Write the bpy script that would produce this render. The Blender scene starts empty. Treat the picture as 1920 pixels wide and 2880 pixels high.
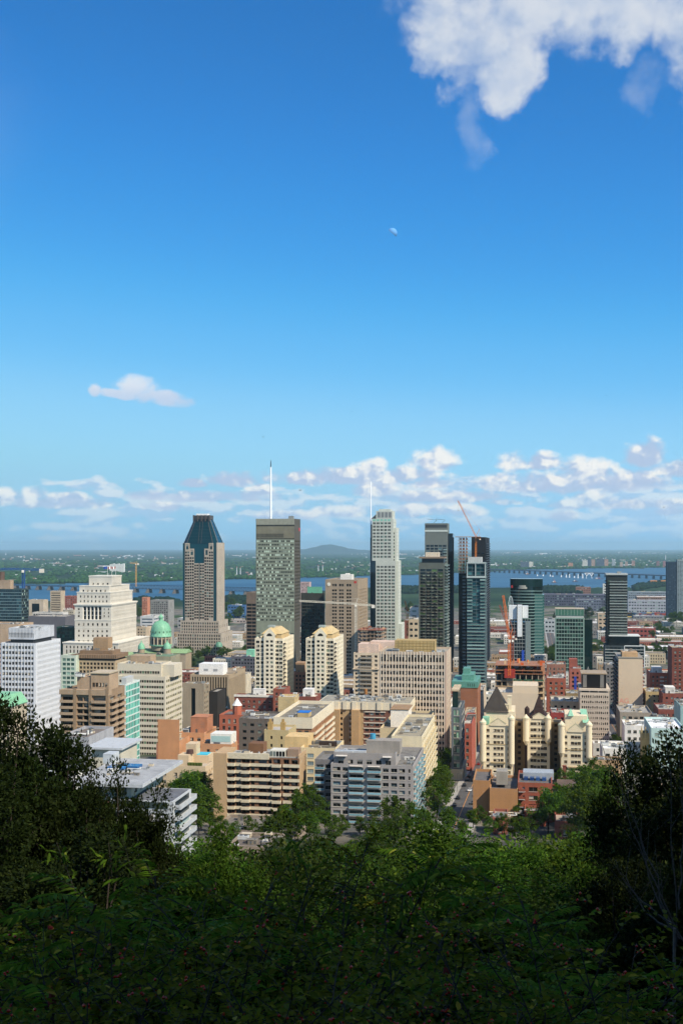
import bpy, math, random
import numpy as np
from mathutils import Vector, Matrix
random.seed(7); RNG = np.random.default_rng(11)
S = bpy.context.scene
COL = S.collection
rad = math.radians

# ------------------------------------------------------------------ camera
F, CX, HY, CAMZ = 3200.0, 960.0, 1538.0, 195.0      # photo pixels, horizon row, eye height in m
cam = bpy.data.cameras.new('camera'); co = bpy.data.objects.new('camera', cam); COL.objects.link(co)
co.location = (0, 0, CAMZ); co.rotation_euler = (rad(90), 0, 0)
cam.sensor_fit = 'VERTICAL'; cam.sensor_height = 36; cam.lens = 36 * F / 2880
cam.shift_y = (HY - 1440) / 2880
cam.clip_start = .3; cam.clip_end = 200000
S.camera = co
# ------------------------------------------------------------------ light
SUN_AZ, SUN_EL = 42.0, 43.0       # azimuth: degrees from +X towards -Y (behind the camera, to its right)
sd = Vector((math.cos(rad(SUN_AZ)) * math.cos(rad(SUN_EL)), -math.sin(rad(SUN_AZ)) * math.cos(rad(SUN_EL)), math.sin(rad(SUN_EL))))
sl = bpy.data.lights.new('sun', 'SUN'); sl.energy = 5.0; sl.angle = rad(.55); sl.color = (1, .905, .755)
so = bpy.data.objects.new('sun', sl); COL.objects.link(so); so.rotation_euler = (-sd).to_track_quat('-Z', 'Y').to_euler()
S.view_settings.view_transform = 'Standard'; S.view_settings.look = 'None'
S.view_settings.exposure = 0.32; S.view_settings.gamma = 1.0; S.view_settings.use_curve_mapping = False
S.cycles.max_bounces = 6; S.cycles.volume_bounces = 0; S.cycles.transparent_max_bounces = 6
S.cycles.use_denoising = True; S.cycles.use_adaptive_sampling = True; S.cycles.adaptive_threshold = .02; S.cycles.adaptive_min_samples = 12; S.cycles.caustics_reflective = False; S.cycles.caustics_refractive = False

W = bpy.data.worlds.new('World'); S.world = W; W.use_nodes = True
W.cycles.sampling_method = 'MANUAL'; W.cycles.sample_map_resolution = 256
class NT:
    """small node-graph writer"""
    def __init__(s, nt): s.nt = nt; nt.nodes.clear()
    def n(s, t, **k):
        nd = s.nt.nodes.new(t)
        for a, b in k.items():
            if a == 'ins':
                for i, v in b.items():
                    if hasattr(v, 'is_output'): s.nt.links.new(v, nd.inputs[i])
                    else: nd.inputs[i].default_value = v
            else: setattr(nd, a, b)
        return nd
    def m(s, op, a, b=None, c=None, clamp=False):
        ins = {0: a}
        if b is not None: ins[1] = b
        if c is not None: ins[2] = c
        return s.n('ShaderNodeMath', operation=op, use_clamp=clamp, ins=ins).outputs[0]
    def mr(s, v, a, b, c=0.0, d=1.0, sm=True):
        return s.n('ShaderNodeMapRange', interpolation_type='SMOOTHSTEP' if sm else 'LINEAR', ins={0: v, 1: a, 2: b, 3: c, 4: d}).outputs[0]
    def mix(s, f, a, b):
        nd = s.n('ShaderNodeMix', data_type='RGBA', ins={0: f, 6: a, 7: b}); return nd.outputs[2]
    def xyz(s, x, y, z=0.0): return s.n('ShaderNodeCombineXYZ', ins={0: x, 1: y, 2: z}).outputs[0]
    def noise(s, v, sc, det=4., ro=.55, dist=0.):
        return s.n('ShaderNodeTexNoise', ins={'Vector': v, 'Scale': sc, 'Detail': det, 'Roughness': ro, 'Distortion': dist}).outputs[0]
def build_world():
    g = NT(W.node_tree)
    sky = g.n('ShaderNodeTexSky', sky_type='NISHITA', sun_disc=False, sun_elevation=rad(SUN_EL), sun_rotation=rad(90 + SUN_AZ),
              altitude=1000, air_density=.6, dust_density=0., ozone_density=10.)
    raw = g.n('ShaderNodeVectorMath', operation='SCALE', ins={0: sky.outputs[0], 'Scale': .1}).outputs[0]
    cv = g.n('ShaderNodeRGBCurve', ins={'Color': raw})             # the photograph's strong, saturated grade of the clear sky
    for c_, pts in zip(cv.mapping.curves, (((0, 0), (.036, .03), (.059, .06), (.093, .155), (.157, .31), (.259, .335), (.42, .31), (1, .45)),
                                          ((0, 0), (.086, .19), (.139, .335), (.216, .52), (.343, .665), (.5, .64), (.66, .60), (1, .62)),
                                          ((0, 0), (.229, .55), (.355, .80), (.512, .93), (.708, .94), (.844, .87), (1, .82)))):
        c_.points[0].location = pts[0]; c_.points[1].location = pts[-1]
        for p_ in pts[1:-1]: c_.points.new(*p_)
    cv.mapping.extend = 'HORIZONTAL'; cv.mapping.update()
    skyc = g.n('ShaderNodeVectorMath', operation='SCALE', ins={0: cv.outputs[0], 'Scale': 10.}).outputs[0]
    tc = g.n('ShaderNodeTexCoord').outputs['Generated']
    sp = g.n('ShaderNodeSeparateXYZ', ins={0: tc})
    X, Y, Z = sp.outputs
    az = g.m('ARCTAN2', X, Y)                       # radians right of the view axis
    el = g.m('ARCSINE', Z)
    def ang(px, py):
        x = (px - CX) / F; z = (HY - py) / F
        return math.atan2(x, 1), math.atan2(z, math.hypot(1, x))
    # --- low cumulus belt all round the horizon: noise lumps, small and flat towards it
    def dens(dx, dy):
        e2 = g.m('ADD', el, dy); a2 = g.m('ADD', az, dx)
        big = g.noise(g.xyz(g.m('MULTIPLY', a2, 13.), g.m('MULTIPLY', e2, 40.), 3.7), 1.0, 1., .5)
        fine = g.noise(g.xyz(g.m('MULTIPLY', a2, 40.), g.m('MULTIPLY', e2, 95.), 9.1), 1.0, 4., .5, .1)
        return g.m('ADD', g.m('MULTIPLY', big, .5), g.m('MULTIPLY', fine, .5))
    d0 = dens(0., 0.); d1 = dens(.004, .005)
    side = g.mr(az, -.25, .2, -.01, .015)
    thr = g.m('ADD', g.m('SUBTRACT', g.mr(el, .052, .092, .455, 1.1), side), g.mr(el, .0, .025, .06, .0))
    cov = g.mr(g.m('SUBTRACT', d0, thr), -.01, .09)
    lit = g.mr(g.m('SUBTRACT', d0, d1), -.035, .055)
    hz = g.mr(el, .0, .075, .25, .7)
    belt = g.mix(lit, (4.6, 6.0, 8.2, 1), (8.8, 8.9, 9.1, 1))
    belta = g.m('MULTIPLY', cov, hz)
    # --- cumulus heaps: lumpy tops, flatter bases, lit from above right
    wn = g.noise(g.xyz(g.m('MULTIPLY', az, 55.), g.m('MULTIPLY', el, 70.), 2.2), 1.0, 5., .5, .15)
    wn2 = g.noise(g.xyz(g.m('MULTIPLY', g.m('ADD', az, .005), 55.), g.m('MULTIPLY', g.m('ADD', el, .005), 70.), 2.2), 1.0, 5., .5, .15)
    fs = None; ws = None; mx = None
    for (px, py, rx, ry, gr) in ((1045, 1322, 62, 40, 0), (1222, 1302, 76, 46, 0), (1135, 1338, 120, 30, 0), (868, 1348, 95, 30, .6), (1055, 1382, 75, 30, .1), (1205, 1362, 70, 24, .1), (1440, 1305, 52, 42, .1), (1535, 1305, 62, 32, .3), (1640, 1335, 118, 56, 0), (1560, 1352, 90, 24, .1), (1395, 1362, 54, 38, .05), (1412, 1414, 62, 15, .1), (1655, 1408, 62, 34, 0),
                                 (1806, 1288, 64, 56, .75), (1905, 1325, 80, 38, .4), (1770, 1345, 90, 34, .6), (25, 1402, 70, 32, .1), (92, 1392, 44, 28, 0), (185, 1404, 75, 20, .3), (655, 1352, 85, 30, .8), (545, 1362, 45, 18, .8), (455, 1426, 75, 22, .1), (730, 1382, 40, 24, .4), (800, 1452, 110, 18, .2), (962, 1442, 84, 26, .1), (1180, 1438, 90, 26, .1), (1320, 1440, 60, 22, .2), (1590, 1455, 50, 18, .3), (1880, 1440, 44, 18, .2), (1000, 1345, 290, 34, .75), (1650, 1365, 300, 40, .7), (560, 1400, 230, 22, .85), (180, 1418, 200, 20, .7), (1250, 1400, 200, 24, .6), (1750, 1420, 200, 22, .6)):
        a0, e0 = ang(px, py); du = g.m('MULTIPLY', g.m('SUBTRACT', az, a0), F / rx); dw = g.m('MULTIPLY', g.m('SUBTRACT', el, e0), F / ry)
        w2 = g.m('MAXIMUM', dw, g.m('MULTIPLY', dw, -1.7)); v = g.m('SUBTRACT', 1., g.m('MULTIPLY_ADD', du, du, g.m('MULTIPLY', w2, w2)))
        mx = v if mx is None else g.m('MAXIMUM', mx, v)
        p_ = g.m('MAXIMUM', g.m('ADD', v, .6), 0.); sh = g.m('ADD', g.m('MULTIPLY_ADD', dw, .55, g.m('MULTIPLY', du, .22)), -gr)
        fs = p_ if fs is None else g.m('ADD', fs, p_); ws = g.m('MULTIPLY', p_, sh) if ws is None else g.m('MULTIPLY_ADD', p_, sh, ws)
    rel = g.m('DIVIDE', ws, g.m('ADD', fs, .001))
    heap = g.mr(g.m('ADD', g.m('MAXIMUM', mx, -2.), g.m('MULTIPLY', g.m('SUBTRACT', wn, .5), 2.9)), -.3, .8)
    hlit = g.mr(g.m('ADD', rel, g.m('MULTIPLY', g.m('SUBTRACT', wn, wn2), 5.)), -.65, .55)
    heapc = g.mix(hlit, (4.7, 5.8, 7.8, 1), (9.5, 9.4, 9.1, 1))
    heapa = g.m('MULTIPLY', heap, g.mr(el, .01, .07, .5, .93))
    # --- single clouds higher up: soft ellipses broken up by noise
    v3 = g.xyz(g.m('MULTIPLY', az, 9.), g.m('MULTIPLY', el, 10.5), 1.3)
    warp = g.noise(v3, 1.3, 5., .52, .3)
    warp2 = g.noise(v3, 2.8, 8., .55, .3)
    azw = g.m('ADD', az, g.m('MULTIPLY', g.m('SUBTRACT', g.noise(g.xyz(az, el, .7), 17., 7., .6), .5), .085))
    elw = g.m('ADD', el, g.m('MULTIPLY', g.m('SUBTRACT', g.noise(g.xyz(az, el, 6.3), 17., 7., .6), .5), .085))
    def blob(a0, e0, ra, re, rot=0.0):
        da = g.m('SUBTRACT', azw if e0 > .2 else az, a0); de = g.m('SUBTRACT', elw if e0 > .2 else el, e0)
        c, s_ = math.cos(rot), math.sin(rot)
        u = g.m('DIVIDE', g.m('ADD', g.m('MULTIPLY', da, c), g.m('MULTIPLY', de, s_)), ra)
        w = g.m('DIVIDE', g.m('SUBTRACT', g.m('MULTIPLY', de, c), g.m('MULTIPLY', da, s_)), re)
        return g.m('SUBTRACT', 1.0, g.m('ADD', g.m('MULTIPLY', u, u), g.m('MULTIPLY', w, w)))
    def bl(px, py, rx, ry, rot=0.): a, e = ang(px, py); return blob(a, e, rx / F, ry / F, rot)
    hi = None
    for q in ((1335, 95, 200, 150, .2), (1425, 185, 95, 85, .1), (1235, 150, 95, 95, 0.), (1520, -70, 430, 165, 0.), (1770, 25, 170, 110, -.1), (1930, 90, 95, 150, 0.), (2150, 0, 250, 250, 0.)):
        v = bl(*q); hi = v if hi is None else g.m('MAXIMUM', hi, v)
    sm = None
    for q in ((395, 1090, 74, 36, -.15), (455, 1114, 88, 24, -.2), (330, 1108, 70, 15, -.1), (268, 1096, 20, 20, 0.)):
        v = bl(*q); sm = v if sm is None else g.m('MAXIMUM', sm, v)
    nz = g.m('ADD', g.m('MULTIPLY', g.m('SUBTRACT', warp, .5), 1.7), g.m('MULTIPLY', g.m('SUBTRACT', warp2, .5), 1.7))
    wisp = g.m('MULTIPLY', g.mr(g.m('ADD', g.m('MAXIMUM', bl(1318, 320, 46, 120, -.12), bl(1812, 262, 60, 85, .1)), nz), -.3, 2.0), .42)
    ha = g.m('MAXIMUM', g.mr(g.m('ADD', g.m('MAXIMUM', hi, -2.5), nz), -.35, .95), wisp)
    nz2 = g.m('MULTIPLY', g.m('SUBTRACT', wn, .5), 2.6)
    sa = g.mr(g.m('ADD', g.m('MAXIMUM', sm, -2.), nz2), -.25, .8)
    # other high clouds continue round the rest of the sky
    v5 = g.n('ShaderNodeMapping', ins={'Vector': tc, 'Scale': (1.6, 1.6, 2.4), 'Location': (.3, 4.1, 2.2)}).outputs[0]
    rest = g.mr(g.noise(v5, 1.5, 4., .55), .49, .70)
    away = g.mr(g.m('ADD', g.m('ABSOLUTE', az), g.m('MULTIPLY', el, .55)), .42, .85)
    rest = g.m('MULTIPLY', g.m('MULTIPLY', rest, away), g.mr(el, .1, .25))
    w2b = g.noise(g.xyz(g.m('MULTIPLY', g.m('ADD', az, .012), 9.), g.m('MULTIPLY', g.m('ADD', el, .012), 10.5), 1.3), 2.8, 8., .55, .3)
    shade = g.mr(g.m('ADD', g.m('MULTIPLY', g.m('SUBTRACT', warp2, w2b), 1.5), g.m('MULTIPLY', g.m('SUBTRACT', warp, .5), .8)), -.35, .3)
    hic = g.mix(shade, (5.4, 6.3, 7.7, 1), (7.4, 7.8, 8.3, 1))
    smc = g.mix(g.mr(g.m('SUBTRACT', el, .137), -.012, .010), (5.8, 6.7, 8.4, 1), (8.8, 8.8, 9.0, 1))
    c = g.mix(belta, skyc, belt)
    c = g.mix(heapa, c, heapc)
    c = g.mix(g.m('MULTIPLY', sa, .85), c, smc)
    c = g.mix(g.m('MULTIPLY', ha, .88), c, hic)
    c = g.mix(g.m('MULTIPLY', rest, .9), c, (8.6, 8.7, 8.8, 1))
    bg = g.n('ShaderNodeBackground', ins={'Color': c, 'Strength': .08})
    out = g.n('ShaderNodeOutputWorld', ins={0: bg.outputs[0]})
build_world()

# ------------------------------------------------------------------ helpers
GP = [(-120, 224), (-60, 210), (-25, 197), (-10, 193.4), (0, 193.2), (3, 192.0), (8, 189.2), (15, 186.0), (30, 178), (60, 163), (120, 141), (200, 121),
      (300, 104), (420, 92), (520, 84), (650, 72), (800, 62), (1000, 53), (1300, 44), (1600, 36), (2000, 26), (2600, 16), (3200, 12), (1e6, 11)]
GY = np.array([a for a, b in GP]); GZ = np.array([b for a, b in GP])
def ground(Y): return float(np.interp(Y, GY, GZ))
def Yground(py):
    """distance at which the ray of a photo row meets the sloping ground"""
    lo, hi = 20., 30000.
    for _ in range(60):
        mid = (lo + hi) / 2
        if CAMZ - (py - HY) / F * mid > ground(mid): lo = mid
        else: hi = mid
    return lo
def P(px, py, Y): return Vector(((px - CX) / F * Y, Y, CAMZ - (py - HY) / F * Y))
DEL = rad(9.6)                    # street grid: turned this far clockwise from the view axis
UX, UY = math.cos(DEL), -math.sin(DEL); VX, VY = math.sin(DEL), math.cos(DEL)

def lin(h):
    if isinstance(h, str):
        h = [int(h[i:i + 2], 16) / 255 for i in (0, 2, 4)]
        return tuple(c / 12.92 if c < .04045 else ((c + .055) / 1.055) ** 2.4 for c in h)
    return tuple(h)
MATS = {}
def wall(col, rough=.85, var=.16, sc=.12, bump=0., key=None, fine=3.0):
    """weathered wall or roof: real-world base colour, broad stains, vertical streaks, fine grain"""
    k = ('w', col if isinstance(col, str) else tuple(col), rough, var, sc, bump)
    if k in MATS: return MATS[k]
    m = bpy.data.materials.new('wall_' + str(len(MATS))); m.use_nodes = True; g = NT(m.node_tree)
    c = lin(col); gr = .3 * c[0] + .59 * c[1] + .11 * c[2]; c = tuple(min(.82, (q * .78 + gr * .22) * 1.22) for q in c)
    tc = g.n('ShaderNodeTexCoord').outputs['Object']
    oi = g.n('ShaderNodeObjectInfo').outputs['Random']
    st = g.n('ShaderNodeMapping', ins={'Vector': tc, 'Scale': (1, 1, .12)}).outputs[0]
    a = g.noise(tc, sc, 5., .6); b = g.noise(st, .55, 4., .6); d = g.noise(tc, fine, 3., .6)
    v = g.m('ADD', g.m('ADD', g.m('MULTIPLY', a, .5), g.m('MULTIPLY', b, .3)), g.m('MULTIPLY', d, .2))
    f = g.mr(v, .32, .68, 1 - var * 2.0, 1 + var * 1.3, sm=False)
    f = g.m('MULTIPLY', f, g.m('ADD', .965, g.m('MULTIPLY', oi, .07)))
    cc = g.n('ShaderNodeVectorMath', operation='SCALE', ins={0: c, 'Scale': f}).outputs[0]
    ins = {'Base Color': cc, 'Roughness': rough, 'Specular IOR Level': .25}
    if bump:
        ins['Normal'] = g.n('ShaderNodeBump', ins={'Strength': .5, 'Distance': bump, 'Height': d}).outputs[0]
    b = g.n('ShaderNodeBsdfPrincipled', ins=ins)
    g.n('ShaderNodeOutputMaterial', ins={0: b.outputs[0]})
    MATS[k] = m; return m
def glass(dark='11181c', light='8fa39a', p=.25, rough=.1, met=0., spec=.22):
    """window panes: each pane (object or island) is dark or shows a blind, by its own random number"""
    spec = .6 if rough <= .08 else spec
    k = ('g', dark, light, p, rough, met, spec)
    if k in MATS: return MATS[k]
    m = bpy.data.materials.new('glass_' + str(len(MATS))); m.use_nodes = True; g = NT(m.node_tree)
    r = g.m('FRACT', g.m('ADD', g.n('ShaderNodeObjectInfo').outputs['Random'], g.n('ShaderNodeNewGeometry').outputs['Random Per Island']))
    f = g.mr(r, 1 - p - .02, 1 - p + .02 + p * .8)
    br = g.m('ADD', .6, g.m('MULTIPLY', g.m('FRACT', g.m('MULTIPLY', r, 37.3)), .8))
    dk = g.n('ShaderNodeVectorMath', operation='SCALE', ins={0: lin(dark), 'Scale': br}).outputs[0]
    c = g.mix(f, dk, lin(light) + (1,))
    b = g.n('ShaderNodeBsdfPrincipled', ins={'Base Color': c, 'Roughness': rough, 'Metallic': met, 'Specular IOR Level': spec})
    g.n('ShaderNodeOutputMaterial', ins={0: b.outputs[0]})
    MATS[k] = m; return m
def plain(col, rough=.6, met=0.):
    k = ('p', col, rough, met)
    if k in MATS: return MATS[k]
    m = bpy.data.materials.new('paint_' + str(len(MATS))); m.use_nodes = True; g = NT(m.node_tree)
    tc = g.n('ShaderNodeTexCoord').outputs['Object']
    f = g.mr(g.noise(tc, .9, 4.), .3, .7, .86, 1.1, sm=False)
    cc = g.n('ShaderNodeVectorMath', operation='SCALE', ins={0: lin(col), 'Scale': f}).outputs[0]
    b = g.n('ShaderNodeBsdfPrincipled', ins={'Base Color': cc, 'Roughness': rough, 'Metallic': met})
    g.n('ShaderNodeOutputMaterial', ins={0: b.outputs[0]})
    MATS[k] = m; return m

class MB:
    def __init__(s): s.v = []; s.f = []; s.mi = []
    def quad(s, a, b, c, d, m=0):
        i = len(s.v); s.v += [a, b, c, d]; s.f.append((i, i + 1, i + 2, i + 3)); s.mi.append(m)
    def tri(s, a, b, c, m=0):
        i = len(s.v); s.v += [a, b, c]; s.f.append((i, i + 1, i + 2)); s.mi.append(m)
    def box(s, x0, x1, y0, y1, z0, z1, m=0, mt=None):
        i = len(s.v)
        s.v += [(x0, y0, z0), (x1, y0, z0), (x1, y1, z0), (x0, y1, z0), (x0, y0, z1), (x1, y0, z1), (x1, y1, z1), (x0, y1, z1)]
        for k, q in enumerate(((0, 1, 5, 4), (1, 2, 6, 5), (2, 3, 7, 6), (3, 0, 4, 7), (4, 5, 6, 7), (3, 2, 1, 0))):
            s.f.append(tuple(i + j for j in q)); s.mi.append(m if (k != 4 or mt is None) else mt)
    def prism(s, poly, z0, z1, m=0, mt=None, poly1=None):
        """poly counter-clockwise from above; poly1: another top outline"""
        n = len(poly); i = len(s.v); p1 = poly1 or poly
        s.v += [(x, y, z0) for x, y in poly] + [(x, y, z1) for x, y in p1]
        for k in range(n):
            j = (k + 1) % n; s.f.append((i + k, i + j, i + n + j, i + n + k)); s.mi.append(m)
        s.f.append(tuple(i + n + k for k in range(n))); s.mi.append(m if mt is None else mt)
    def cyl(s, x, y, z0, z1, r0, r1=None, n=16, m=0, mt=None):
        r1 = r0 if r1 is None else r1
        a = [(x + r0 * math.cos(2 * math.pi * k / n), y + r0 * math.sin(2 * math.pi * k / n)) for k in range(n)]
        b = [(x + r1 * math.cos(2 * math.pi * k / n), y + r1 * math.sin(2 * math.pi * k / n)) for k in range(n)]
        s.prism(a, z0, z1, m, mt, b)
    def lathe(s, x, y, prof, n=24, m=0):
        i = len(s.v); k0 = len(prof)
        for r, z in prof:
            for k in range(n): s.v.append((x + r * math.cos(2 * math.pi * k / n), y + r * math.sin(2 * math.pi * k / n), z))
        for q in range(k0 - 1):
            for k in range(n):
                j = (k + 1) % n; s.f.append((i + q * n + k, i + q * n + j, i + (q + 1) * n + j, i + (q + 1) * n + k)); s.mi.append(m)
    def bar(s, p, q, r, m=0, n=4, r1=None):
        p = Vector(p); q = Vector(q); d = (q - p)
        if d.length < 1e-6: return
        d.normalize(); a = d.cross(Vector((0, 0, 1)) if abs(d.z) < .95 else Vector((1, 0, 0))).normalized(); b = d.cross(a)
        i = len(s.v)
        for c, rr in ((p, r), (q, r if r1 is None else r1)):
            for k in range(n):
                t = 2 * math.pi * (k + .5) / n; s.v.append(tuple(c + a * (rr * math.cos(t)) + b * (rr * math.sin(t))))
        for k in range(n):
            j = (k + 1) % n; s.f.append((i + k, i + j, i + n + j, i + n + k)); s.mi.append(m)
        s.f.append(tuple(i + n + k for k in range(n))); s.mi.append(m); s.f.append(tuple(i + n - 1 - k for k in range(n))); s.mi.append(m)
    def mesh(s, name, mats, smooth=False):
        me = bpy.data.meshes.new(name); me.from_pydata([tuple(v) for v in s.v], [], s.f)
        for m in (mats if isinstance(mats, (list, tuple)) else [mats]): me.materials.append(m)
        if s.mi and max(s.mi) > 0: me.polygons.foreach_set('material_index', s.mi)
        if smooth: me.polygons.foreach_set('use_smooth', [True] * len(s.f))
        me.update(); return me
    def build(s, name, mats, parent=None, smooth=False, kind=None):
        return link(name, s.mesh(name, mats, smooth), parent, kind)
def link(name, me, parent=None, kind=None, loc=None, rz=0.):
    o = bpy.data.objects.new(name, me); COL.objects.link(o)
    if parent: o.parent = parent
    if kind: o['kind'] = kind
    if loc is not None: o.location = loc
    if rz: o.rotation_euler = (0, 0, rz)
    return o
def tag(o, label, cat, group=None, kind=None):
    o['label'] = label; o['category'] = cat
    if group: o['group'] = group
    if kind: o['kind'] = kind
    return o
def empty(name, loc, rz=0.):
    o = bpy.data.objects.new(name, None); COL.objects.link(o); o.location = loc; o.rotation_euler = (0, 0, rz); o.empty_display_size = .5
    return o
def copy_tree(o, parent=None):
    c = o.copy(); COL.objects.link(c)
    if parent: c.parent = parent
    for ch in list(o.children): copy_tree(ch, c)
    return c

# ------------------------------------------------------------------ ground and river
NEAR = [(-400, 1694), (0, 1690), (500, 1686), (680, 1681), (900, 1662), (1000, 1655), (1280, 1652), (1500, 1652), (1720, 1655), (1800, 1645), (1860, 1636), (1960, 1630), (2400, 1628)]
FAR = [(-400, 1650), (0, 1644), (350, 1640), (520, 1634), (640, 1631), (940, 1624), (1280, 1612), (1500, 1602), (1800, 1598), (2400, 1590)]
def shore(tab, px):
    y = np.interp(px, [a for a, b in tab], [b for a, b in tab]); return F * (CAMZ - 8) / (y - HY)
def ground_mesh():
    ys = np.concatenate([np.arange(-120, 0, 10), np.arange(0, 40, 2.5), np.arange(40, 300, 12), np.arange(300, 1000, 30), np.geomspace(1000, 3400, 28),
                         np.geomspace(3450, 12500, 110), np.geomspace(13000, 72000, 26)])
    us = np.concatenate([np.linspace(-.75, -.36, 6), np.linspace(-.34, .34, 69), np.linspace(.36, .75, 6)])
    rng = np.random.default_rng(5)
    V = []
    for y in ys:
        for u in us:
            px = CX + u * F; wob = 1 + .02 * math.sin(px * .031) + .012 * math.sin(px * .11 + 2)
            x = u * (max(y, 0) + 120)
            pxx = CX + F * x / max(y, 1)
            z = ground(y)
            if y > 3300:
                if shore(NEAR, pxx) * wob < y < shore(FAR, pxx) * wob: z = 1.0
                elif y > 3300: z = 10.5
            V.append((x, y, z))
    nx = len(us); Fc = []
    for j in range(len(ys) - 1):
        for i in range(nx - 1): a = j * nx + i; Fc.append((a, a + 1, a + nx + 1, a + nx))
    m = bpy.data.materials.new('ground'); m.use_nodes = True; g = NT(m.node_tree)
    tc = g.n('ShaderNodeTexCoord').outputs['Object']; sp = g.n('ShaderNodeSeparateXYZ', ins={0: tc})
    n1 = g.noise(tc, .006, 6., .6); n2 = g.noise(tc, .05, 5., .6)
    urban = g.mix(g.mr(n2, .42, .6), lin('5a5a56') + (1,), lin('7b7468') + (1,))
    green = g.mix(g.mr(n2, .4, .65), lin('26391a') + (1,), lin('3f5226') + (1,))
    city = g.mix(g.mr(n1, .50, .60), urban, green)
    far_t = g.n('ShaderNodeMapping', ins={'Vector': tc, 'Scale': (.35, 1.0, 1.0)}).outputs[0]
    n3 = g.noise(far_t, .0011, 8., .68); n4 = g.noise(far_t, .00035, 5., .6)
    plainc = g.mix(g.mr(n3, .38, .66), lin('152a17') + (1,), lin('34492a') + (1,))
    plainc = g.mix(g.mr(n4, .58, .72, 0., .5), plainc, lin('5d6748') + (1,))
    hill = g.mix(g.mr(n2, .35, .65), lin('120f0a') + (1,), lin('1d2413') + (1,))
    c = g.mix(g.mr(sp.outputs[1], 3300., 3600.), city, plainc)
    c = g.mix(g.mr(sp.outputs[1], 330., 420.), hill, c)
    b = g.n('ShaderNodeBsdfPrincipled', ins={'Base Color': c, 'Roughness': .95, 'Specular IOR Level': .1})
    g.n('ShaderNodeOutputMaterial', ins={0: b.outputs[0]})
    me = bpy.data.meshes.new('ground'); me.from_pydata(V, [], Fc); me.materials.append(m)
    me.polygons.foreach_set('use_smooth', [True] * len(Fc))
    link('ground', me, kind='structure')
ground_mesh()
def river():
    m = bpy.data.materials.new('river'); m.use_nodes = True; g = NT(m.node_tree)
    tc = g.n('ShaderNodeTexCoord').outputs['Object']
    st = g.n('ShaderNodeMapping', ins={'Vector': tc, 'Scale': (.3, 1, 1)}).outputs[0]
    n = g.noise(tc, .06, 5., .65); n2 = g.noise(st, .0035, 4., .6)
    c = g.mix(g.mr(n2, .35, .65), lin('244a66') + (1,), lin('355d78') + (1,))
    bp = g.n('ShaderNodeBump', ins={'Strength': .25, 'Distance': 1.5, 'Height': n}).outputs[0]
    b = g.n('ShaderNodeBsdfPrincipled', ins={'Base Color': c, 'Roughness': .45, 'Normal': bp, 'Specular IOR Level': .12})
    g.n('ShaderNodeOutputMaterial', ins={0: b.outputs[0]})
    mb = MB(); mb.quad((-5200, 3400, 8), (5200, 3400, 8), (6800, 12400, 8), (-6800, 12400, 8)); mb.build('river', m, kind='structure')
river()
def hill(name, prof, Y, depth, col):
    """far hill: a ridge with a rounded cross-section; prof = photo outline at that distance"""
    mb = MB(); n = 40; xs = np.linspace(prof[0][0], prof[-1][0], n)
    zs = np.interp(xs, [p[0] for p in prof], [p[1] for p in prof]); rows = []
    for t in np.linspace(-1, 1, 9):
        k = (1 - t * t) ** .7; jit = np.array([math.sin(x * .21 + t * 3) * 6 for x in xs])
        rows.append([((x - CX) / F * (Y + t * depth), Y + t * depth, 9 + max(0, (CAMZ - (z - HY) / F * Y - 9) * k + jit[i] * k)) for i, (x, z) in enumerate(zip(xs, zs))])
    for a, b in zip(rows[:-1], rows[1:]):
        for i in range(n - 1): mb.quad(a[i], a[i + 1], b[i + 1], b[i])
    mb.build(name, wall(col, var=.3, sc=.0015), smooth=True, kind='structure')
hill('hill', [(780, 1548), (850, 1545), (875, 1541), (900, 1534.5), (925, 1530.5), (950, 1534.5), (975, 1541), (1000, 1545), (1040, 1548)], 33000, 2200, '1f3328')
# air: far things fade to pale blue
def haze():
    m = bpy.data.materials.new('haze'); m.use_nodes = True; g = NT(m.node_tree)
    v = g.n('ShaderNodeVolumePrincipled', ins={'Color': (.55, .85, 1.0, 1), 'Density': 2.7e-5, 'Anisotropy': 0.1})
    o = g.n('ShaderNodeOutputMaterial'); m.node_tree.links.new(v.outputs[0], o.inputs['Volume'])
    mb = MB(); mb.box(-62000, 62000, -500, 74000, -1, 420); h = mb.build('haze', m, kind='stuff')
    tag(h, 'pale blue haze in the air over the far plain', 'haze')
haze()
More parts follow.
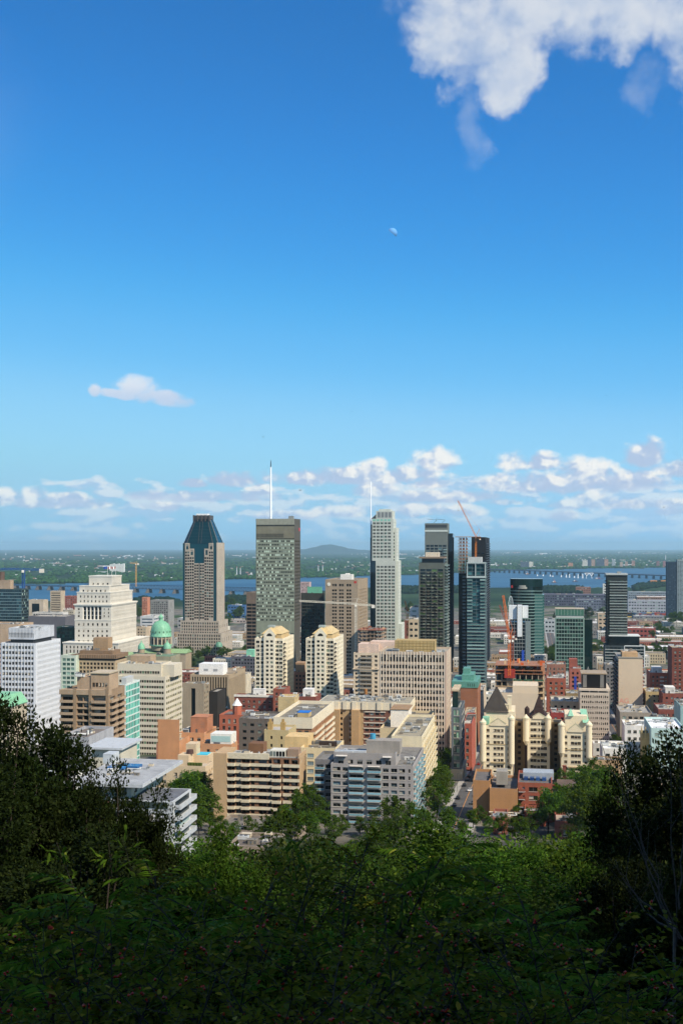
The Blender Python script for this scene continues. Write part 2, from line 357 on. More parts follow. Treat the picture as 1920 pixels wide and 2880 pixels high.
# ------------------------------------------------------------------ building kit
FOOT = []                         # footprints in street-grid coordinates (a along the fronts, b away), for the infill
def grid_ab(x, y): return x * UX + y * UY, x * VX + y * VY
class Bld:
    """a building: an Empty at the base of its front corner, turned with the street grid; local x along the front, y away, z up"""
    def __init__(s, name, label, cat, xl, xr, Y, yt, xs=None, D=30., group=None, base=None, foot=True, yside='l', delta=None):
        dl = DEL if delta is None else delta
        ux, uy, vx, vy = math.cos(dl), -math.sin(dl), math.sin(dl), math.cos(dl)
        tl, tr = (xl - CX) / F, (xr - CX) / F
        X = tl * Y; w = (tr * Y - X) / (ux - tr * uy)
        Xr, Yr = X + w * ux, Y + w * uy
        if xs is not None:
            ts = (xs - CX) / F; D = (ts * Yr - Xr) / (vx - ts * vy); D = min(max(D, 6.), 140.)
        zt = CAMZ - (yt - HY) / F * (Y if yside == 'l' else Yr)
        s.zb = (ground(Y + D * .5) - 3.) if base is None else base
        s.W, s.D, s.H, s.Y, s.dl = w, D, zt - s.zb, Y, dl
        s.X0, s.Y0 = X, Y; s.ux, s.uy = ux, uy
        s.root = empty(name, (X, Y, s.zb), -dl)
        if label: tag(s.root, label, cat, group)
        if foot:
            a, b = grid_ab(X, Y); FOOT.append((a - 1, a + w + 1, b - 1, b + D + 1))
    def z(s, py, u=0.):           # local height of a photo row on the front plane
        return CAMZ - (py - HY) / F * (s.Y0 + u * s.uy) - s.zb
    def u(s, px):                 # local x of a photo column on the front plane
        t = (px - CX) / F; return (t * s.Y0 - s.X0) / (s.ux - t * s.uy)
    def up(s, px, v):             # local x of a photo column on a plane v behind the front
        t = (px - CX) / F; X = s.X0 + v * math.sin(s.dl); Y = s.Y0 + v * math.cos(s.dl)
        return (t * Y - X) / (s.ux - t * s.uy)
def rows(z0, z1, pitch, h, off=None, n=None):
    n = n or max(1, int((z1 - z0) / pitch + .01)); p = (z1 - z0) / n; hh = h * p if h < 1 else h
    o = (p - hh) * (.55 if off is None else off)
    return [(z0 + i * p + o, z0 + i * p + o + hh) for i in range(n)]
def cols(u0, u1, bay, w, n=None):
    n = n or max(1, int(round((u1 - u0) / bay))); p = (u1 - u0) / n; ww = w * p if w < 1 else w
    return [(u0 + i * p + (p - ww) / 2, u0 + i * p + (p + ww) / 2) for i in range(n)]
def facade(mb, O, U, u0, u1, z0, z1, rws, cls, rec=.3, skip=None, mi=0, mr=None):
    """wall with real recessed openings; returns the pane rectangles. O, U: plan origin and direction, outside on the right hand of U"""
    N = (U[1], -U[0]); mr = mi if mr is None else mr
    def p(u, z, d=0.): return (O[0] + U[0] * u - N[0] * d, O[1] + U[1] * u - N[1] * d, z)
    def q(a, b, c, d): 
        if b - a > 1e-4 and d - c > 1e-4: mb.quad(p(a, c), p(b, c), p(b, d), p(a, d), mi)
    out = []; z = z0
    for j, (ra, rb) in enumerate(rws):
        q(u0, u1, z, ra); z = rb; u = u0
        for i, (ca, cb) in enumerate(cls):
            if skip and skip(i, j): continue
            q(u, ca, ra, rb); u = cb
            mb.quad(p(ca, ra), p(ca, ra, rec), p(ca, rb, rec), p(ca, rb), mr); mb.quad(p(cb, ra, rec), p(cb, ra), p(cb, rb), p(cb, rb, rec), mr)
            mb.quad(p(ca, ra), p(cb, ra), p(cb, ra, rec), p(ca, ra, rec), mr); mb.quad(p(ca, rb, rec), p(cb, rb, rec), p(cb, rb), p(ca, rb), mr)
            out.append((ca, cb, ra, rb))
        q(u, u1, ra, rb)
    q(u0, u1, z, z1)
    return out
PANE = {}; BLR = random.Random(99)
def panes(parent, rects, O, U, rec, mat, ind=False, name='window', bar=True):
    if not rects: return
    N = (U[1], -U[0]); ang = math.atan2(U[1], U[0])
    if ind:
        for (a, b, c, d) in rects:
            w, h = round(b - a, 2), round(d - c, 2); vr = BLR.choice((0, 0, 0, 1, 1, 2)); k = (w, h, mat.name, bar, vr)
            if k not in PANE:
                mb = MB(); mb.box(-w / 2, w / 2, 0, .05, -h / 2, h / 2)
                if bar: mb.box(-.05, .05, -.05, -.002, -h / 2, h / 2, 1)
                if vr: mb.box(-w / 2 + .04, w / 2 * (1. if vr == 1 else .1), -.022, -.003, h / 2 - h * (.35 if vr == 1 else .8), h / 2, 2)
                PANE[k] = mb.mesh('window', [mat, plain('6d6a64'), plain('b3aa98', .8)])
            uc, zc = (a + b) / 2, (c + d) / 2
            link(name, PANE[k], parent, loc=(O[0] + U[0] * uc - N[0] * (rec - .06), O[1] + U[1] * uc - N[1] * (rec - .06), zc), rz=ang)
    else:
        mb = MB(); r = rec - .02
        for (a, b, c, d) in rects:
            def p(u, z): return (O[0] + U[0] * u - N[0] * r, O[1] + U[1] * u - N[1] * r, z)
            mb.quad(p(a, c), p(b, c), p(b, d), p(a, d))
        mb.build('glazing', mat, parent, kind='stuff')
def sides(W, D, x0=0., y0=0.):
    return {'F': ((x0, y0), (1, 0), W), 'R': ((x0 + W, y0), (0, 1), D), 'B': ((x0 + W, y0 + D), (-1, 0), W), 'L': ((x0, y0 + D), (0, -1), D)}
def shell(root, x0, y0, W, D, z0, z1, spec, wm, rm, gm, par=.9, name='wall', trim=None):
    """four walls with openings, a parapet and a flat roof. spec: {'F': dict(...), ...}"""
    mb = MB(); sd_ = sides(W, D, x0, y0); ch = []
    for k, (O, U, L) in sd_.items():
        sp = spec.get(k)
        if not sp:
            facade(mb, O, U, 0, L, z0, z1, [], []); continue
        b, t = sp.get('b', 4.), sp.get('t', 1.6); ml, mr_ = sp.get('m', (1., 1.))
        rw = sp.get('rows') or rows(z0 + b, z1 - t, sp.get('fp', 3.2), sp.get('wh', .5), sp.get('off'), sp.get('nf'))
        cl = sp.get('cols') or cols(ml, L - mr_, sp.get('bw', 3.), sp.get('ww', .6), sp.get('nb'))
        rec = sp.get('rec', .35)
        re = facade(mb, O, U, 0, L, z0, z1, rw, cl, rec, sp.get('skip'))
        ch.append((re, O, U, rec, sp.get('g', gm), sp.get('ind', False), sp))
        if sp.get('ind') and not sp.get('pier') and re and rec < .6:
            sm_ = MB(); N = (U[1], -U[0])
            for (a, b, c, d) in re:
                pts = [(O[0] + U[0] * u + N[0] * e, O[1] + U[1] * u + N[1] * e) for u, e in ((a - .12, .003), (a - .12, .14), (b + .12, .14), (b + .12, .003))]; sm_.prism(pts, c - .16, c - .02)
            sm_.build('sill', wall('b0a795'), root, kind='stuff')
        if sp.get('pier'):        # proud vertical fins between the bays
            pr = sp['pier']; N = (U[1], -U[0]); pm = MB(); edges = [cl[0][0] - .01] + [(cl[i][1] + cl[i + 1][0]) / 2 for i in range(len(cl) - 1)] + [cl[-1][1] + .01]
            hw = sp.get('pw', .25)
            for e in edges:
                A = (O[0] + U[0] * (e - hw), O[1] + U[1] * (e - hw)); B = (O[0] + U[0] * (e + hw), O[1] + U[1] * (e + hw))
                poly = [A, (A[0] + N[0] * pr, A[1] + N[1] * pr), (B[0] + N[0] * pr, B[1] + N[1] * pr), B]
                pm.prism(poly[::1], z0 + sp.get('pb', b), z1 - sp.get('pt', .4))
            o_ = pm.build('fin', sp.get('pmat', wm), root, kind='stuff')
        if sp.get('band'):        # proud floor bands
            pr = sp['band']; N = (U[1], -U[0]); pm = MB(); hb = sp.get('bh', .4)
            for (ra, rb) in rw:
                zc = ra - sp.get('bo', .25)
                A, B = (O[0], O[1]), (O[0] + U[0] * L, O[1] + U[1] * L)
                poly = [A, (A[0] + N[0] * pr, A[1] + N[1] * pr), (B[0] + N[0] * pr, B[1] + N[1] * pr), B]
                pm.prism(poly, zc - hb, zc); 
            pm.build('floor_band', sp.get('bmat', wm), root, kind='stuff')
    t = .35
    mb.box(x0 - .02, x0 + W + .02, y0 - .02, y0 + t, z1, z1 + .12); mb.box(x0 - .02, x0 + W + .02, y0 + D - t, y0 + D + .02, z1, z1 + .12)
    mb.box(x0 - .02, x0 + t, y0 + t, y0 + D - t, z1, z1 + .12); mb.box(x0 + W - t, x0 + W + .02, y0 + t, y0 + D - t, z1, z1 + .12)
    for (a, b, c, d) in ((x0 + t, y0 + t, x0 + W - t, y0 + t), (x0 + W - t, y0 + D - t, x0 + t, y0 + D - t)):
        mb.quad((a, b, z1 - par), (c, d, z1 - par), (c, d, z1), (a, b, z1))
    mb.quad((x0 + t, y0 + D - t, z1 - par), (x0 + t, y0 + t, z1 - par), (x0 + t, y0 + t, z1), (x0 + t, y0 + D - t, z1))
    mb.quad((x0 + W - t, y0 + t, z1 - par), (x0 + W - t, y0 + D - t, z1 - par), (x0 + W - t, y0 + D - t, z1), (x0 + W - t, y0 + t, z1))
    w = mb.build(name, wm, root)
    r = MB(); r.quad((x0 + t, y0 + t, z1 - par), (x0 + W - t, y0 + t, z1 - par), (x0 + W - t, y0 + D - t, z1 - par), (x0 + t, y0 + D - t, z1 - par)); r.build('roof', rm, root)
    for re, O, U, rec, gm_, ind, sp in ch:
        if ind and len(re) > 300:
            panes(root, re[-300:], O, U, rec, gm_, True); panes(root, re[:-300], O, U, rec, gm_, False)
        else: panes(root, re, O, U, rec, gm_, ind, bar=sp.get('bar', True))
    return w
ROOFM = ['7d7568', '8c8578', '6a6459', '9a958a', 'a49c8c']
def unit_mesh(k):
    mb = MB()
    if k == 0: mb.box(-.5, .5, -.5, .5, 0, 1); mb.box(-.42, .42, -.53, -.5, .15, .8, 1); mb.box(-.3, .3, -.3, .3, 1, 1.15, 1)
    elif k == 1: mb.box(-.5, .5, -.5, .5, .12, .85); mb.cyl(-.2, 0, .85, 1., .18, n=10, m=1); mb.cyl(.25, 0, .85, 1., .18, n=10, m=1); mb.box(-.45, -.35, -.45, .45, 0, .12); mb.box(.35, .45, -.45, .45, 0, .12)
    elif k == 2: mb.cyl(0, 0, 0, .8, .3, n=12); mb.cyl(0, 0, .8, 1, .45, .1, n=12, m=1)
    elif k == 4: mb.bar((-1.6, 0, .35), (1.6, 0, .35), .16, 0, 8); mb.bar((1.6, 0, .35), (1.6, 0, 1.), .16, 0, 8); mb.box(-1.2, -1.05, -.2, .2, 0, .3, 1); mb.box(.6, .75, -.2, .2, 0, .3, 1)
    else: mb.box(-.5, .5, -.5, .5, 0, .9); mb.box(-.56, .56, -.56, .56, .9, 1.); mb.box(-.1, .2, -.52, -.5, 0, .7, 1)
    return mb
UM = {}
def rooftop(root, x0, y0, W, D, z, n, seed, big=1.0):
    """air handlers, fans, hatches and ducts standing on a flat roof, each a part"""
    r = random.Random(seed); n = int(n * 1.5 + .5)
    for i in range(n):
        k = r.choice((0, 1, 1, 2, 3, 4)); c = r.choice(('b9bcbc', '8f9494', 'd0cfc8', '7d7568', 'c2b49a'))
        key = (k, c)
        if key not in UM: UM[key] = unit_mesh(k).mesh('rooftop_unit', [plain(c), plain('55585a')])
        s = r.uniform(1.0, 2.6) * big
        o = link('rooftop_unit', UM[key], root, loc=(x0 + r.uniform(.12, .88) * W, y0 + r.uniform(.12, .88) * D, z))
        o.scale = (s * r.uniform(.8, 1.8), s * r.uniform(.8, 1.3), s * r.uniform(.5, .95))
def bld(name, label, cat, xl, xr, Y, yt, wm, spec, xs=None, D=30., units=4, rm=None, gm=None, par=.9, group=None, base=None, pent=None, foot=True, big=1.):
    b = Bld(name, label, cat, xl, xr, Y, yt, xs, D, group, base, foot)
    rm = rm or wall(ROOFM[hash_(label + str(xl)) % 5], sc=.25, var=.3)
    gm = gm or glass()
    shell(b.root, 0, 0, b.W, b.D, 0, b.H, spec, wm, rm, gm, par)
    zr = b.H - par
    if pent:                      # penthouse: (u0, u1, v0, v1, height, material)
        for pu in (pent if isinstance(pent, list) else [pent]):
            u0, u1, v0, v1, h, m = pu[:6]; mb = MB(); x0, x1, y0, y1 = u0 * b.W, u1 * b.W, v0 * b.D, v1 * b.D
            mb.box(x0, x1, y0, y1, zr - .01, zr + h); mb.box(x0 - .15, x1 + .15, y0 - .15, y1 + .15, zr + h, zr + h + .25)
            pe = mb.build('penthouse', m, b.root)
            dm = MB(); xd = x0 + (x1 - x0) * .3; dm.box(xd, xd + 1.1, y0 - .04, y0 - .003, zr, zr + min(2.1, h * .8)); dm.build('door', plain('5a5550'), pe)
            lv = MB(); xd = x0 + (x1 - x0) * .62
            for q in range(4): lv.box(xd, xd + min(3., (x1 - x0) * .25), y0 - .07, y0 - .003, zr + h * (.35 + .1 * q), zr + h * (.35 + .1 * q) + .12)
            lv.build('louver', plain('77736b'), pe)
    if units: rooftop(b.root, 0, 0, b.W, b.D, zr, units, xl * 7 + yt, big)
    return b
def hash_(t): 
    h = 7
    for c in t: h = (h * 31 + ord(c)) % 100003
    return h
BALC = {}
def balcony(root, O, U, u0, u1, z, dep, hr, slabm, railm, name='balcony', th=.22, kind='solid'):
    """one balcony: slab, front rail panel and two side panels (or glass with a top rail)"""
    w = round(u1 - u0, 2); k = (w, dep, hr, slabm.name, railm.name, kind)
    if k not in BALC:
        mb = MB(); mb.box(-w / 2, w / 2, -dep, -.003, -th, 0)
        t = .08
        mb.box(-w / 2 + .01, w / 2 - .01, -dep + .01, -dep + t, .004 if kind == 'solid' else .12, hr, 1)
        mb.box(-w / 2 + .01, -w / 2 + t, -dep + t + .003, -.005, .004 if kind == 'solid' else .12, hr, 1); mb.box(w / 2 - t, w / 2 - .01, -dep + t + .003, -.005, .004 if kind == 'solid' else .12, hr, 1)
        if kind == 'glass': mb.box(-w / 2, w / 2, -dep - .02, -dep + .06, hr + .002, hr + .09)
        BALC[k] = mb.mesh('balcony', [slabm, railm])
    N = (U[1], -U[0]); uc = (u0 + u1) / 2
    return link(name, BALC[k], root, loc=(O[0] + U[0] * uc, O[1] + U[1] * uc, z), rz=math.atan2(U[1], U[0]))
def mast(root, x, y, z0, z1, r0, r1, m, tip=None):
    mb = MB(); mb.bar((x, y, z0), (x, y, z1), r0, 0, 8, r1); a = mb.build('antenna', m, root)
    if tip: mb = MB(); mb.bar((x, y, z1), (x, y, z1 + tip), r1 * .7, 0, 6, r1 * .4); mb.build('tip', plain('303436'), a)

# ------------------------------------------------------------------ hero towers
def granite_tower():
    b = Bld('office_tower', 'granite office tower crowned by a steep teal glass pyramid roof', 'skyscraper', 512, 611, 1700, 1527, xs=632)
    W_, D_, H = b.W, b.D, b.H; st = wall('9c8f7c', var=.1, sc=.05); gl = glass('0c3a44', '10464e', .4, .12)
    wg = glass('0b0f12', '5f7770', .15)
    mb = MB(); mb.box(1.2, W_ - 1., 1.0, D_ - 1, 0, H - .5); mb.build('glass_core', gl, b.root)
    uL, uR = b.u(520.5), b.u(600); c0, c1 = b.u(558.9), b.u(562.2); n = 6
    zb = b.z(1745); p = 4.33; mb = MB(); rec_all = []; big = []
    for sgn in (0, 1):
        e0, e1 = (uL, c0) if sgn == 0 else (c1, uR); pw = (e1 - e0) / n
        for gI in range(3):
            o0 = gI if sgn == 0 else 2 - gI                         # 0 outer, 2 inner
            u0, u1 = e0 + gI * 2 * pw, e0 + (gI * 2 + 2) * pw
            top = b.z((1527.3, 1543, 1584)[o0])
            zt = top - (12 if o0 < 2 else 1.2)
            nr = int((zt - zb) / p); rw = [(zt - (k + 1) * p + .8, zt - (k + 1) * p + 3.6) for k in range(nr)][::-1]
            cl = [(u0 + pw * (k + .5) - 1.4, u0 + pw * (k + .5) + 1.4) for k in range(2)]
            if o0 < 2: rw2 = rw
            re = facade(mb, (0, -.1), (1, 0), u0, u1, zb - 60, top - (12 if o0 < 2 else 0), rw, cl, .45)
            rec_all += re
            if o0 < 2:
                re = facade(mb, (0, -.1), (1, 0), u0, u1, top - 12, top, [(top - 9.5, top - 2.2)], [(u0 + 1.6, u1 - 1.6)], 1.0); big += re
            for q in (u0, u1):
                mb.quad((q, -.1, zb), (q, 1.2, zb), (q, 1.2, top), (q, -.1, top))
            mb.quad((u0, -.1, top), (u1, -.1, top), (u1, 1.2, top), (u0, 1.2, top))
    mb.build('front_facade', st, b.root)
    panes(b.root, rec_all, (0, -.1), (1, 0), .45, wg); panes(b.root, big, (0, -.1), (1, 0), 1.0, gl, True)
    # granite flank, broken by a shallow joint near the top
    mb = MB(); mb.box(W_ - 1.4, W_, .3, D_ - .3, 0, H - 10.5); mb.box(W_ - 1.5, W_ - .15, .4, D_ - .4, H - 10.4, H + .4); mb.box(0, 1.4, 5, D_, 0, H); mb.build('side_facade', st, b.root)
    # stepped base blocks
    for (xl, xr, yt, v0, v1, nm) in ((508, 616, 1745, -5, D_ + 4, 'lower_block'), (498, 622, 1778, -12, D_ + 10, 'podium')):
        u0, u1 = b.up(xl, v0), b.up(xr, v0); t = b.z(yt)
        shell(b.root, u0, v0, u1 - u0, v1 - v0, 0, t, {'F': dict(fp=4.33, bw=3.6, ww=.52, wh=.66, t=1.5, b=3), 'R': dict(fp=9, bw=12, ww=.2, wh=.4, t=3, b=18)}, st, wall('6d6258'), wg, name=nm)
    # roof: chamfered frustum with bronze hip ribs and crown
    zt = b.z(1449); x0, x1 = .8, W_ - .6; c = 6.5
    def octo(x0, x1, y0, y1, c): return [(x0 + c, y0), (x1 - c, y0), (x1, y0 + c), (x1, y1 - c), (x1 - c, y1), (x0 + c, y1), (x0, y1 - c), (x0, y0 + c)]
    lo = octo(x0, x1, .6, D_ - .6, c); s1 = (x1 - x0) * .27; hi_ = octo(x0 + s1, x1 - s1, D_ * .27, D_ * .73, 3.)
    mb = MB(); mb.prism(lo, H - .5, zt - 6, 0, None, hi_); roof = mb.build('roof', gl, b.root)
    rb = MB(); br = plain('4a4440', .5)
    for a, d in zip(lo, hi_): rb.bar((a[0], a[1], H - .5), (d[0], d[1], zt - 6), .5, 0, 6)
    for f in (.46, .54): rb.bar((x0 + (x1 - x0) * f, .4, H - .5), (x0 + (x1 - x0) * f, D_ * .27 - .2, zt - 6), .3)
    rb.build('rib', br, roof, kind='stuff')
    for k in range(1, 7):
        f = k / 7; mb = MB(); pl = [(a[0] + (d[0] - a[0]) * f, a[1] + (d[1] - a[1]) * f) for a, d in zip(lo, hi_)]
        zz = H - .5 + (zt - 5.5 - H) * f
        for i in range(8): A, B = pl[i], pl[(i + 1) % 8]; mb.bar((A[0], A[1], zz), (B[0], B[1], zz), .12)
        mb.build('glazing_bar', plain('25454a', .4), roof)
    mb = MB(); mb.prism([(x, y) for x, y in octo(x0 + s1 - 1, x1 - s1 + 1, D_ * .27 - 1, D_ * .73 + 1, 3.)], zt - 6, zt); 
    for k in range(5): xk = x0 + s1 + k * (x1 - x0 - 2 * s1) / 4.; mb.box(xk - .9, xk + .9, D_ * .27 - 2.4, D_ * .27 - 1.002, zt - 9, zt + .3)
    mb.build('crown', br, roof)
    mb = MB(); mb.box(x0 + s1 + 2.5, x1 - s1 - 4, D_ * .35, D_ * .6, zt, zt + 2.6); mb.build('cooling_unit', plain('e8e8e4'), roof)
    # entrance dome and folded glass canopy in front
    mb = MB(); mb.lathe(b.up(616, -16), -17, [(5.5, 18), (5.2, 21), (4, 23.6), (2, 25), (.05, 25.5)], 16); mb.build('dome', plain('5d8a72', .5), b.root, smooth=True)
granite_tower()

def slab_tower():
    b = Bld('office_tower', 'grey green slate slab tower with a tall white antenna on its roof', 'skyscraper', 720, 828, 1370, 1460.5, xs=844.5)
    W_, D_, H = b.W, b.D, b.H; dk = wall('57594f', var=.1); fr = wall('4f4c44', var=.08)
    gm = glass('1c231d', 'd8e8d2', .58, .15); lv = wall('8d8d7a', var=.12, sc=.3); lv2 = wall('767058', var=.15)
    mb = MB(); mb.box(.6, W_ - .6, .6, D_ - .6, 0, H); mb.build('core', fr, b.root)
    z = lambda py: b.z(py)
    mb = MB(); rc = []
    zt, zb = z(1517), z(1755); pit = 9.6 / F * b.Y; nr = int((zt - zb) / pit)
    rw = [(zt - (k + 1) * pit + .8, zt - (k + 1) * pit + 2.9) for k in range(nr)][::-1]
    low = [(zb - 12 - k * pit, zb - 12 - k * pit + 1.8) for k in range(16) if zb - 12 - k * pit > 5][::-1]
    cl = cols(.7, W_ - .7, 2.3, .82)
    rc = facade(mb, (0, 0), (1, 0), 0, W_, 0, z(1517), low + rw, cl, .12); mb.build('front_facade', wall('848c74', var=.12, sc=.2), b.root)
    panes(b.root, rc, (0, 0), (1, 0), .12, gm)
    mb = MB(); mb.box(0, W_, 0, .5, z(1514), z(1480.5)); mb.build('louver_band', lv2, b.root)
    mb = MB(); mb.box(.25, W_ - .25, .25, .6, z(1517), z(1514)); mb.box(.25, W_ - .25, .25, .6, z(1480.5), z(1476)); mb.build('dark_gap', plain('1d1c1a'), b.root)  # near-black strips set back above and below the louver band
    mb = MB(); mb.box(0, W_, 0, .5, z(1476), H + .6); mb.build('top_band', lv, b.root)
    mb = MB(); mb.box(.3, W_ * .72, -.06, -.002, z(1512), z(1501)); mb.build('vent_band', wall('4d4a3c'), b.root)
    fm = MB()
    for k in range(31): x = W_ * k / 30; fm.box(x - .1, x + .1, -.16, -.004, 3, H + .3)
    fm.build('mullion', wall('6c6e60'), b.root, kind='stuff')
    mb = MB(); rs = facade(mb, (W_, 0), (0, 1), 0, D_, 0, H + .6, rw, cols(1.2, D_ - 1.2, 2.4, .7), .25); mb.build('side_facade', wall('4e4b42', var=.1), b.root)
    panes(b.root, rs, (W_, 0), (0, 1), .25, glass('191613', '4a4339', .2, .15))
    mb = MB(); mb.box(0, .5, 0, D_, 0, H + .6); mb.box(0, W_, D_ - .5, D_, 0, H + .6); mb.build('rear_wall', fr, b.root)
    mb = MB(); mb.box(.6, W_ - .6, .6, D_ - .6, H - .4, H); mb.build('roof', wall('6a6459'), b.root)
    mb = MB(); mb.box(W_ + .01, W_ + .2, D_ * .72, D_ * .95, z(1493), z(1484)); mb.build('emblem', plain('b52226'), b.root)
    mast(b.root, b.up(761.6, 12), 12, H, z(1312), 1.3, .9, plain('f2f3f4', .4), 8)
    mb = MB(); mb.box(W_ * .82, W_ * .95, 5, 9, H, H + 4); 
    for k in range(4): mb.bar((W_ * .1 + k * 5, 4, H), (W_ * .1 + k * 5, 4, H + 2.2), .15)
    mb.build('roof_gear', plain('8a8d88'), b.root, kind='stuff')
slab_tower()

def spire_tower():
    b = Bld('office_tower', 'pale stone tower with stepped shoulders, paired windows and a white needle mast', 'skyscraper', 1046, 1100, 1400, 1459, D=34)
    W_, D_, H = b.W, b.D, b.H; st = wall('a9aea2', var=.08, sc=.06); gd = glass('0b1719', '3f6f66', .3, .1); dkg = glass('15232b', '223640', .3, .06)
    fp = 9.4 / F * b.Y
    def pairs(u0, n, pit): 
        o = []
        for k in range(n): c = u0 + (k + .5) * pit; o += [(c - 1.65, c - .15), (c + .15, c + 1.65)]
        return o
    pit = 10.6 / F * b.Y; zt = H - 3.5; nr = int((zt - 8) / fp)
    rw = [(zt - (k + 1) * fp + .75, zt - (k + 1) * fp + 3.15) for k in range(nr)][::-1]
    zs = b.z(1577)
    mb = MB(); hi_ = [r for r in rw if r[0] > zs + 1]; lo_ = [r for r in rw if r[1] < zs - 3]
    r1 = facade(mb, (0, 0), (1, 0), 0, W_, zs, H, hi_, pairs((W_ - 5 * pit) / 2, 5, pit), .4)
    uL, uR = b.u(1056), b.u(1112)
    r2 = facade(mb, (0, 0), (1, 0), uL, uR, 0, zs, lo_, pairs(uL + (uR - uL - 5 * pit) / 2, 5, pit), .4)
    mb.quad((uL, 0, 0), (uL, 3, 0), (uL, 3, zs), (uL, 0, zs)); mb.build('front_facade', st, b.root)
    panes(b.root, r1 + r2, (0, 0), (1, 0), .4, gd)
    # body and shoulders: horizontal-jointed stone flanks that step out lower down
    gI = wall('8f958c', var=.1)
    for (px, py, v0, v1, nm) in ((1113.5, 1459.5, .5, 30, 'upper_flank'), (1121.5, 1484, 4, 34, 'shoulder'), (1127, 1577, 7, 38, 'lower_shoulder'), (1137, 1755, 9, 40, 'base_block')):
        t = b.z(py); u1 = b.up(px, v1) ; u0 = W_ * .6; u1 = max(u1, W_ + 1)
        mb = MB(); mb.box(u0, u1, v0, v1, 0, t); o = mb.build(nm, st, b.root)
        jm = MB()
        for k in range(int(t / fp)):
            zz = k * fp + 2; jm.box(u1 - .05, u1 + .1, v0 + .2, v1 - .2, zz, zz + .35); 
        jm.build('joint', gI, o, kind='stuff')
        rr = [r for r in rw if r[1] < t - 3]; uu = b.up(px - 5.5, v0)
        if nm in ('shoulder',):
            pm = MB()
            for r in rr: pm.box(u1 - 4.2, u1 - 2., v0 - .06, v0 - .01, r[0], r[1])
            pm.build('glazing', gd, o, kind='stuff')
    mb = MB(); mb.box(-2.6, W_ * .8, 2, D_, 0, b.z(1512)); mb.box(.1, W_ - .1, .6, D_ - 2, 0, H - .1); mb.box(-1.8, 2, 1.2, D_ - 4, 0, b.z(1475)); mb.build('glass_core', dkg, b.root)
    # crown
    c0, c1 = b.up(1057, 3), b.up(1103, 3); mb = MB(); ct = b.z(1437)
    mb.box(c0, c1, 3, D_ - 5, H, ct); mb.box(c0 + 3, c1 - 3, 6, D_ - 9, ct, ct + 2.4)
    cr = mb.build('crown', st, b.root); pm = MB()
    for k in range(4): u = c0 + 1.8 + k * (c1 - c0 - 2) / 4; pm.box(u, u + (c1 - c0) / 4 - 1.6, 2.93, 2.99, H + 1.5, ct - 1.5)
    pm.build('crown_panel', plain('74797a'), cr)
    pm = MB()
    for (ca, cb) in pairs((W_ - 5 * pit) / 2, 5, pit)[::2]: pm.box(ca, ca + 3., -.06, -.003, H - 3, H - .6)
    pm.build('teal_panel', plain('79b7a0', .4), b.root, kind='stuff')
    mb = MB(); mb.tri((c0 - 6, 3, H), (c0, 3, H), (c0, 3, ct - 4)); mb.tri((c0, 10, H), (c0 - 6, 10, H), (c0, 10, ct - 4)); mb.quad((c0 - 6, 3, H), (c0, 3, ct - 4), (c0, 10, ct - 4), (c0 - 6, 10, H)); mb.build('buttress', plain('3a4044'), b.root)
    mast(b.root, b.up(1042.6, 4), 4, b.z(1640), b.z(1353), 1.3, .45, plain('f2f3f4', .4))
spire_tower()

def brown_hotel():
    b = Bld('hotel_tower', 'tan concrete hotel slab with deep square window recesses in vertical strips', 'hotel', 914.5, 1006, 1230, 1630, xs=1034)
    st = wall('8f7c62', var=.1, sc=.08); gm = glass('1b1813', '5d5546', .25)
    W_, D_, H = b.W, b.D, b.H; fp = 9.6 / F * 1230
    zt = b.z(1655); nr = int((zt - 12) / fp); rw = [(zt - (k + 1) * fp + .6, zt - (k + 1) * fp + 2.7) for k in range(nr)][::-1]
    rw.append((b.z(1649), b.z(1642)))
    cl = []
    for c in (940, 959.5, 980.5):
        for d in (-3.6, 3.6): cl.append((b.u(c + d) - 1.15, b.u(c + d) + 1.15))
    def sk(i, j): return False
    rc = cols(D_ * .1, D_ * .9, 4.2, .55)
    shell(b.root, 0, 0, W_, D_, 0, H, {'F': dict(rows=rw, cols=cl, rec=.9), 'R': dict(rows=rw[:-1], cols=rc, rec=.9)}, st, wall('7b7263'), gm)
    mb = MB(); u0, u1 = b.up(957, 10), b.up(989, 10); mb.box(u0, u1, 10, 24, H - 1, b.z(1616)); mb.box(u0 + 5, u1 - 4, 12, 22, b.z(1616), b.z(1613)); mb.build('penthouse', plain('d6d3ca'), b.root)
    mb = MB(); mb.cyl(0, 0, -.2, .2, 1.9, n=20); o = mb.build('emblem', plain('d8d2c0'), b.root); o.rotation_euler = (rad(90), 0, 0); o.location = (b.u(924.5), -.2, b.z(1643))
    mb = MB(); mb.box(W_ - 4.2, W_ - 1.4, -.15, -.004, b.z(1640), b.z(1634)); mb.build('sign', plain('b32a22'), b.root)
brown_hotel()

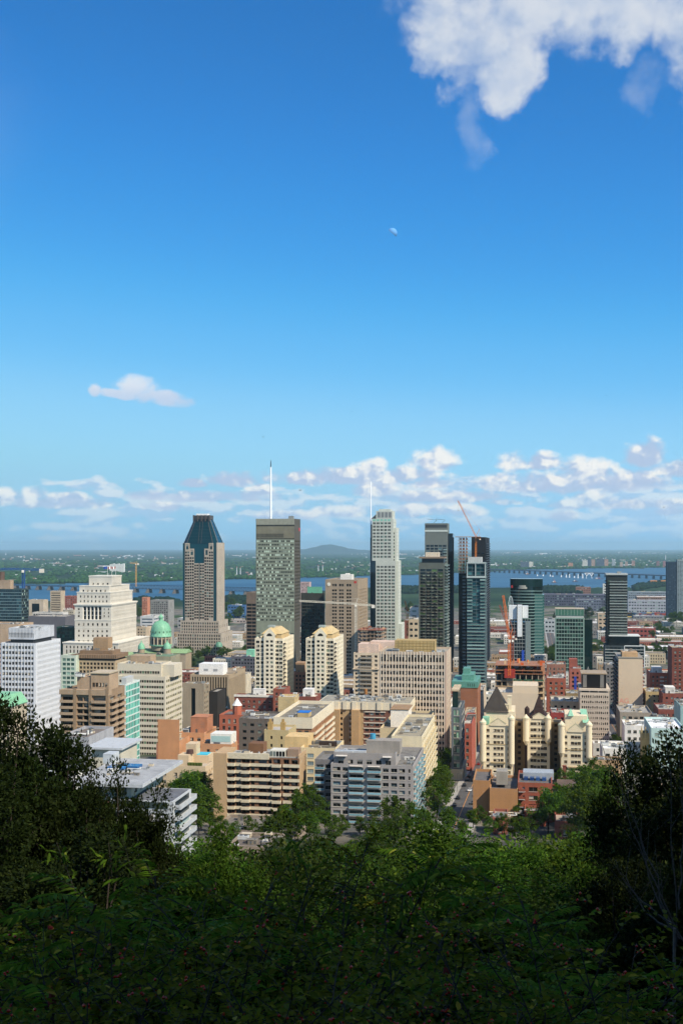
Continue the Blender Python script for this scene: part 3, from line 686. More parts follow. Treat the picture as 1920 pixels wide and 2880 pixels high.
def box_towers():
    dark = glass('14161a', '2b2f33', .2, .12)
    bld('office_tower', 'dark brown banded office tower squeezed beside the slate slab', 'office tower', 693, 723, 1480, 1666, wall('6a5a4b'), {'F': dict(fp=4.4, bw=9, ww=.94, wh=.62, t=14, b=3, m=(.3, .3), g=dark)}, D=40, units=3)
    bld('office_tower', 'black glass office block with a mint green plant room', 'office tower', 846, 910, 1320, 1668, wall('34352d'), {'F': dict(fp=4.0, bw=3.0, ww=.9, wh=.72, t=10, b=3, g=glass('0b1114', '2a4240', .3, .07)), 'R': dict(fp=4.0, bw=3., ww=.9, wh=.7, t=10, b=3)}, D=34, xs=912,
        units=4, pent=(.28, .9, .2, .7, 8, plain('67a98a', .5)))
    bld('apartment_block', 'distant pink apartment block peeking over the black glass office', 'apartment block', 845, 870, 2600, 1637, wall('a98c86'), {'F': dict(fp=3.2, bw=3, ww=.6, wh=.5, b=6)}, D=20, units=2, foot=False)
    # lower tower with vertical panels, its taller grey neighbour behind
    b = bld('condo_tower', 'tall grey condo tower with a plain blank crown and glazed balconies', 'condo tower', 1194, 1257.5, 1290, 1472, wall('5f6660', var=.08), {'F': dict(fp=3.15, bw=4.6, ww=.86, wh=.72, t=24, b=3, rec=.9, g=glass('182329', '7f948f', .35, .08)), 'R': dict(fp=3.15, bw=5, ww=.86, wh=.72, t=24, b=3, g=glass('0e151b', '26323c', .3))}, xs=1262.5, rm=wall('5d625e'), units=0)
    mb = MB(); mb.box(-.3, b.W + .3, -.3, 1, b.z(1495.5), b.z(1490.5)); mb.build('cornice_band', plain('b9c0b8'), b.root)
    mb = MB(); mb.box(.6, b.W - .6, -.08, -.003, b.z(1484), b.z(1476)); mb.build('vent_band', plain('33383a'), b.root)
    rm_ = MB(); 
    for s_ in (.35, .72): rm_.bar((b.W * s_, 8, b.H), (b.W * s_ + 4, 8, b.H + 4), .25); rm_.bar((b.W * s_ + 4, 8, b.H + 4), (b.W * s_ - 7, 8, b.H + 5), .25)
    rm_.build('davit_arm', plain('5a6062'), b.root)
    mb = MB(); mb.box(b.W + .1, b.W + 5.5, 6, 26, 0, b.z(1500)); mb.build('dark_flank', glass('0a1016', '16222c', .3, .06), b.root)
    for k in range(44):
        z_ = b.H - 30 - k * 3.15
        if z_ > 40: balcony(b.root, (0, 0), (1, 0), b.W * .82, b.W * .99, z_, 1.2, 1.0, plain('b6bdb7'), glass('6f8784', '93a5a1', .5), kind='glass')
    b = bld('condo_tower', 'dark green checkered condo tower with a black roof terrace storey', 'condo tower', 1177, 1249, 1160, 1583, wall('525850', var=.1), {'F': dict(fp=3.1, bw=5.6, ww=.9, wh=.8, t=6, b=2, rec=.5, g=glass('141b16', '55703a', .22, .08)), 'R': dict(fp=3.1, bw=4, ww=.8, wh=.7, t=2, b=3)}, D=26, rm=wall('4c4a45'), units=0)
    fr = plain('a99c8c'); 
    for c in range(5):
        u0 = b.W * (.16 + c * .165)
        for k in range(int(b.H / 3.1) - 3):
            if (k * 7 + c * 3) % 11 < 8: balcony(b.root, (0, 0), (1, 0), u0, u0 + b.W * .095, 3 + k * 3.1, 1.0, 1.0, fr, glass('39453a', '6d7f6c', .35), kind='glass')
    mb = MB(); mb.box(3, b.W - 1, 1.5, 22, b.H - .9, b.z(1570.5)); mb.build('top_storey', plain('17171a', .3), b.root)
    mb = MB(); mb.box(.5, b.W + .5, -.5, 23, b.z(1570.5), b.z(1566)); mb.build('roof_slab', plain('85735f'), b.root)
    mb = MB(); mb.box(b.up(1196, 6), b.up(1233.5, 6), 6, 18, b.z(1566), b.z(1553)); mb.build('penthouse', plain('c9bba4'), b.root)
    for k in range(58):
        z_ = 4 + k * 3.1
        if z_ < b.z(1590): balcony(b.root, (b.W, 0), (0, 1), 1.2, 24, z_, 3.6, 1.0, plain('97a39c'), glass('41524f', '7d928e', .4), kind='glass')
    # black balcony tower and glass tower under construction
    b = bld('condo_tower', 'slim black condo tower standing behind the tower under construction', 'condo tower', 1325, 1364, 1500, 1511, wall('17181d', var=.1), {'F': dict(fp=3.2, bw=5, ww=.8, wh=.5, t=20, b=3, g=glass('0b0d12', '2a3038', .3)), 'R': dict(fp=3.2, bw=4, ww=.8, wh=.5, t=18, b=3)}, xs=1377, rm=wall('2b2c30'), units=2)
    for k in range(60):
        z_ = b.z(1530) - k * 3.2
        if z_ > 3: balcony(b.root, (b.W, 0), (0, 1), 2, b.D - 2, z_, 1.4, 1.0, plain('3d4248'), plain('2a2e34'))
    b = bld('glass_tower', 'teal glass condo tower with open concrete floors at its top corner', 'condo tower', 1312, 1365, 1060, 1582, wall('465a5e', var=.1), {'F': dict(fp=3.2, bw=4.4, ww=.92, wh=.82, t=2, b=2, rec=.3, g=glass('1a3c44', '47777a', .45, .05)), 'R': dict(fp=3.2, bw=4, ww=.8, wh=.7, t=1, b=3)}, D=30, rm=wall('7d7d78'), units=0)
    wh = plain('a9b5b1'); H = b.H
    mb = MB(); mb.box(1, b.W - 4, 1.5, 24, H - .9, b.z(1567)); mb.build('formwork_screen', plain('aeb0ac'), b.root)
    mb = MB()
    for f in (.02, .46, .97): mb.box(b.W * f - .35, b.W * f + .35, -.9, -.1, b.z(1626), H)
    mb.box(-.2, b.W + .2, -1.2, -.05, H - .9, H + .2); mb.box(-.2, b.W + .2, -1.25, -.05, b.z(1625), b.z(1620)); mb.build('loggia_frame', wh, b.root)
    for k in range(90):
        z_ = b.z(1632) - k * 3.2
        if z_ < 3: break
        mid = k < 13 or k > 38
        if mid:
            balcony(b.root, (0, 0), (1, 0), .2, b.W * .30, z_, 1.3, 1., wh, glass('33625f', '86a8a2', .4), kind='glass'); balcony(b.root, (0, 0), (1, 0), b.W * .70, b.W - .2, z_, 1.3, 1., wh, glass('33625f', '86a8a2', .4), kind='glass')
        else: balcony(b.root, (0, 0), (1, 0), .2, b.W - .4, z_, 1.3, 1., wh, glass('33625f', '86a8a2', .4), kind='glass')
    mb = MB(); u0 = b.up(1289, 6); mb.box(u0, -.05, 6, 26, 0, b.z(1613)); mb.build('dark_wing', glass('0c1a1d', '274044', .3, .06), b.root)
    for k in range(60):
        z_ = b.z(1624) - k * 3.2
        if z_ > 3: balcony(b.root, (0, 6), (1, 0), u0 + (-u0) * .45, -.5 + u0 * .12, z_, 1.2, 1., wh, plain('4a5557'), kind='glass')
    fl = plain('9b6a45'); 
    for k in range(11):
        z_ = b.z(1613) + k * 3.1; mb = MB(); mb.box(u0 - .8, 1, 5.4, 26, z_, z_ + .35); mb.build('floor_slab', plain('9d8f80'), b.root)
        mb = MB()
        for q in range(5): mb.box(u0 + q * (-u0) / 4.6, u0 + q * (-u0) / 4.6 + .45, 6, 6.5, z_ + .36, z_ + 3.09)
        for q in range(3): mb.box(u0 + 1 + q * 2.8, u0 + 2.6 + q * 2.8, 7, 7.2, z_ + .36, z_ + 2.2)
        mb.build('formwork', fl, b.root)
    mb = MB(); mb.box(u0 - 3.5, 12, 4.6, 27, b.z(1613) + 11 * 3.1, b.z(1613) + 11 * 3.1 + .4); mb.build('work_deck', plain('b07a4e'), b.root)
    return b
GT = box_towers()
def crane(name, label, base, zmast, jib, tail, apex, m, lat=1.6, cab=None, luff=False):
    """tower crane built of lattice: mast, jib, counter-jib with ballast, cab and tie bars"""
    r = empty(name, base); tag(r, label, 'crane')
    B = Vector(base); mm = MB(); h = zmast - base[2]; w = lat / 2; th = lat * .11
    def lattice(mb, p, q, w, th, seg, up):
        d = (q - p); L = d.length; d.normalize(); s_ = d.cross(up).normalized(); t_ = s_.cross(d)
        cs = [s_ * w + t_ * w, s_ * -w + t_ * w, s_ * -w - t_ * w, s_ * w - t_ * w]
        for c in cs: mb.bar(p + c, q + c, th)
        n = max(2, int(L / seg))
        for k in range(n):
            a = p + d * (L * k / n); b = p + d * (L * (k + 1) / n)
            for i in range(4):
                if k % 2: mb.bar(a + cs[i], b + cs[(i + 1) % 4], th * .7)
                else: mb.bar(a + cs[(i + 1) % 4], b + cs[i], th * .7)
                mb.bar(b + cs[i], b + cs[(i + 1) % 4], th * .6)
    lattice(mm, Vector((0, 0, 0)), Vector((0, 0, h)), w, th, lat * 1.2, Vector((0, 1, 0))); mm.build('mast', m, r)
    top = Vector((0, 0, h)); J = Vector(jib) - B; T = Vector(tail) - B; A = Vector(apex) - B
    jb = MB(); lattice(jb, top + Vector((0, 0, lat * .5)), J, w * .75, th * .8, lat * 1.1, Vector((0, 0, 1)) if not luff else Vector((0, 1, 0))); jo = jb.build('jib', m, r)
    cb = MB(); lattice(cb, top + Vector((0, 0, lat * .3)), T, w * .7, th * .8, lat * 1.1, Vector((0, 0, 1))); cb.build('counter_jib', m, r)
    bl = MB(); q_ = .5 if luff else 1.; bl.box(T.x - lat * .9 * q_, T.x + lat * .9 * q_, T.y - lat * .6, T.y + lat * .6, T.z - lat * 1.3 * q_, T.z + lat * .3 * q_); bl.build('ballast', plain('cfc9bb'), r)
    tb = MB(); tb.bar(top, A, th * 1.3); tb.bar(A, top + (J - top) * (.62 if not luff else .98), th * .5); tb.bar(A, T, th * .5); tb.build('tie_bar', m, r)
    ca = MB(); ca.box(-lat * .5, lat * .4, -lat * 1.1, -lat * .55, h - lat * .9, h + lat * .1); ca.build('cab', cab or plain('e3ddd0'), r)
    hk = MB(); hp = top + (J - top) * (.97 if luff else .45); hk.bar(hp, hp - Vector((0, 0, lat * 6)), .07); hk.box(hp.x - .3, hp.x + .3, hp.y - .3, hp.y + .3, hp.z - lat * 6.5, hp.z - lat * 6); hk.build('hook', plain('4a4540'), r)
    return r
def cranes():
    org = plain('c9782a', .5); red = plain('8a4a3a', .5); wht = plain('d8d2c0', .5); blu = plain('1f4f8f', .5)
    p = lambda x, y, Y: tuple(P(x, y, Y))
    crane('tower_crane', 'orange luffing crane with raised jib on the tower under construction', p(1337, 1592, 1075), P(0, 1510, 1075).z, p(1287, 1408, 1075), p(1349, 1516, 1075), p(1347, 1488, 1075), org, 1.35, luff=True)
    crane('tower_crane', 'orange luffing crane rising out of the concrete frame of the unfinished building', p(1431, 1900, 760), P(0, 1800, 760).z, p(1414, 1675, 760), p(1442, 1790, 760), p(1440, 1768, 760), plain('cf6a22', .5), 1.6, luff=True)
    crane('tower_crane', 'red lattice crane jib leaning behind the orange luffing crane', p(1440, 1880, 830), P(0, 1800, 830).z, p(1404, 1702, 830), p(1450, 1796, 830), p(1448, 1775, 830), red, 1.5, luff=True)
    crane('tower_crane', 'slim cream tower crane with horizontal jib before the tan hotel', p(1000, 1830, 1010), P(0, 1701, 1010).z, p(842, 1690, 1010), p(1049, 1703, 1010), p(1005, 1683, 1010), wht, 1.7)
    crane('tower_crane', 'blue tower crane beside the dark glass block at the edge', p(67, 1760, 1700), P(0, 1604, 1700).z, p(-120, 1600, 1700), p(118, 1602, 1700), p(68, 1598, 1700), blu, 3.6)
    crane('tower_crane', 'thin yellow tower crane standing near the far river bank', p(383, 1650, 3800), P(0, 1586, 3800).z, p(366, 1583, 3800), p(389, 1585, 3800), p(384, 1579, 3800), plain('d9a45a'), 3.4)
    crane('tower_crane', 'small orange crane between the spire tower and the checkered condo', p(1145, 1790, 1330), P(0, 1720, 1330).z, p(1138, 1690, 1330), p(1149, 1722, 1330), p(1147, 1712, 1330), org, 2.2, luff=True)
cranes()
# ------------------------------------------------------------------ more of the skyline
def stone_block():
    """stepped Beaux-Arts stone office block"""
    st = wall('b9b2a2', var=.1, sc=.06); gm = glass('15130f', '5c564a', .15); tr = wall('c4beae', var=.08)
    b = Bld('stone_building', 'stepped grey stone office block with a columned upper storey and flags', 'office building', 211, 313, 1330, 1702, xs=384)
    W_, D_ = b.W, b.D; z = b.z
    def tier(x0, x1, y0, y1, z0, z1, rw, n, m, ind=False, nR=None):
        w = x1 - x0
        shell(b.root, x0, y0, w, y1 - y0, z0, z1, {'F': dict(rows=rw, nb=n, ww=.36, m=(2.2, 2.2), rec=.45, ind=ind, bar=False), 'R': dict(rows=rw, nb=nR or int((y1 - y0) / 3.6), ww=.32, m=(2, 2), rec=.35)}, st, wall('9b9486'), gm, name='tier')
    zb, zc = 0, z(1702)
    # main body: four-storey groups between string courses
    rw = [(z(1806) + 0, z(1800)), (z(1790), z(1784)), (z(1777), z(1771)), (z(1759), z(1752))]
    rw = sorted([(min(a), max(a)) for a in rw]); lowr = [(rw[0][0] - 5 * k - 5, rw[0][0] - 5 * k - 2.2) for k in range(6)][::-1]
    tier(0, W_, 0, D_, 0, z(1742), lowr + rw, 7, st, ind=True, nR=26)
    upper = [(z(1735), z(1729)), (z(1725), z(1720)), (z(1715), z(1710))]; upper = sorted([(min(a), max(a)) for a in upper])
    # end pavilions and the columned middle of the upper order
    s0, s1 = W_ * .22, W_ * .74
    shell(b.root, 0, 0, s0, D_, z(1742), zc, {'F': dict(rows=upper, nb=1, ww=.3, m=(1, 1), rec=.45, ind=True, bar=False)}, st, wall('9b9486'), gm, name='pavilion')
    shell(b.root, s1, 0, W_ - s1, D_, z(1742), zc, {'F': dict(rows=upper, nb=2, ww=.24, m=(.5, .5), rec=.45, ind=True, bar=False), 'R': dict(rows=upper, nb=22, ww=.3, m=(8, 4), rec=.4)}, st, wall('9b9486'), gm, name='pavilion')
    mb = MB(); mb.box(s0, s1, 2.2, D_, z(1742), zc); mb.build('colonnade_wall', gm, b.root)
    for k in range(6):
        u = s0 + (s1 - s0) * k / 5; mb = MB(); mb.cyl(u, 1., z(1741), z(1707), 1.0, .85, 12); mb.box(u - 1.2, u + 1.2, -.1, 2.1, z(1707), z(1706)); mb.box(u - 1.2, u + 1.2, -.1, 2.1, z(1743), z(1741)); mb.build('column', tr, b.root)
    for k in range(5):
        u = s0 + (s1 - s0) * (k + .5) / 5
        mb = MB(); mb.box(u - 1.1, u + 1.1, 1.9, 2.15, z(1742) + 4.5, z(1742) + 5.3); mb.box(u - 1.1, u + 1.1, 1.9, 2.15, z(1742) + 9.6, z(1742) + 10.4); mb.build('spandrel', tr, b.root)
    def cornice(x0, x1, y0, y1, zz, e, h):
        mb = MB(); mb.box(x0 - e, x1 + e, y0 - e, y1 + e, zz, zz + h); mb.box(x0 - e * .5, x1 + e * .5, y0 - e * .5, y1 + e * .5, zz - h * .8, zz - .003); mb.build('cornice', tr, b.root)
    cornice(0, W_, 0, D_, zc, 1.3, 1.5); cornice(0, W_, 0, D_, z(1744), .5, .8); cornice(0, W_, 0, D_, z(1765), .3, .5)
    # set-back tiers
    def up(px, v): return b.up(px, v)
    v = 5.; x0, x1 = up(217, v), up(311, v); rw2 = sorted([(z(1696), z(1690)), (z(1684), z(1678))]); tier(x0, x1, v, D_ - 6, zc + 1.5, z(1667), [(z(1694), z(1688)), (z(1681), z(1675))], 8, st, True)
    v = 8.; x0, x1 = up(224, v), up(307, v); cornice(up(217, 5.), up(311, 5.), 5., D_ - 6, z(1667), .5, .8); tier(x0, x1, v, D_ - 9, z(1666) - 1, z(1649), [(z(1665), z(1659))], 6, st, True)
    cornice(x0, x1, v, D_ - 9, z(1649), .4, .7)
    v = 15.; x0, x1 = up(251, v), up(315, v); tier(x0, x1, v, D_ * .55, z(1649), z(1622), [(z(1645), z(1640))], 4, st, True); cornice(x0, x1, v, D_ * .55, z(1622), .5, 1.)
    # front podium
    v = -14.; x0, x1 = up(178, v), up(333, v); t = z(1806); tier(x0, x1, v, D_ + 6, 0, t, [(t - 14, t - 7.5), (t - 6, t - 3)], 14, st); cornice(x0, x1, v, D_ + 6, t, .8, 1.)
    for k, (px, c) in enumerate(((303, '2c4f9e'), (315, 'a8272a'), (326, 'a8272a'))):
        u = up(px, 18.); mb = MB(); mb.bar((u, 18, z(1622)), (u, 18, z(1592)), .22, 0, 6); f = mb.build('flagpole', plain('d8d8d4'), b.root)
        fl = MB(); zt = z(1593); n = 6
        for i in range(n):
            a, c_ = i / n, (i + 1) / n; w = lambda q: math.sin(q * 7) * .35
            fl.quad((u - 5 * a, 18 + w(a), zt - 3 - a * .8), (u - 5 * c_, 18 + w(c_), zt - 3 - c_ * .8), (u - 5 * c_, 18 + w(c_), zt - c_ * .8), (u - 5 * a, 18 + w(a), zt - a * .8), 1 if k > 0 and 2 <= i < 4 else 0)
        fl.build('flag', [plain(c), plain('e8e6e0')], f)
stone_block()
def church():
    cu = plain('74ab8a', .6); cu2 = plain('86a274', .6); st = wall('8d7d63', var=.14)
    Y = 1290; c = P(453, 1823, Y); zb = c.z - 28
    r = empty('cathedral', (c.x, c.y, zb), -DEL); tag(r, 'domed cathedral with green copper dome, lantern and stone drum', 'cathedral')
    k = Y / F; zz = lambda py: CAMZ - (py - HY) / F * Y - zb; R = 28.5 * k
    mb = MB(); mb.lathe(0, 0, [(R * 1.06, zz(1790)), (R * 1.06, zz(1786)), (R, zz(1785)), (R * .98, zz(1774)), (R * .9, zz(1764)), (R * .74, zz(1755)), (R * .5, zz(1749)), (R * .24, zz(1746)), (R * .22, zz(1744))], 32); d = mb.build('dome', cu, r, smooth=True)
    rb = MB()
    for q in range(16):
        a = 2 * math.pi * q / 16; pr = [(R * 1.0, zz(1785)), (R * .98, zz(1774)), (R * .9, zz(1764)), (R * .74, zz(1755)), (R * .5, zz(1749)), (R * .24, zz(1746))]
        for (r0, z0), (r1, z1) in zip(pr[:-1], pr[1:]): rb.bar((math.cos(a) * r0, math.sin(a) * r0, z0), (math.cos(a) * r1, math.sin(a) * r1, z1), .28)
    rb.build('rib', cu, d)
    for q in range(16):
        a = 2 * math.pi * (q + .5) / 16; mb = MB(); x, y = math.cos(a) * R * .985, math.sin(a) * R * .985; mb.cyl(x, y, zz(1778), zz(1774), .7, .5, 8); mb.build('dormer', plain('3c5f48'), d)
    mb = MB(); mb.lathe(0, 0, [(R * .2, zz(1746)), (R * .2, zz(1737)), (R * .27, zz(1736.5)), (R * .2, zz(1733)), (R * .08, zz(1729)), (.05, zz(1724))], 16); mb.build('lantern', cu, d, smooth=False)
    mb = MB(); mb.bar((0, 0, zz(1726)), (0, 0, zz(1720)), .2); mb.bar((-1, 0, zz(1722)), (1, 0, zz(1722)), .2); mb.build('cross', plain('3a3f38'), d)
    mb = MB(); mb.cyl(0, 0, zz(1828), zz(1788), R * .97, n=32); dr = mb.build('drum', st, r)
    for q in range(16):
        a = 2 * math.pi * q / 16; mb = MB(); x, y = math.cos(a) * R * 1.02, math.sin(a) * R * 1.02; mb.cyl(x, y, zz(1812), zz(1791), .75, n=8); mb.build('column', wall('a99b80'), dr)
        a += math.pi / 16; x, y = math.cos(a) * R * .96, math.sin(a) * R * .96; mb = MB(); mb.cyl(x, y, zz(1809), zz(1796), 1.0, n=8); mb.build('window', plain('1f1d1a'), dr)
    mb = MB(); mb.cyl(0, 0, zz(1815), zz(1812), R * 1.12, n=32); mb.build('cornice', cu, dr)
    for (px, py, s) in ((481, 1816, .38), (406, 1818, .34)):
        x = (px - 453) * k; y = -12; mb = MB(); rr = R * s
        mb.lathe(x, y, [(rr * 1.05, zz(py + 5)), (rr, zz(py + 3)), (rr * .92, zz(py - 4)), (rr * .6, zz(py - 9)), (rr * .2, zz(py - 12)), (rr * .15, zz(py - 16)), (.05, zz(py - 20))], 18); o = mb.build('side_dome', cu, r, smooth=True)
        mb = MB(); mb.cyl(x, y, 5, zz(py + 5), rr * .95, n=16); mb.build('turret', st, o)
    # nave and transept with shallow copper roofs
    def gable(x0, x1, y0, y1, z0, z1, zr, nm, axis):
        mb = MB(); mb.box(x0, x1, y0, y1, 0, z0); mb.build(nm, st, r)
        g_ = MB(); e = .8
        if axis == 'x':
            ym = (y0 + y1) / 2; g_.quad((x0 - e, y0 - e, z0), (x1 + e, y0 - e, z0), (x1 + e, ym, zr), (x0 - e, ym, zr)); g_.quad((x1 + e, y1 + e, z0), (x0 - e, y1 + e, z0), (x0 - e, ym, zr), (x1 + e, ym, zr)); g_.tri((x1 + e, y0 - e, z0), (x1 + e, y1 + e, z0), (x1 + e, ym, zr)); g_.tri((x0 - e, y1 + e, z0), (x0 - e, y0 - e, z0), (x0 - e, ym, zr))
        g_.build('roof', cu2, r)
    gable(-24, 50 * k * 1.6, -10, 12, zz(1834), 0, zz(1824), 'transept', 'x'); gable(-96 * k, 10, -16, 2, zz(1845), 0, zz(1833), 'nave', 'x')
church()
def gabled_twins():
    st = wall('cfc3a4', var=.1, sc=.08); gm = glass('161b18', '7d8c7a', .2); ye = wall('b79a5e', var=.1); rf = plain('bfa878', .6)
    for (xl, xr, xs, lab) in ((717, 795, 826, 'cream condo tower with arched gable standing before the slate slab tower'), (860, 938, 966, 'cream condo tower with arched gable standing before the tan hotel')):
        b = Bld('condo_tower', lab, 'condo tower', xl, xr, 840, 1795, xs=xs); W_, D_, H = b.W, b.D, b.H; b.root['group'] = 'matching gabled condo towers'
        fp = 2.95; rw = rows(6, H - 1.2, fp, .6)
        cl = [(W_ * f - 1.35, W_ * f + 1.35) for f in (.10, .27)] + [(W_ * .40, W_ * .40 + 2.5), (W_ * .55, W_ * .55 + 2.5)] + [(W_ * f - 1.25, W_ * f + 1.25) for f in (.80, .93)]
        shell(b.root, 0, 0, W_, D_, 0, H, {'F': dict(rows=rw, cols=cl, rec=.4, ind=True), 'R': dict(rows=rw, nb=7, ww=.45, m=(5, 1.5), rec=.4)}, st, rf, gm)
        # projecting central bay carrying the gable
        u0, u1 = W_ * .33, W_ * .74; zt = b.z(1786); zg = b.z(1765)
        mb = MB(); re = facade(mb, (u0, -1.2), (1, 0), 0, u1 - u0, 0, zt - 1.5, rows(6, zt - 3, fp, .55), cols(1, u1 - u0 - 1, 3.2, .62), .35)
        for q in (u0, u1): mb.quad((q, -1.2, 0), (q, .2, 0), (q, .2, zt - 1.5), (q, -1.2, zt - 1.5))
        um = (u0 + u1) / 2; mb.quad((u0, -1.2, zt - 1.5), (u1, -1.2, zt - 1.5), (u1, -1.2, zt), (u0, -1.2, zt)); mb.tri((u0 - .6, -1.2, zt), (u1 + .6, -1.2, zt), (um, -1.2, zg)); bay = mb.build('gable_bay', st, b.root)
        panes(b.root, re, (u0, -1.2), (1, 0), .35, gm, True)
        mb = MB(); mb.quad((u0 - .6, -1.2, zt), (um, -1.2, zg), (um, 8, zg), (u0 - .6, 8, zt)); mb.quad((um, -1.2, zg), (u1 + .6, -1.2, zt), (u1 + .6, 8, zt), (um, 8, zg)); mb.build('gable_roof', rf, b.root)
        am = MB(); pts = [(um + 2.1 * math.cos(math.pi * q / 10), zt - .6 + 2.1 * math.sin(math.pi * q / 10)) for q in range(11)]
        for (a, c_), (d, e) in zip(pts[:-1], pts[1:]): am.tri((um, -1.26, zt - .6), (a, -1.26, c_), (d, -1.26, e))
        am.build('arch_window', plain('2a2620', .2), bay)
        # hipped upper storey
        x0, x1, y0, y1 = W_ * .22, W_ * .92, 3, D_ * .75; zr = b.z(1766)
        mb = MB(); mb.box(x0, x1, y0, y1, H - 1, b.z(1783)); mb.build('attic', ye, b.root)
        mb = MB(); mb.prism([(x0 - .5, y0 - .5), (x1 + .5, y0 - .5), (x1 + .5, y1 + .5), (x0 - .5, y1 + .5)], b.z(1783), zr, 0, None, [(x0 + 5, y0 + 3.5), (x1 - 5, y0 + 3.5), (x1 - 5, y1 - 3.5), (x0 + 5, y1 - 3.5)]); mb.build('hip_roof', rf, b.root)
        mb = MB(); mb.box(W_ * .4, W_ * .62, 6, 11, zr, zr + 1.6); mb.build('roof_vent', plain('9aa39c'), b.root)
        for k, (ra, rb) in enumerate(rw):
            if k % 1 == 0: balcony(b.root, (W_, 0), (0, 1), 1.0, 4.6, ra - .9, 1.4, 1., wall('9c8c6c'), plain('3a3530'))
gabled_twins()
def right_towers():
    g1 = glass('0f2a28', '2e5a52', .3, .05)
    # rounded green glass tower
    Y = 1520; b = Bld('glass_tower', 'dark green glass tower with curved front and flat square crown', 'office tower', 1432, 1524, Y, 1628, D=34)
    W_, H = b.W, b.H; n = 14; arc = [(W_ * .5 + W_ * .52 * math.sin(a), 12 - 14 * math.cos(a) + 2) for a in np.linspace(-1.15, .55, n)]
    pl = arc + [(W_, arc[-1][1]), (W_, 34), (0, 34)]
    mb = MB(); mb.prism(pl, 0, H - 1); mb.build('glass_body', g1, b.root)
    for k in range(60):
        z_ = b.z(1661) - k * 4.1
        if z_ < 4: break
        mb = MB(); e = [((x - W_ * .5) * 1.012 + W_ * .5, (y - 15) * 1.02 + 15) for x, y in pl]; mb.prism(e, z_ - .9, z_); mb.build('floor_band', plain('7f9992', .4), b.root)
    mb = MB(); mb.prism([((x - W_ * .5) * 1.02 + W_ * .5, (y - 15) * 1.03 + 15) for x, y in pl], b.z(1650), H); mb.build('crown', glass('1c3836', '2b4d4a', .4, .1), b.root)
    mb = MB(); mb.prism([((x - W_ * .5) * .62 + W_ * .43, (y - 15) * 1.05 + 15) for x, y in arc] + [(W_ * .7, 10), (W_ * .1, 10)], b.z(1656), b.z(1646)); mb.build('louver_band', plain('9a9a90'), b.root)
    mb = MB(); mb.box(W_ * .62, b.up(1529, 4), 2, 30, 0, b.z(1672)); w = mb.build('side_block', glass('1f4744', '3d6b64', .4, .08), b.root)
    for k in range(32): 
        z_ = b.z(1676) - k * 4.1
        if z_ > 4: mb = MB(); mb.box(W_ * .62 - .1, b.up(1529, 4) + .1, 1.8, 30, z_ - .5, z_); mb.build('floor_band', plain('6f8a84', .4), w)
    mb = MB(); mb.box(W_ * .05, W_ * .1, -2.3, -2.0, b.z(1653), b.z(1646)); mb.build('emblem', plain('a3262a'), b.root)
    # white frame and half-finished block before it
    b = Bld('unfinished_building', 'grey half-clad building with white hoist shafts before the round glass tower', 'construction', 1431, 1491, 1180, 1742, D=26)
    W_, H = b.W, b.H; fp = 3.9
    for k in range(int(H / fp)):
        mb = MB(); mb.box(0, W_, 0, 26, k * fp, k * fp + .45); mb.build('floor_slab', plain('8f928e'), b.root)
    mb = MB()
    for q in range(9):
        for v in (.3, 12, 25): mb.box(W_ * q / 8 - .25 + (.3 if q == 0 else -.3), W_ * q / 8 + .25 + (.3 if q == 0 else -.3), v, v + .5, .46, H - 1.)
    mb.build('column', plain('7d807c'), b.root, kind='stuff')
    mb = MB(); mb.box(.8, W_ - .8, 3, 24, 0, H - 3); mb.build('inner_wall', glass('3d4648', '8b9492', .45, .3), b.root)
    mb = MB(); mb.box(W_ * .76, W_, -.4, 3, 0, H - 2); mb.build('clad_corner', plain('74807e'), b.root)
    for (px0, px1, py0, py1) in ((1430, 1452, 1742, 1703), (1454, 1467, 1790, 1702), (1468, 1484, 1738, 1704)):
        mb = MB(); mb.box(b.u(px0), b.u(px1), 2 - (1 if px0 == 1454 else 0) * 3, 12, b.z(py0), b.z(py1)); mb.build('hoist_shaft', plain('d9dcda', .5), b.root)
    mb = MB(); um = b.u(1435); 
    for q in range(9):
        a0, a1 = math.pi * q / 9, math.pi * (q + 1) / 9; h = b.z(1677) - b.z(1705); mb.bar((um - 2.2 * math.cos(a0), 6, b.z(1705) + h * math.sin(a0)), (um - 2.2 * math.cos(a1), 6, b.z(1705) + h * math.sin(a1)), .35)
    mb.bar((um, 6, b.z(1705)), (um, 6, b.z(1677)), .3); mb.build('hoop', plain('c9d2d0'), b.root)
    mb = MB(); mb.box(b.u(1466), b.u(1473), -2, -.5, b.z(1858), b.z(1828)); mb.build('chute', plain('1d46a8'), b.root)
    # green curtain-wall block
    b = Bld('glass_office', 'green glass office block with white framed grid and green plant storey', 'office building', 1560, 1642, 1260, 1737, xs=1668); W_, D_, H = b.W, b.D, b.H
    gg = glass('0d2620', '2f5548', .3, .06)
    shell(b.root, 0, 0, W_, D_, 0, H, {'F': dict(fp=4.0, bw=3.1, ww=.94, wh=.78, t=1, b=3, rec=.15, pier=.25, pw=.12, pmat=plain('9fb3a8'), pb=2, pt=0), 'R': dict(fp=4., bw=3.1, ww=.94, wh=.78, t=1, b=3, rec=.15)}, wall('6d8a7c', var=.08), wall('8a8d86'), gg)
    mb = MB(); mb.box(1, W_ - .6, 1, 20, b.z(1737) - .5, b.z(1731)); mb.build('white_band', plain('b6b8b0'), b.root)
    ps = MB(); ps.box(.4, W_ - .4, .6, 20, b.z(1731), b.z(1713)); o = ps.build('plant_storey', plain('3f6b56', .4), b.root)
    mb = MB()
    for q in range(10): mb.box(W_ * q / 9 - .12 + (.5 if q == 0 else -.4), W_ * q / 9 + .12 + (.5 if q == 0 else -.4), .4, .597, b.z(1731), b.z(1711))
    mb.build('mullion', plain('b9c7bd'), o, kind='stuff')
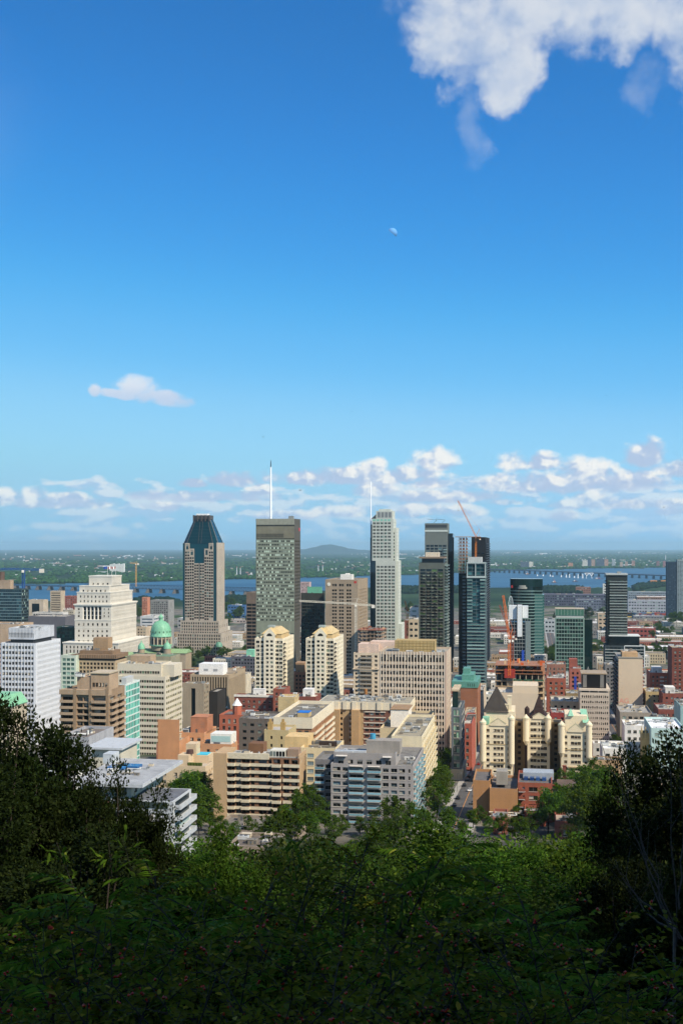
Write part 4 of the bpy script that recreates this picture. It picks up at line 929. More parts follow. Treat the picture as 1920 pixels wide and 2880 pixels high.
    mb = MB(); mb.box(0, W_, .3, 20.5, b.z(1713), b.z(1711)); mb.build('roof', plain('b3a78f'), b.root)
    mb = MB(); mb.box(W_ - .3, W_ + 9, 5, D_, 0, b.z(1742)); mb.build('glass_wing', gg, b.root)
    # dark tower with white balcony bands on a podium
    b = Bld('condo_tower', 'dark condo tower ringed by white balcony slabs above a framed podium', 'condo tower', 1706, 1763, 1360, 1616, D=26); W_, H = b.W, b.H
    dk = wall('2a302e'); 
    shell(b.root, 0, 0, W_, 26, 0, H, {'F': dict(fp=3.3, bw=3.4, ww=.9, wh=.7, t=6, b=3, rec=.3, g=glass('18221d', '57705a', .35, .08)), 'L': dict(fp=3.3, bw=3, ww=.8, wh=.6, t=6, b=3)}, dk, wall('8b8b86'), glass())
    mb = MB(); mb.box(-1.4, W_ + .4, -1.4, 27, H - .5, H + 1.4); mb.build('roof_slab', plain('a9aeaa'), b.root)
    mb = MB(); mb.bar((W_ * .6, 8, H), (W_ * .85, 8, H + 6), .3); mb.box(W_ * .5, W_ * .7, 5, 12, H + 1.4, H + 3.5); mb.build('roof_gear', plain('8d8f8a'), b.root)
    for k in range(52):
        z_ = b.z(1636) - k * 3.3
        if z_ > 6: balcony(b.root, (0, 0), (1, 0), W_ * .12, W_, z_, 1.5, .95, plain('c6cac6'), glass('53625d', '93a29d', .4), kind='glass'); balcony(b.root, (0, 26), (0, -1), 2, 25, z_, 1.5, .9, plain('4a4f4e'), plain('2d3232'))
    pz = b.z(1788); x0, x1 = b.up(1700, -8), b.up(1812, -8)
    shell(b.root, x0, -8, x1 - x0, 34, 0, pz - 11, {'F': dict(fp=3.3, bw=4.2, ww=.92, wh=.62, t=1.4, b=3, rec=.5, band=.3, bh=.5, bmat=plain('c9cdc9'))}, wall('3a4446'), wall('8a8a84'), glass('15201f', '4a5c5a', .3), name='podium')
    mb = MB(); mb.box(x0 + 5, x1 - 6, -6, 24, pz - 12, pz); mb.build('podium_lounge', glass('101a1c', '33474a', .3, .06), b.root)
    mb = MB(); mb.box(x0 + 4.6, x1 - 5, -6.5, 25, pz, pz + .8); mb.box(x0 + 22, x0 + 22.9, -8.6, -8.01, 0, pz - 11); mb.box(x1 - 1.1, x1 + .2, -8.6, -8.01, 0, pz - 10.5); mb.box(x0 + 22.9, x1 - 1.1, -8.6, -8.01, pz - 11.6, pz - 10.5); mb.build('white_frame', plain('ced2ce'), b.root)
    # far pair at the edge
    for (xl, xr, yt, c, lab) in ((1874, 1901, 1580, '24384a', 'far blue glass apartment tower by the rail yards'), (1903, 1934, 1574, '7d8d90', 'far pale apartment tower with light balcony stripes beside the blue one')):
        b = bld('apartment_tower', lab, 'apartment tower', xl, xr, 2900, yt, wall(c), {'F': dict(fp=3.2, bw=4, ww=.7, wh=.55, t=3, b=3, g=glass('14222e', '51646e', .3))}, D=26, units=2)
right_towers()
def left_edge():
    bld('glass_block', 'dark teal glass office block with beige roof storey at the edge', 'office building', -30, 62, 1640, 1656, wall('31474a'), {'F': dict(fp=4.2, bw=3.4, ww=.93, wh=.72, t=1, b=3, rec=.2, g=glass('10242b', '3a5b60', .3, .05), band=.25, bh=.5, bmat=plain('7d9294')), 'R': dict(fp=4.2, bw=3.4, ww=.93, wh=.72, t=1, b=3, rec=.2)}, xs=82, units=4,
        pent=[(0., .62, .1, .6, 13, wall('9a8266')), (.0, .3, .3, .8, 25, wall('5a4638'))])
    bld('office_building', 'cream concrete block with a dark window panel beyond the grey hall', 'office building', 80, 122, 1900, 1687, wall('ab9a80'), {'F': dict(fp=20, bw=22, ww=.55, wh=.7, t=3, b=8)}, D=20, units=3)
    bld('office_building', 'small tan tower with striped floors near the river', 'office building', 142, 173, 2150, 1662, wall('a89577'), {'F': dict(fp=4.2, bw=18, ww=.9, wh=.4, t=2, b=6, g=glass('4a4034', '6b5d4c', .4))}, D=18, units=3)
    bld('hotel', 'red brick block with flat roof beside the stepped stone building', 'hotel', 183, 226, 2050, 1676, wall('8d4b3c'), {'F': dict(fp=3.6, bw=3.4, ww=.5, wh=.5, b=6)}, D=18, units=4)
    b = bld('hotel', 'low cream block with a white rooftop letter sign', 'hotel', 178, 208, 1750, 1716, wall('a59a83'), {'F': dict(fp=3.6, bw=3.4, ww=.5, wh=.5, b=6)}, D=18, units=0)
    cu = bpy.data.curves.new('sign', 'FONT'); cu.body = 'LE REIN'; cu.size = 4.6; cu.extrude = .12; tmp = bpy.data.objects.new('tmp', cu); COL.objects.link(tmp)
    me = bpy.data.meshes.new_from_object(tmp.evaluated_get(bpy.context.evaluated_depsgraph_get())); bpy.data.objects.remove(tmp); me.materials.clear(); me.materials.append(plain('e9e7e0'))
    o = link('sign', me, b.root, kind='stuff', loc=(.5, -.5, b.H + .4)); o.rotation_euler = (rad(90), 0, 0)
    b = bld('hall', 'wide grey windowless hall with a flat roof', 'hall', 80, 184, 1500, 1733, wall('57565c', var=.1), {}, D=40, units=3)
    bld('pavilion', 'low white pavilion roof beyond the grey hall', 'hall', 92, 178, 1720, 1722, wall('b9b6ae'), {'F': dict(fp=4, bw=4, ww=.7, wh=.5, b=2)}, D=20, units=8)
    bld('glass_block', 'green tinted glass block beside the stepped stone building', 'office building', 160, 205, 1410, 1763, wall('1f4438'), {'F': dict(fp=4, bw=3, ww=.92, wh=.75, t=1, b=3, g=glass('0f3028', '2f6b56', .4, .05))}, D=24, units=2)
    bld('office_building', 'brown concrete block with small roof tanks behind the white grid tower', 'office building', -40, 53, 1000, 1755, wall('a3886a'), {'F': dict(fp=3.8, bw=5, ww=.6, wh=.4, t=16, b=4)}, D=30, units=5)
    # green mansard at the very edge
    b = bld('mansard_house', 'old stone house with a green copper mansard roof at the edge', 'house', -40, 36, 560, 1985, wall('b3a488'), {'F': dict(fp=3.6, bw=3.4, ww=.4, wh=.55, b=4, ind=True)}, D=16, units=0)
    mb = MB(); W_, H = b.W, b.H; mb.prism([(-.5, -.5), (W_ + .5, -.5), (W_ + .5, 16.5), (-.5, 16.5)], H + .13, H + 5.5, 0, None, [(2, 2), (W_ - 2, 2), (W_ - 2, 14), (2, 14)]); rf = mb.build('mansard_roof', plain('7fb58e', .6), b.root)
    for k in range(4): mb = MB(); x = W_ * (.2 + .2 * k); mb.box(x - .8, x + .8, -.2, 2.2, H + 1, H + 3.4); mb.build('dormer', plain('9cc2a2', .6), rf)
    # blocks between the stone building and the granite tower
    bld('office_building', 'white ribbon windowed office block behind the cathedral dome', 'office building', 395, 433, 1560, 1733, wall('b4b6b4'), {'F': dict(fp=4.2, bw=16, ww=.86, wh=.4, t=2, b=3, g=glass('273440', '4c5c68', .3)), 'R': dict(fp=4.2, bw=4, ww=.9, wh=.5, t=2, b=3, g=glass('1d3a5c', '35587c', .4))}, xs=462, units=4)
    bld('apartment_block', 'grey concrete apartment tower with stacked balconies behind the cathedral', 'apartment block', 424, 474, 1850, 1688, wall('80807c', var=.2), {'F': dict(fp=3.2, bw=3.4, ww=.62, wh=.55, t=2, b=3, rec=.8)}, xs=490, units=5)
    bld('hotel', 'small orange and white tower beyond the stone building', 'hotel', 400, 415, 2300, 1680, wall('b06a46'), {'F': dict(fp=3.2, bw=3, ww=.6, wh=.5, b=3)}, D=16, units=2)
    bld('office_building', 'beige stone block tucked behind the stepped stone building', 'office building', 384, 412, 1450, 1763, wall('a89578'), {'F': dict(fp=3.6, bw=3.4, ww=.45, wh=.5, b=3)}, D=20, units=2)
    bld('office_building', 'slim mint glazed slab beside the brown roof crown', 'office building', 172, 214, 900, 1843, wall('a8b5a0'), {'F': dict(fp=3.6, bw=3., ww=.8, wh=.6, b=3, g=glass('3a5a52', '8fae9e', .5))}, D=20, units=2)
left_edge()
# ------------------------------------------------------------------ middle distance
def mid_left():
    # white grid office
    b = Bld('office_tower', 'white gridded office tower with a recessed louvred top storey', 'office tower', 3, 101, 745, 1808, xs=171); W_, D_, H = b.W, b.D, b.H
    wh = wall('b9bcc0', var=.06); gm = glass('1e2327', '7d858a', .35, .1)
    shell(b.root, 0, 0, W_, D_, 0, H, {'F': dict(fp=3.45, bw=2.3, ww=.84, wh=.56, t=1.2, b=4, rec=.3, ind=True, pier=.3, pw=.16, pmat=plain('c9ccd0'), pb=0, pt=0), 'R': dict(fp=3.45, bw=1.9, ww=.62, wh=.56, t=1.2, b=4, rec=.3, pier=.3, pw=.2, pmat=plain('cfd2d6'), pb=0, pt=0)}, wh, wall('8f8d88'), gm)
    v = 4.; x0, x1 = b.up(25, v), b.up(97, v); z0, z1 = b.z(1799), b.z(1767)
    mb = MB(); mb.box(x0 + 1, x1 - 1, v + 1, D_ - 6, H - 1, z0 + 1); mb.build('recess_storey', plain('2a2c2e'), b.root)
    shell(b.root, x0, v, x1 - x0, D_ - 8, z0, z1, {'F': dict(nb=17, ww=.5, rows=[(z0 + 1.2, z0 + 4.6)], m=(.4, .4), rec=.4, pier=.3, pw=.12, pmat=wh)}, wall('a4a8ad'), wall('8f8d88'), glass('202428', '3c4246', .3), name='plant_storey')
    rooftop(b.root, x0, v, x1 - x0, 20, z1 - .9, 6, 5)
    # brown balcony apartment block
    br = wall('9c8263', var=.14); br2 = wall('8b7152', var=.12); gm = glass('1b1712', '8c8a80', .3)
    b = Bld('apartment_block', 'brown concrete apartment block with rows of rounded balconies', 'apartment block', 172, 306, 530, 1940, xs=351); W_, D_, H = b.W, b.D, b.H; fp = 2.85; n = int(H / fp) - 1
    rw = [(H - 3.2 - k * fp - 1.9, H - 3.2 - k * fp) for k in range(n)][::-1]
    cl = [(W_ * .03, W_ * .24), (W_ * .345, W_ * .46), (W_ * .475, W_ * .6), (W_ * .68, W_ * .92)]
    shell(b.root, 0, 0, W_, D_, 0, H, {'F': dict(rows=rw, cols=cl, rec=1.2, ind=True), 'R': dict(rows=rw, cols=[(D_ * .1, D_ * .42), (D_ * .55, D_ * .86)], rec=1.0, ind=True)}, br2, wall('7b7263'), gm)
    for (ra, rb) in rw:
        for (u0, u1) in ((W_ * .0, W_ * .27), (W_ * .655, W_ * .955)): balcony(b.root, (0, 0), (1, 0), u0, u1, ra - .35, 1.5, 1., br, br, th=.3)
        mb = MB(); mb.box(W_ * .335, W_ * .61, -.35, -.003, ra - .75, ra - .1); mb.build('spandrel', br, b.root)
        for (u0, u1) in ((D_ * .06, D_ * .46), (D_ * .52, D_ * .92)): balcony(b.root, (W_, 0), (0, 1), u0, u1, ra - .35, 1.4, 1., br, br, th=.3)
    for u in (.305, .63, .985): mb = MB(); mb.box(W_ * u - .7, W_ * u + .7, -.9, -.003, 0, H + (.8 if u < .9 else 2)); mb.build('pier', br2, b.root)
    mb = MB(); mb.box(-.5, W_ * .62, -.8, 3, H - 2.0, H + .25); mb.box(W_ * .62 + .01, W_ + .4, -.8, 3, H - 2.2, H + .5); mb.build('parapet', br, b.root)
    t = b.z(1895); x0, x1 = W_ * .27, W_ * .98; mb = MB(); re = facade(mb, (x0 + W_ * .3, 3.5), (1, 0), 0, W_ * .38, H - 1, t, [(H + 1.2, H + 3.2)], cols(.6, W_ * .38 - .6, 1.6, .8), .25)
    mb.box(x0, x0 + W_ * .3 - .01, 4, D_ * .7, H - 1, t - 1.6); mb.box(x0 + W_ * .3, x0 + W_ * .68, 3.8, D_ * .75, H - 1, t - .02); pe = mb.build('penthouse', br, b.root); panes(b.root, re, (x0 + W_ * .3, 3.5), (1, 0), .25, gm, True)
    mb = MB(); mb.box(x0 + W_ * .28, x0 + W_ * .70, 3., D_ * .78, t, t + .5); mb.build('roof', plain('b8a88c'), b.root)
    rooftop(b.root, x0 - 4, 2, W_ * .4, D_ * .5, t - 1.6, 10, 9, .8)
    # teal glazed slab behind it, seen along its side
    b = Bld('office_building', 'slim slab faced with mint green glass along its flank', 'office building', 336, 354, 600, 1925, xs=394); W_, D_, H = b.W, b.D, b.H
    shell(b.root, 0, 0, W_, D_, 0, H, {'R': dict(fp=3.3, bw=2.3, ww=.9, wh=.8, t=.5, b=2, rec=.12, m=(.3, .3), g=glass('2c8f80', '58b8a4', .5, .15), band=.12, bh=.25, bo=.1, bmat=plain('c9d6d0'))}, wall('b9c4bc', var=.07), wall('8f958e'), glass())
    mb = MB(); mb.box(.5, W_ - .4, 2, D_ * .6, H - .9, H + 3.4); mb.build('penthouse', plain('b6b8b4'), b.root)
    # beige ribbon-window office
    b = Bld('office_building', 'cream office block with dark ribbon windows and a set-back top', 'office building', 331, 465, 690, 1901, xs=513); W_, D_, H = b.W, b.D, b.H
    cr = wall('bbb096', var=.08, sc=.06); gm = glass('17190f', '4d7a5c', .22, .12)
    shell(b.root, 0, 0, W_, D_, 0, H, {'F': dict(fp=3.3, bw=1.55, ww=.86, wh=.46, t=1.4, b=3, rec=.35, ind=False, m=(1., .9)), 'R': dict(fp=3.3, bw=3.4, ww=.9, wh=.46, t=1.4, b=3, rec=.35, m=(2, 1), g=glass('5b5a3e', '8f9070', .5))}, cr, wall('9a958a'), gm)
    v = 6; x0, x1 = b.up(331, v), b.up(454, v); z1 = b.z(1869)
    shell(b.root, x0, v, x1 - x0, D_ - 14, H - 1, z1, {'F': dict(rows=[(H + 1.0, H + 2.6)], bw=1.6, ww=.84, m=(1, 1), rec=.3, ind=True), 'R': dict(rows=[(H + 1.0, H + 2.6)], bw=5, ww=.6)}, cr, wall('a59f90'), gm, name='top_storey')
    mb = MB(); xa, xb = b.up(368, 16), b.up(424, 16); mb.box(xa, xb, 16, 26, z1 - .9, z1 + 4); mb.build('penthouse', wall('9b8262'), b.root); rooftop(b.root, x0, v, x1 - x0, 14, z1 - .9, 7, 3)
    mb = MB(); mb.box(b.up(455, 8), b.up(490, 8), 8, 24, H - .9, b.z(1871)); mb.build('stair_tower', cr, b.root)
    # tan grid hotel with crown behind
    b = Bld('hotel', 'tan concrete hotel with jutting brown roof crown', 'hotel', 210, 325, 905, 1857, xs=357); W_, D_, H = b.W, b.D, b.H; tn = wall('a08a66', var=.12)
    shell(b.root, 0, 0, W_, D_, 0, H, {'F': dict(fp=3.1, bw=2.9, ww=.68, wh=.62, t=1, b=3, rec=.6, ind=False), 'R': dict(fp=3.1, bw=4, ww=.3, wh=.5, t=1, b=3)}, tn, wall('7b7263'), glass('1f1a14', '6b6a58', .25))
    mb = MB(); mb.box(.8, W_ - .8, .8, D_ - 1, H, H + 1.8); mb.build('recess_band', plain('1c1916'), b.root)
    mb = MB(); mb.box(-1, W_ + 1, -1, D_ + 1, H + 1.8, b.z(1840)); mb.box(3, W_ * .9, 3, D_ * .8, b.z(1840), b.z(1830)); mb.build('crown', wall('7d6244'), b.root)
    fm = MB()
    for q in range(26): x = -1 + (W_ + 2) * q / 25; fm.box(x - .18, x + .18, -1.35, -1.003, H + 1.9, b.z(1840) + .1)
    fm.build('fin', wall('8a6f50'), b.root, kind='stuff')
    mb = MB(); mb.box(b.up(263, 8), b.up(304, 8), 8, 18, b.z(1830), b.z(1795)); mb.build('lift_tower', wall('94764f'), b.root); rooftop(b.root, 2, 2, W_ - 4, 10, b.z(1830), 6, 2)
    bld('green_roofed_block', 'long low block with a flat dull green roof before the cathedral', 'hall', 357, 480, 960, 1845, wall('8a8468'), {}, D=26, units=3, rm=wall('5d7a58'), par=.2)
    # between cathedral and slate slab
    bld('office_building', 'grey brown office slab with a ribbed corner and green billboard', 'office building', 514, 574, 780, 1922, wall('8b7c63', var=.14), {'F': dict(fp=30, bw=14, ww=.22, wh=.9, t=2, b=12, rec=.4), 'R': dict(fp=3.2, bw=3, ww=.55, wh=.5, b=3)}, xs=588, units=6)
    b = bld('office_building', 'brown office block with close vertical window strips and white roof house', 'office building', 535, 643, 920, 1897, wall('9a8667', var=.1), {'F': dict(fp=60, bw=2.1, ww=.55, wh=.985, t=1.5, b=6, rec=.5, g=glass('1c1712', '4a4236', .2)), 'R': dict(fp=60, bw=3, ww=.5, wh=.9, t=2, b=6, g=glass('2a2219', '3d3528', .3))}, xs=690, units=5, rm=wall('8c7a5e'))
    mb = MB(); x0, x1 = b.up(560, 8), b.up(627, 8); mb.box(x0, x1, 8, 22, b.H - .9, b.z(1869)); w = mb.build('roof_house', plain('e2e1dc'), b.root); mb = MB()
    for f in (.2, .6): mb.box(x0 + (x1 - x0) * f, x0 + (x1 - x0) * (f + .18), 7.9, 7.99, b.H + 2, b.H + 4)
    mb.build('vent', plain('9a9c9c'), w)
    bld('office_building', 'black low block between the brown offices', 'office building', 588, 612, 800, 1945, wall('2e2a27'), {}, D=22, units=0)
    bld('brick_house', 'narrow brick building with pale piers behind the brown striped office', 'house', 648, 676, 1010, 1880, wall('8e5a40'), {'F': dict(fp=3.4, bw=3, ww=.5, wh=.6, b=3)}, D=18, units=4)
    bld('house', 'cream rowhouse tucked behind the white roof house', 'house', 668, 692, 990, 1896, wall('b7aa90'), {'F': dict(fp=3.4, bw=3, ww=.5, wh=.6, b=3)}, D=18, units=3)
    bld('green_roofed_block', 'dark slate block with a pale mint roof box below the granite tower', 'office building', 650, 722, 1180, 1846, wall('54525a'), {'F': dict(fp=3.6, bw=3, ww=.6, wh=.5, b=3)}, D=26, units=5, pent=(.55, .85, .2, .7, 7, plain('7fc0a0', .6)))
mid_left()
def mid_center():
    # pale striped office with fins
    b = Bld('office_tower', 'pink beige office tower with close vertical fins and a gold roof house', 'office tower', 1065, 1255.5, 660, 1832, xs=1267.6); W_, D_, H = b.W, b.D, b.H; pk = wall('b89a82', var=.07, sc=.05); sp_ = wall('b09a80', var=.1)
    fp = 17.5 / F * 660; zt = b.z(1864); nr = int((zt - 4) / fp); rw = [(zt - (k + 1) * fp + .5, zt - (k + 1) * fp + 2.75) for k in range(nr)][::-1] + [(b.z(1862) + .4, b.z(1840))]
    n = 21; x0 = b.u(1069); x1 = b.u(1250); pit = (x1 - x0) / n; cl = [(x0 + pit * k + .24, x0 + pit * (k + 1) - .24) for k in range(n)]
    shell(b.root, 0, 0, W_, D_, 0, H, {'F': dict(rows=rw, cols=cl, rec=.4, ind=True, bar=False, pier=.2, pw=.2, pmat=wall('d6c8b0', var=.06), pb=3, pt=0), 'R': dict(rows=rw[:-1], nb=3, ww=.3, rec=.3)}, sp_, wall('8b8576'), glass('120f0d', '3a332c', .1))
    mb = MB(); mb.box(x1 + .2, W_, -.3, -.003, 0, H + .6); mb.build('corner_pier', pk, b.root)
    g0, g1 = b.up(1110, 7), b.up(1221, 7); mb = MB(); mb.box(g0, g1, 7, 20, H - .9, b.z(1803)); gh = mb.build('roof_house', wall('a58a4c', var=.12), b.root)
    mb = MB()
    for q in range(12): x = g0 + (g1 - g0) * q / 11.; mb.box(x - .06, x + .06, 6.86, 6.998, H - .8, b.z(1803))
    for q in range(3): zz = H + 1 + q * 1.6; mb.box(g0, g1, 6.9, 6.997, zz, zz + .1)
    mb.build('panel_joint', plain('8a733e'), gh, kind='stuff'); rooftop(b.root, 0, 1, W_, 5, H - .9, 7, 8); rooftop(b.root, W_ * .8, 5, W_ * .18, 15, H - .9, 4, 18)
    # cream stepped apartment beside it
    cr = wall('c2ad8c', var=.08); gm = glass('221c15', '7f7a6a', .3)
    b = Bld('apartment_block', 'cream apartment block with stacked curved balconies and a stepped pink top', 'apartment block', 994, 1064, 815, 1836, D=24); W_, D_, H = b.W, b.D, b.H; fp = 3.0
    rw = rows(5, H - 1, fp, .58); cl = [(W_ * .06, W_ * .14), (W_ * .28, W_ * .5), (W_ * .52, W_ * .72), (W_ * .84, W_ * .95)]
    shell(b.root, 0, 0, W_, D_, 0, H, {'F': dict(rows=rw, cols=cl, rec=.8, ind=True)}, cr, wall('a89a80'), gm)
    for ra, rb in rw: balcony(b.root, (0, 0), (1, 0), W_ * .25, W_ * .75, ra - .3, 1.3, .95, cr, plain('8a8478'))
    mb = MB(); mb.box(-.6, W_ + .6, -1., D_, b.z(1882), b.z(1880)); mb.build('cornice', cr, b.root)
    mb = MB(); mb.box(W_ * .15, W_ * .98, 4, 20, H - .9, b.z(1812)); mb.box(W_ * .6, W_ * 1.6, 8, 22, H - .9, b.z(1806)); mb.build('penthouse', wall('bfa28c'), b.root)
    mb = MB(); mb.cyl(b.u(1036), -14, 0, b.z(1930), 1.2, n=12); mb.build('flue', plain('9a6a3a'), b.root)
    # concrete frame under construction
    b = Bld('unfinished_building', 'raw concrete frame with brown formwork on its top deck', 'construction', 1008, 1074, 1000, 1772, D=26); W_, H = b.W, b.H; fp = 3.3
    for k in range(int(H / fp)): mb = MB(); mb.box(-.5, W_ + .5, -.5, 26, H - k * fp - .35, H - k * fp); mb.build('floor_slab', plain('a58d76'), b.root)
    mb = MB()
    for q in range(7):
        for v in (0, 12, 24.5): mb.box(W_ * q / 6 - .3, W_ * q / 6 + .3, v, v + .6, 0, H - .4)
    mb.build('column', plain('8d7a68'), b.root, kind='stuff'); mb = MB(); mb.box(W_ * .35, W_ * .6, 6, 20, 0, H + 1); mb.build('core', plain('7b6a5a'), b.root)
    mb = MB(); mb.box(-1.2, W_ + 1.2, -1.2, 27, H + .01, H + .25); mb.build('formwork_deck', plain('8f5a42'), b.root)
    r = random.Random(4)
    for q in range(14): mb = MB(); x, y = r.uniform(0, W_), r.uniform(0, 24); mb.box(x, x + r.uniform(.5, 2.5), y, y + r.uniform(.5, 2), H + .25, H + r.uniform(.6, 2.2)); mb.build('formwork', plain(r.choice(('8f5a42', 'b98a60', '7a4a38', 'c7a27c'))), b.root)
    # long cream complex: stepped walls with grey vents on the roof
    cw = wall('c8ba9a', var=.09); tn = wall('a08458', var=.1); rf = wall('8a8474', var=.25, sc=.3); gm = glass('1e1c18', '76807a', .3)
    b = Bld('apartment_complex', 'long cream and tan apartment slab with white roof vents and fluted walls', 'apartment complex', 898, 1154, 640, 1972, D=28); W_, D_, H = b.W, b.D, b.H
    zt = b.z(1993)
    fp = 2.85; rw = rows(4, zt - .8, fp, .5)
    cl = [(b.u(949) + .4, b.u(963)), (b.u(983), b.u(991))] + cols(b.u(1024), b.u(1082), 2.6, .7)
    mb = MB(); re = facade(mb, (0, 0), (1, 0), 0, b.u(1022), 0, zt, rw, cl[:2], 1.0); mb.box(0, W_, .5 + .6, D_, 0, zt); mb.build('tan_wall', tn, b.root); panes(b.root, re, (0, 0), (1, 0), 1.0, gm, True)
    mb = MB(); re = facade(mb, (0, 0), (1, 0), b.u(1022), W_, 0, zt, rw, cl[2:], .4); mb.build('brick_wall', wall('6f4534'), b.root); panes(b.root, re, (0, 0), (1, 0), .4, glass('1c1a18', '9aa39c', .4), True)
    for ra, rb in rw:
        mb = MB(); mb.box(b.u(1022), b.u(1084), -.3, -.003, rb + .1, rb + .65); mb.build('white_band', plain('c9bfae'), b.root)
        balcony(b.root, (0, 0), (1, 0), b.u(982), b.u(992), ra - .5, 1.2, .9, plain('cdbfa6'), plain('cdbfa6'))
    for (px0, px1) in ((937, 963), (990, 1018)): mb = MB(); mb.box(b.u(px0), b.u(px1) - 1.2, -3.2, -.004, 0, zt + .05); mb.build('pier', wall('a8824e', var=.1), b.root)
    mb = MB(); mb.box(-.4, W_, -.4, D_, zt, H); mb.build('cornice_wall', cw, b.root)
    for px in (940, 964, 990, 1018, 1060, 1100): mb = MB(); u = b.u(px); mb.box(u, u + 2.6, -1.0, -.404, zt + .02, H + .4); mb.build('flute', cw, b.root)
    mb = MB(); mb.box(.2, W_ - .3, .2, D_ - .3, H + .003, H + .06); mb.build('roof', rf, b.root); rooftop(b.root, 2, 1, W_ - 4, D_ - 3, H + .06, 46, 21, .85)
    # block with roof pool
    b = Bld('apartment_block', 'cream apartment block with a bright blue tarpaulin box on its gravel roof', 'apartment block', 769, 878, 560, 2017, xs=939); W_, D_, H = b.W, b.D, b.H; zt = b.z(2047)
    rw = rows(3, zt - .3, 2.85, .5)
    shell(b.root, .3, .4, W_ - .6, D_ - .8, 0, zt, {'F': dict(rows=rw, bw=3.2, ww=.6, rec=.5, ind=True), 'R': dict(rows=rw, bw=3.6, ww=.5, rec=.5)}, wall('96683f'), rf, gm)
    for ra, rb in rw: balcony(b.root, (0, .4), (1, 0), W_ * .62, W_ - .4, ra - .5, 1.4, .95, cw, cw); balcony(b.root, (W_ - .3, 0), (0, 1), 3, D_ * .45, ra - .5, 1.4, .95, cw, cw); balcony(b.root, (W_ - .3, 0), (0, 1), D_ * .52, D_ - 3, ra - .5, 1.4, .95, cw, cw)
    shell(b.root, 0, 0, W_, D_, zt, H, {}, cw, wall('6f6a5e', var=.3, sc=.3), gm, par=1.6, name='parapet_wall')
    mb = MB(); x0, x1 = b.up(836, 13), b.up(868, 13); mb.box(x0, x1, 13, 20, H - 1.6, H + .6); mb.build('skylight_box', wall('a9925e'), b.root); mb = MB(); mb.box(x0 - .1, x1 + .1, 12.9, 20.1, H + .6, H + .8); mb.build('tarpaulin', plain('1f6fc4', .5), b.root); rooftop(b.root, 2, 2, W_ - 4, D_ - 4, H - 1.6, 12, 6, .8)
    bld('roof_house', 'pale yellow stair house behind the gravel roof', 'house', 782, 828, 640, 1960, wall('b89f66'), {'F': dict(fp=4, bw=4, ww=.3, wh=.4, b=40)}, D=12, units=2)
    # ochre roof houses and stucco blocks in front
    b = bld('stucco_block', 'ochre yellow stucco block with two chimneys on the roof', 'apartment block', 743, 812, 505, 2053, wall('ab955f', var=.1), {'F': dict(fp=3, bw=6, ww=.2, wh=.4, b=20)}, D=16, units=0, rm=wall('9c958a'))
    for f in (.1, .62): mb = MB(); mb.box(b.W * f, b.W * f + 2, 2, 4, b.H - .9, b.H + 3.2); mb.box(b.W * f + .5, b.W * f + 1.5, 2.5, 3.5, b.H + 3.2, b.H + 4.6); mb.build('chimney', wall('a9863e'), b.root)
    b = bld('stucco_block', 'yellow apartment block with grey blue corner windows between two big blocks', 'apartment block', 845, 944, 475, 2103, wall('c9b27e', var=.08), {'F': dict(fp=2.9, bw=6, ww=.42, wh=.5, b=3, ind=True, rec=.25, g=glass('5d6c70', '9fb0b0', .5, .15))}, D=20, units=5, rm=wall('7b705c'))
    mb = MB(); mb.box(-8, 2, 6, 18, b.H - 4, b.H + 3.5); mb.build('stair_house', wall('c2a05e'), b.root); mb = MB(); mb.box(b.W * .4, b.W * .9, 10, 11.5, b.H - .9, b.H + 1.2); mb.build('planter', plain('3a2a1e'), b.root)
    # pale building stepping down behind the grey block
    b = bld('apartment_block', 'beige block with white roof box and wooden sun deck', 'apartment block', 1068, 1190, 520, 2048, wall('bca678', var=.1), {'R': dict(fp=2.9, bw=3.2, ww=.5, wh=.5, b=3, rec=.4)}, xs=1221, units=7, rm=wall('7d7059', var=.25))
    mb = MB(); mb.box(b.up(1098, 10), b.up(1148, 10), 10, 24, b.H - .9, b.H + 7.2); mb.build('roof_box', plain('e6dccb'), b.root); mb = MB(); mb.box(b.up(1098, 10) - .3, b.up(1148, 10) + .3, 9.7, 26, b.H + 7.2, b.H + 7.5); mb.build('sun_deck', plain('9a7a54'), b.root)
    mb = MB(); mb.box(b.up(1168, 16), b.up(1205, 16), 16, 24, b.H - .9, b.H + 3); mb.build('trellis', plain('5c4a3c'), b.root)
    for k in range(14):
        z_ = b.H - 2.6 - k * 2.9
        for q in range(6):
            if z_ > 2: balcony(b.root, (b.W, 0), (0, 1), 2 + q * (b.D - 4) / 6, 2 + (q + .72) * (b.D - 4) / 6, z_, 1.5, .95, plain('c9b284'), plain('c2ab80'))
    # low brick row with white roof boxes
    rb_ = wall('7d3f2e', var=.15)
    b = bld('brick_block', 'long red brick block with white roof hatches and pale parapet', 'apartment block', 660, 770, 790, 1955, rb_, {'F': dict(fp=3.1, bw=3.6, ww=.4, wh=.5, t=2.6, b=3, ind=True)}, xs=778, units=3, rm=wall('b3a893'), pent=[(.45, .75, .3, .7, 5, plain('e0ddd6'))])
    mb = MB(); mb.box(-.4, b.W + .4, -.4, .6, b.H - 1., b.H + .4); mb.build('parapet', plain('d9d3c6'), b.root)
    bld('brick_block', 'red brick tower house with recessed roof terrace', 'apartment block', 768, 800, 770, 1938, wall('88452f'), {'F': dict(fp=3.1, bw=3.2, ww=.5, wh=.5, b=3, ind=True)}, xs=816, units=1)
    bld('brick_block', 'low red brick wing with a white roof box behind the gravel roof', 'apartment block', 800, 888, 745, 1958, wall('7d3f2e', var=.15), {'F': dict(fp=3.1, bw=3.6, ww=.4, wh=.5, t=2, b=3, ind=True)}, D=18, units=4, rm=wall('b3a893'), pent=(.55, .85, .2, .7, 5, plain('dcd9d2')))
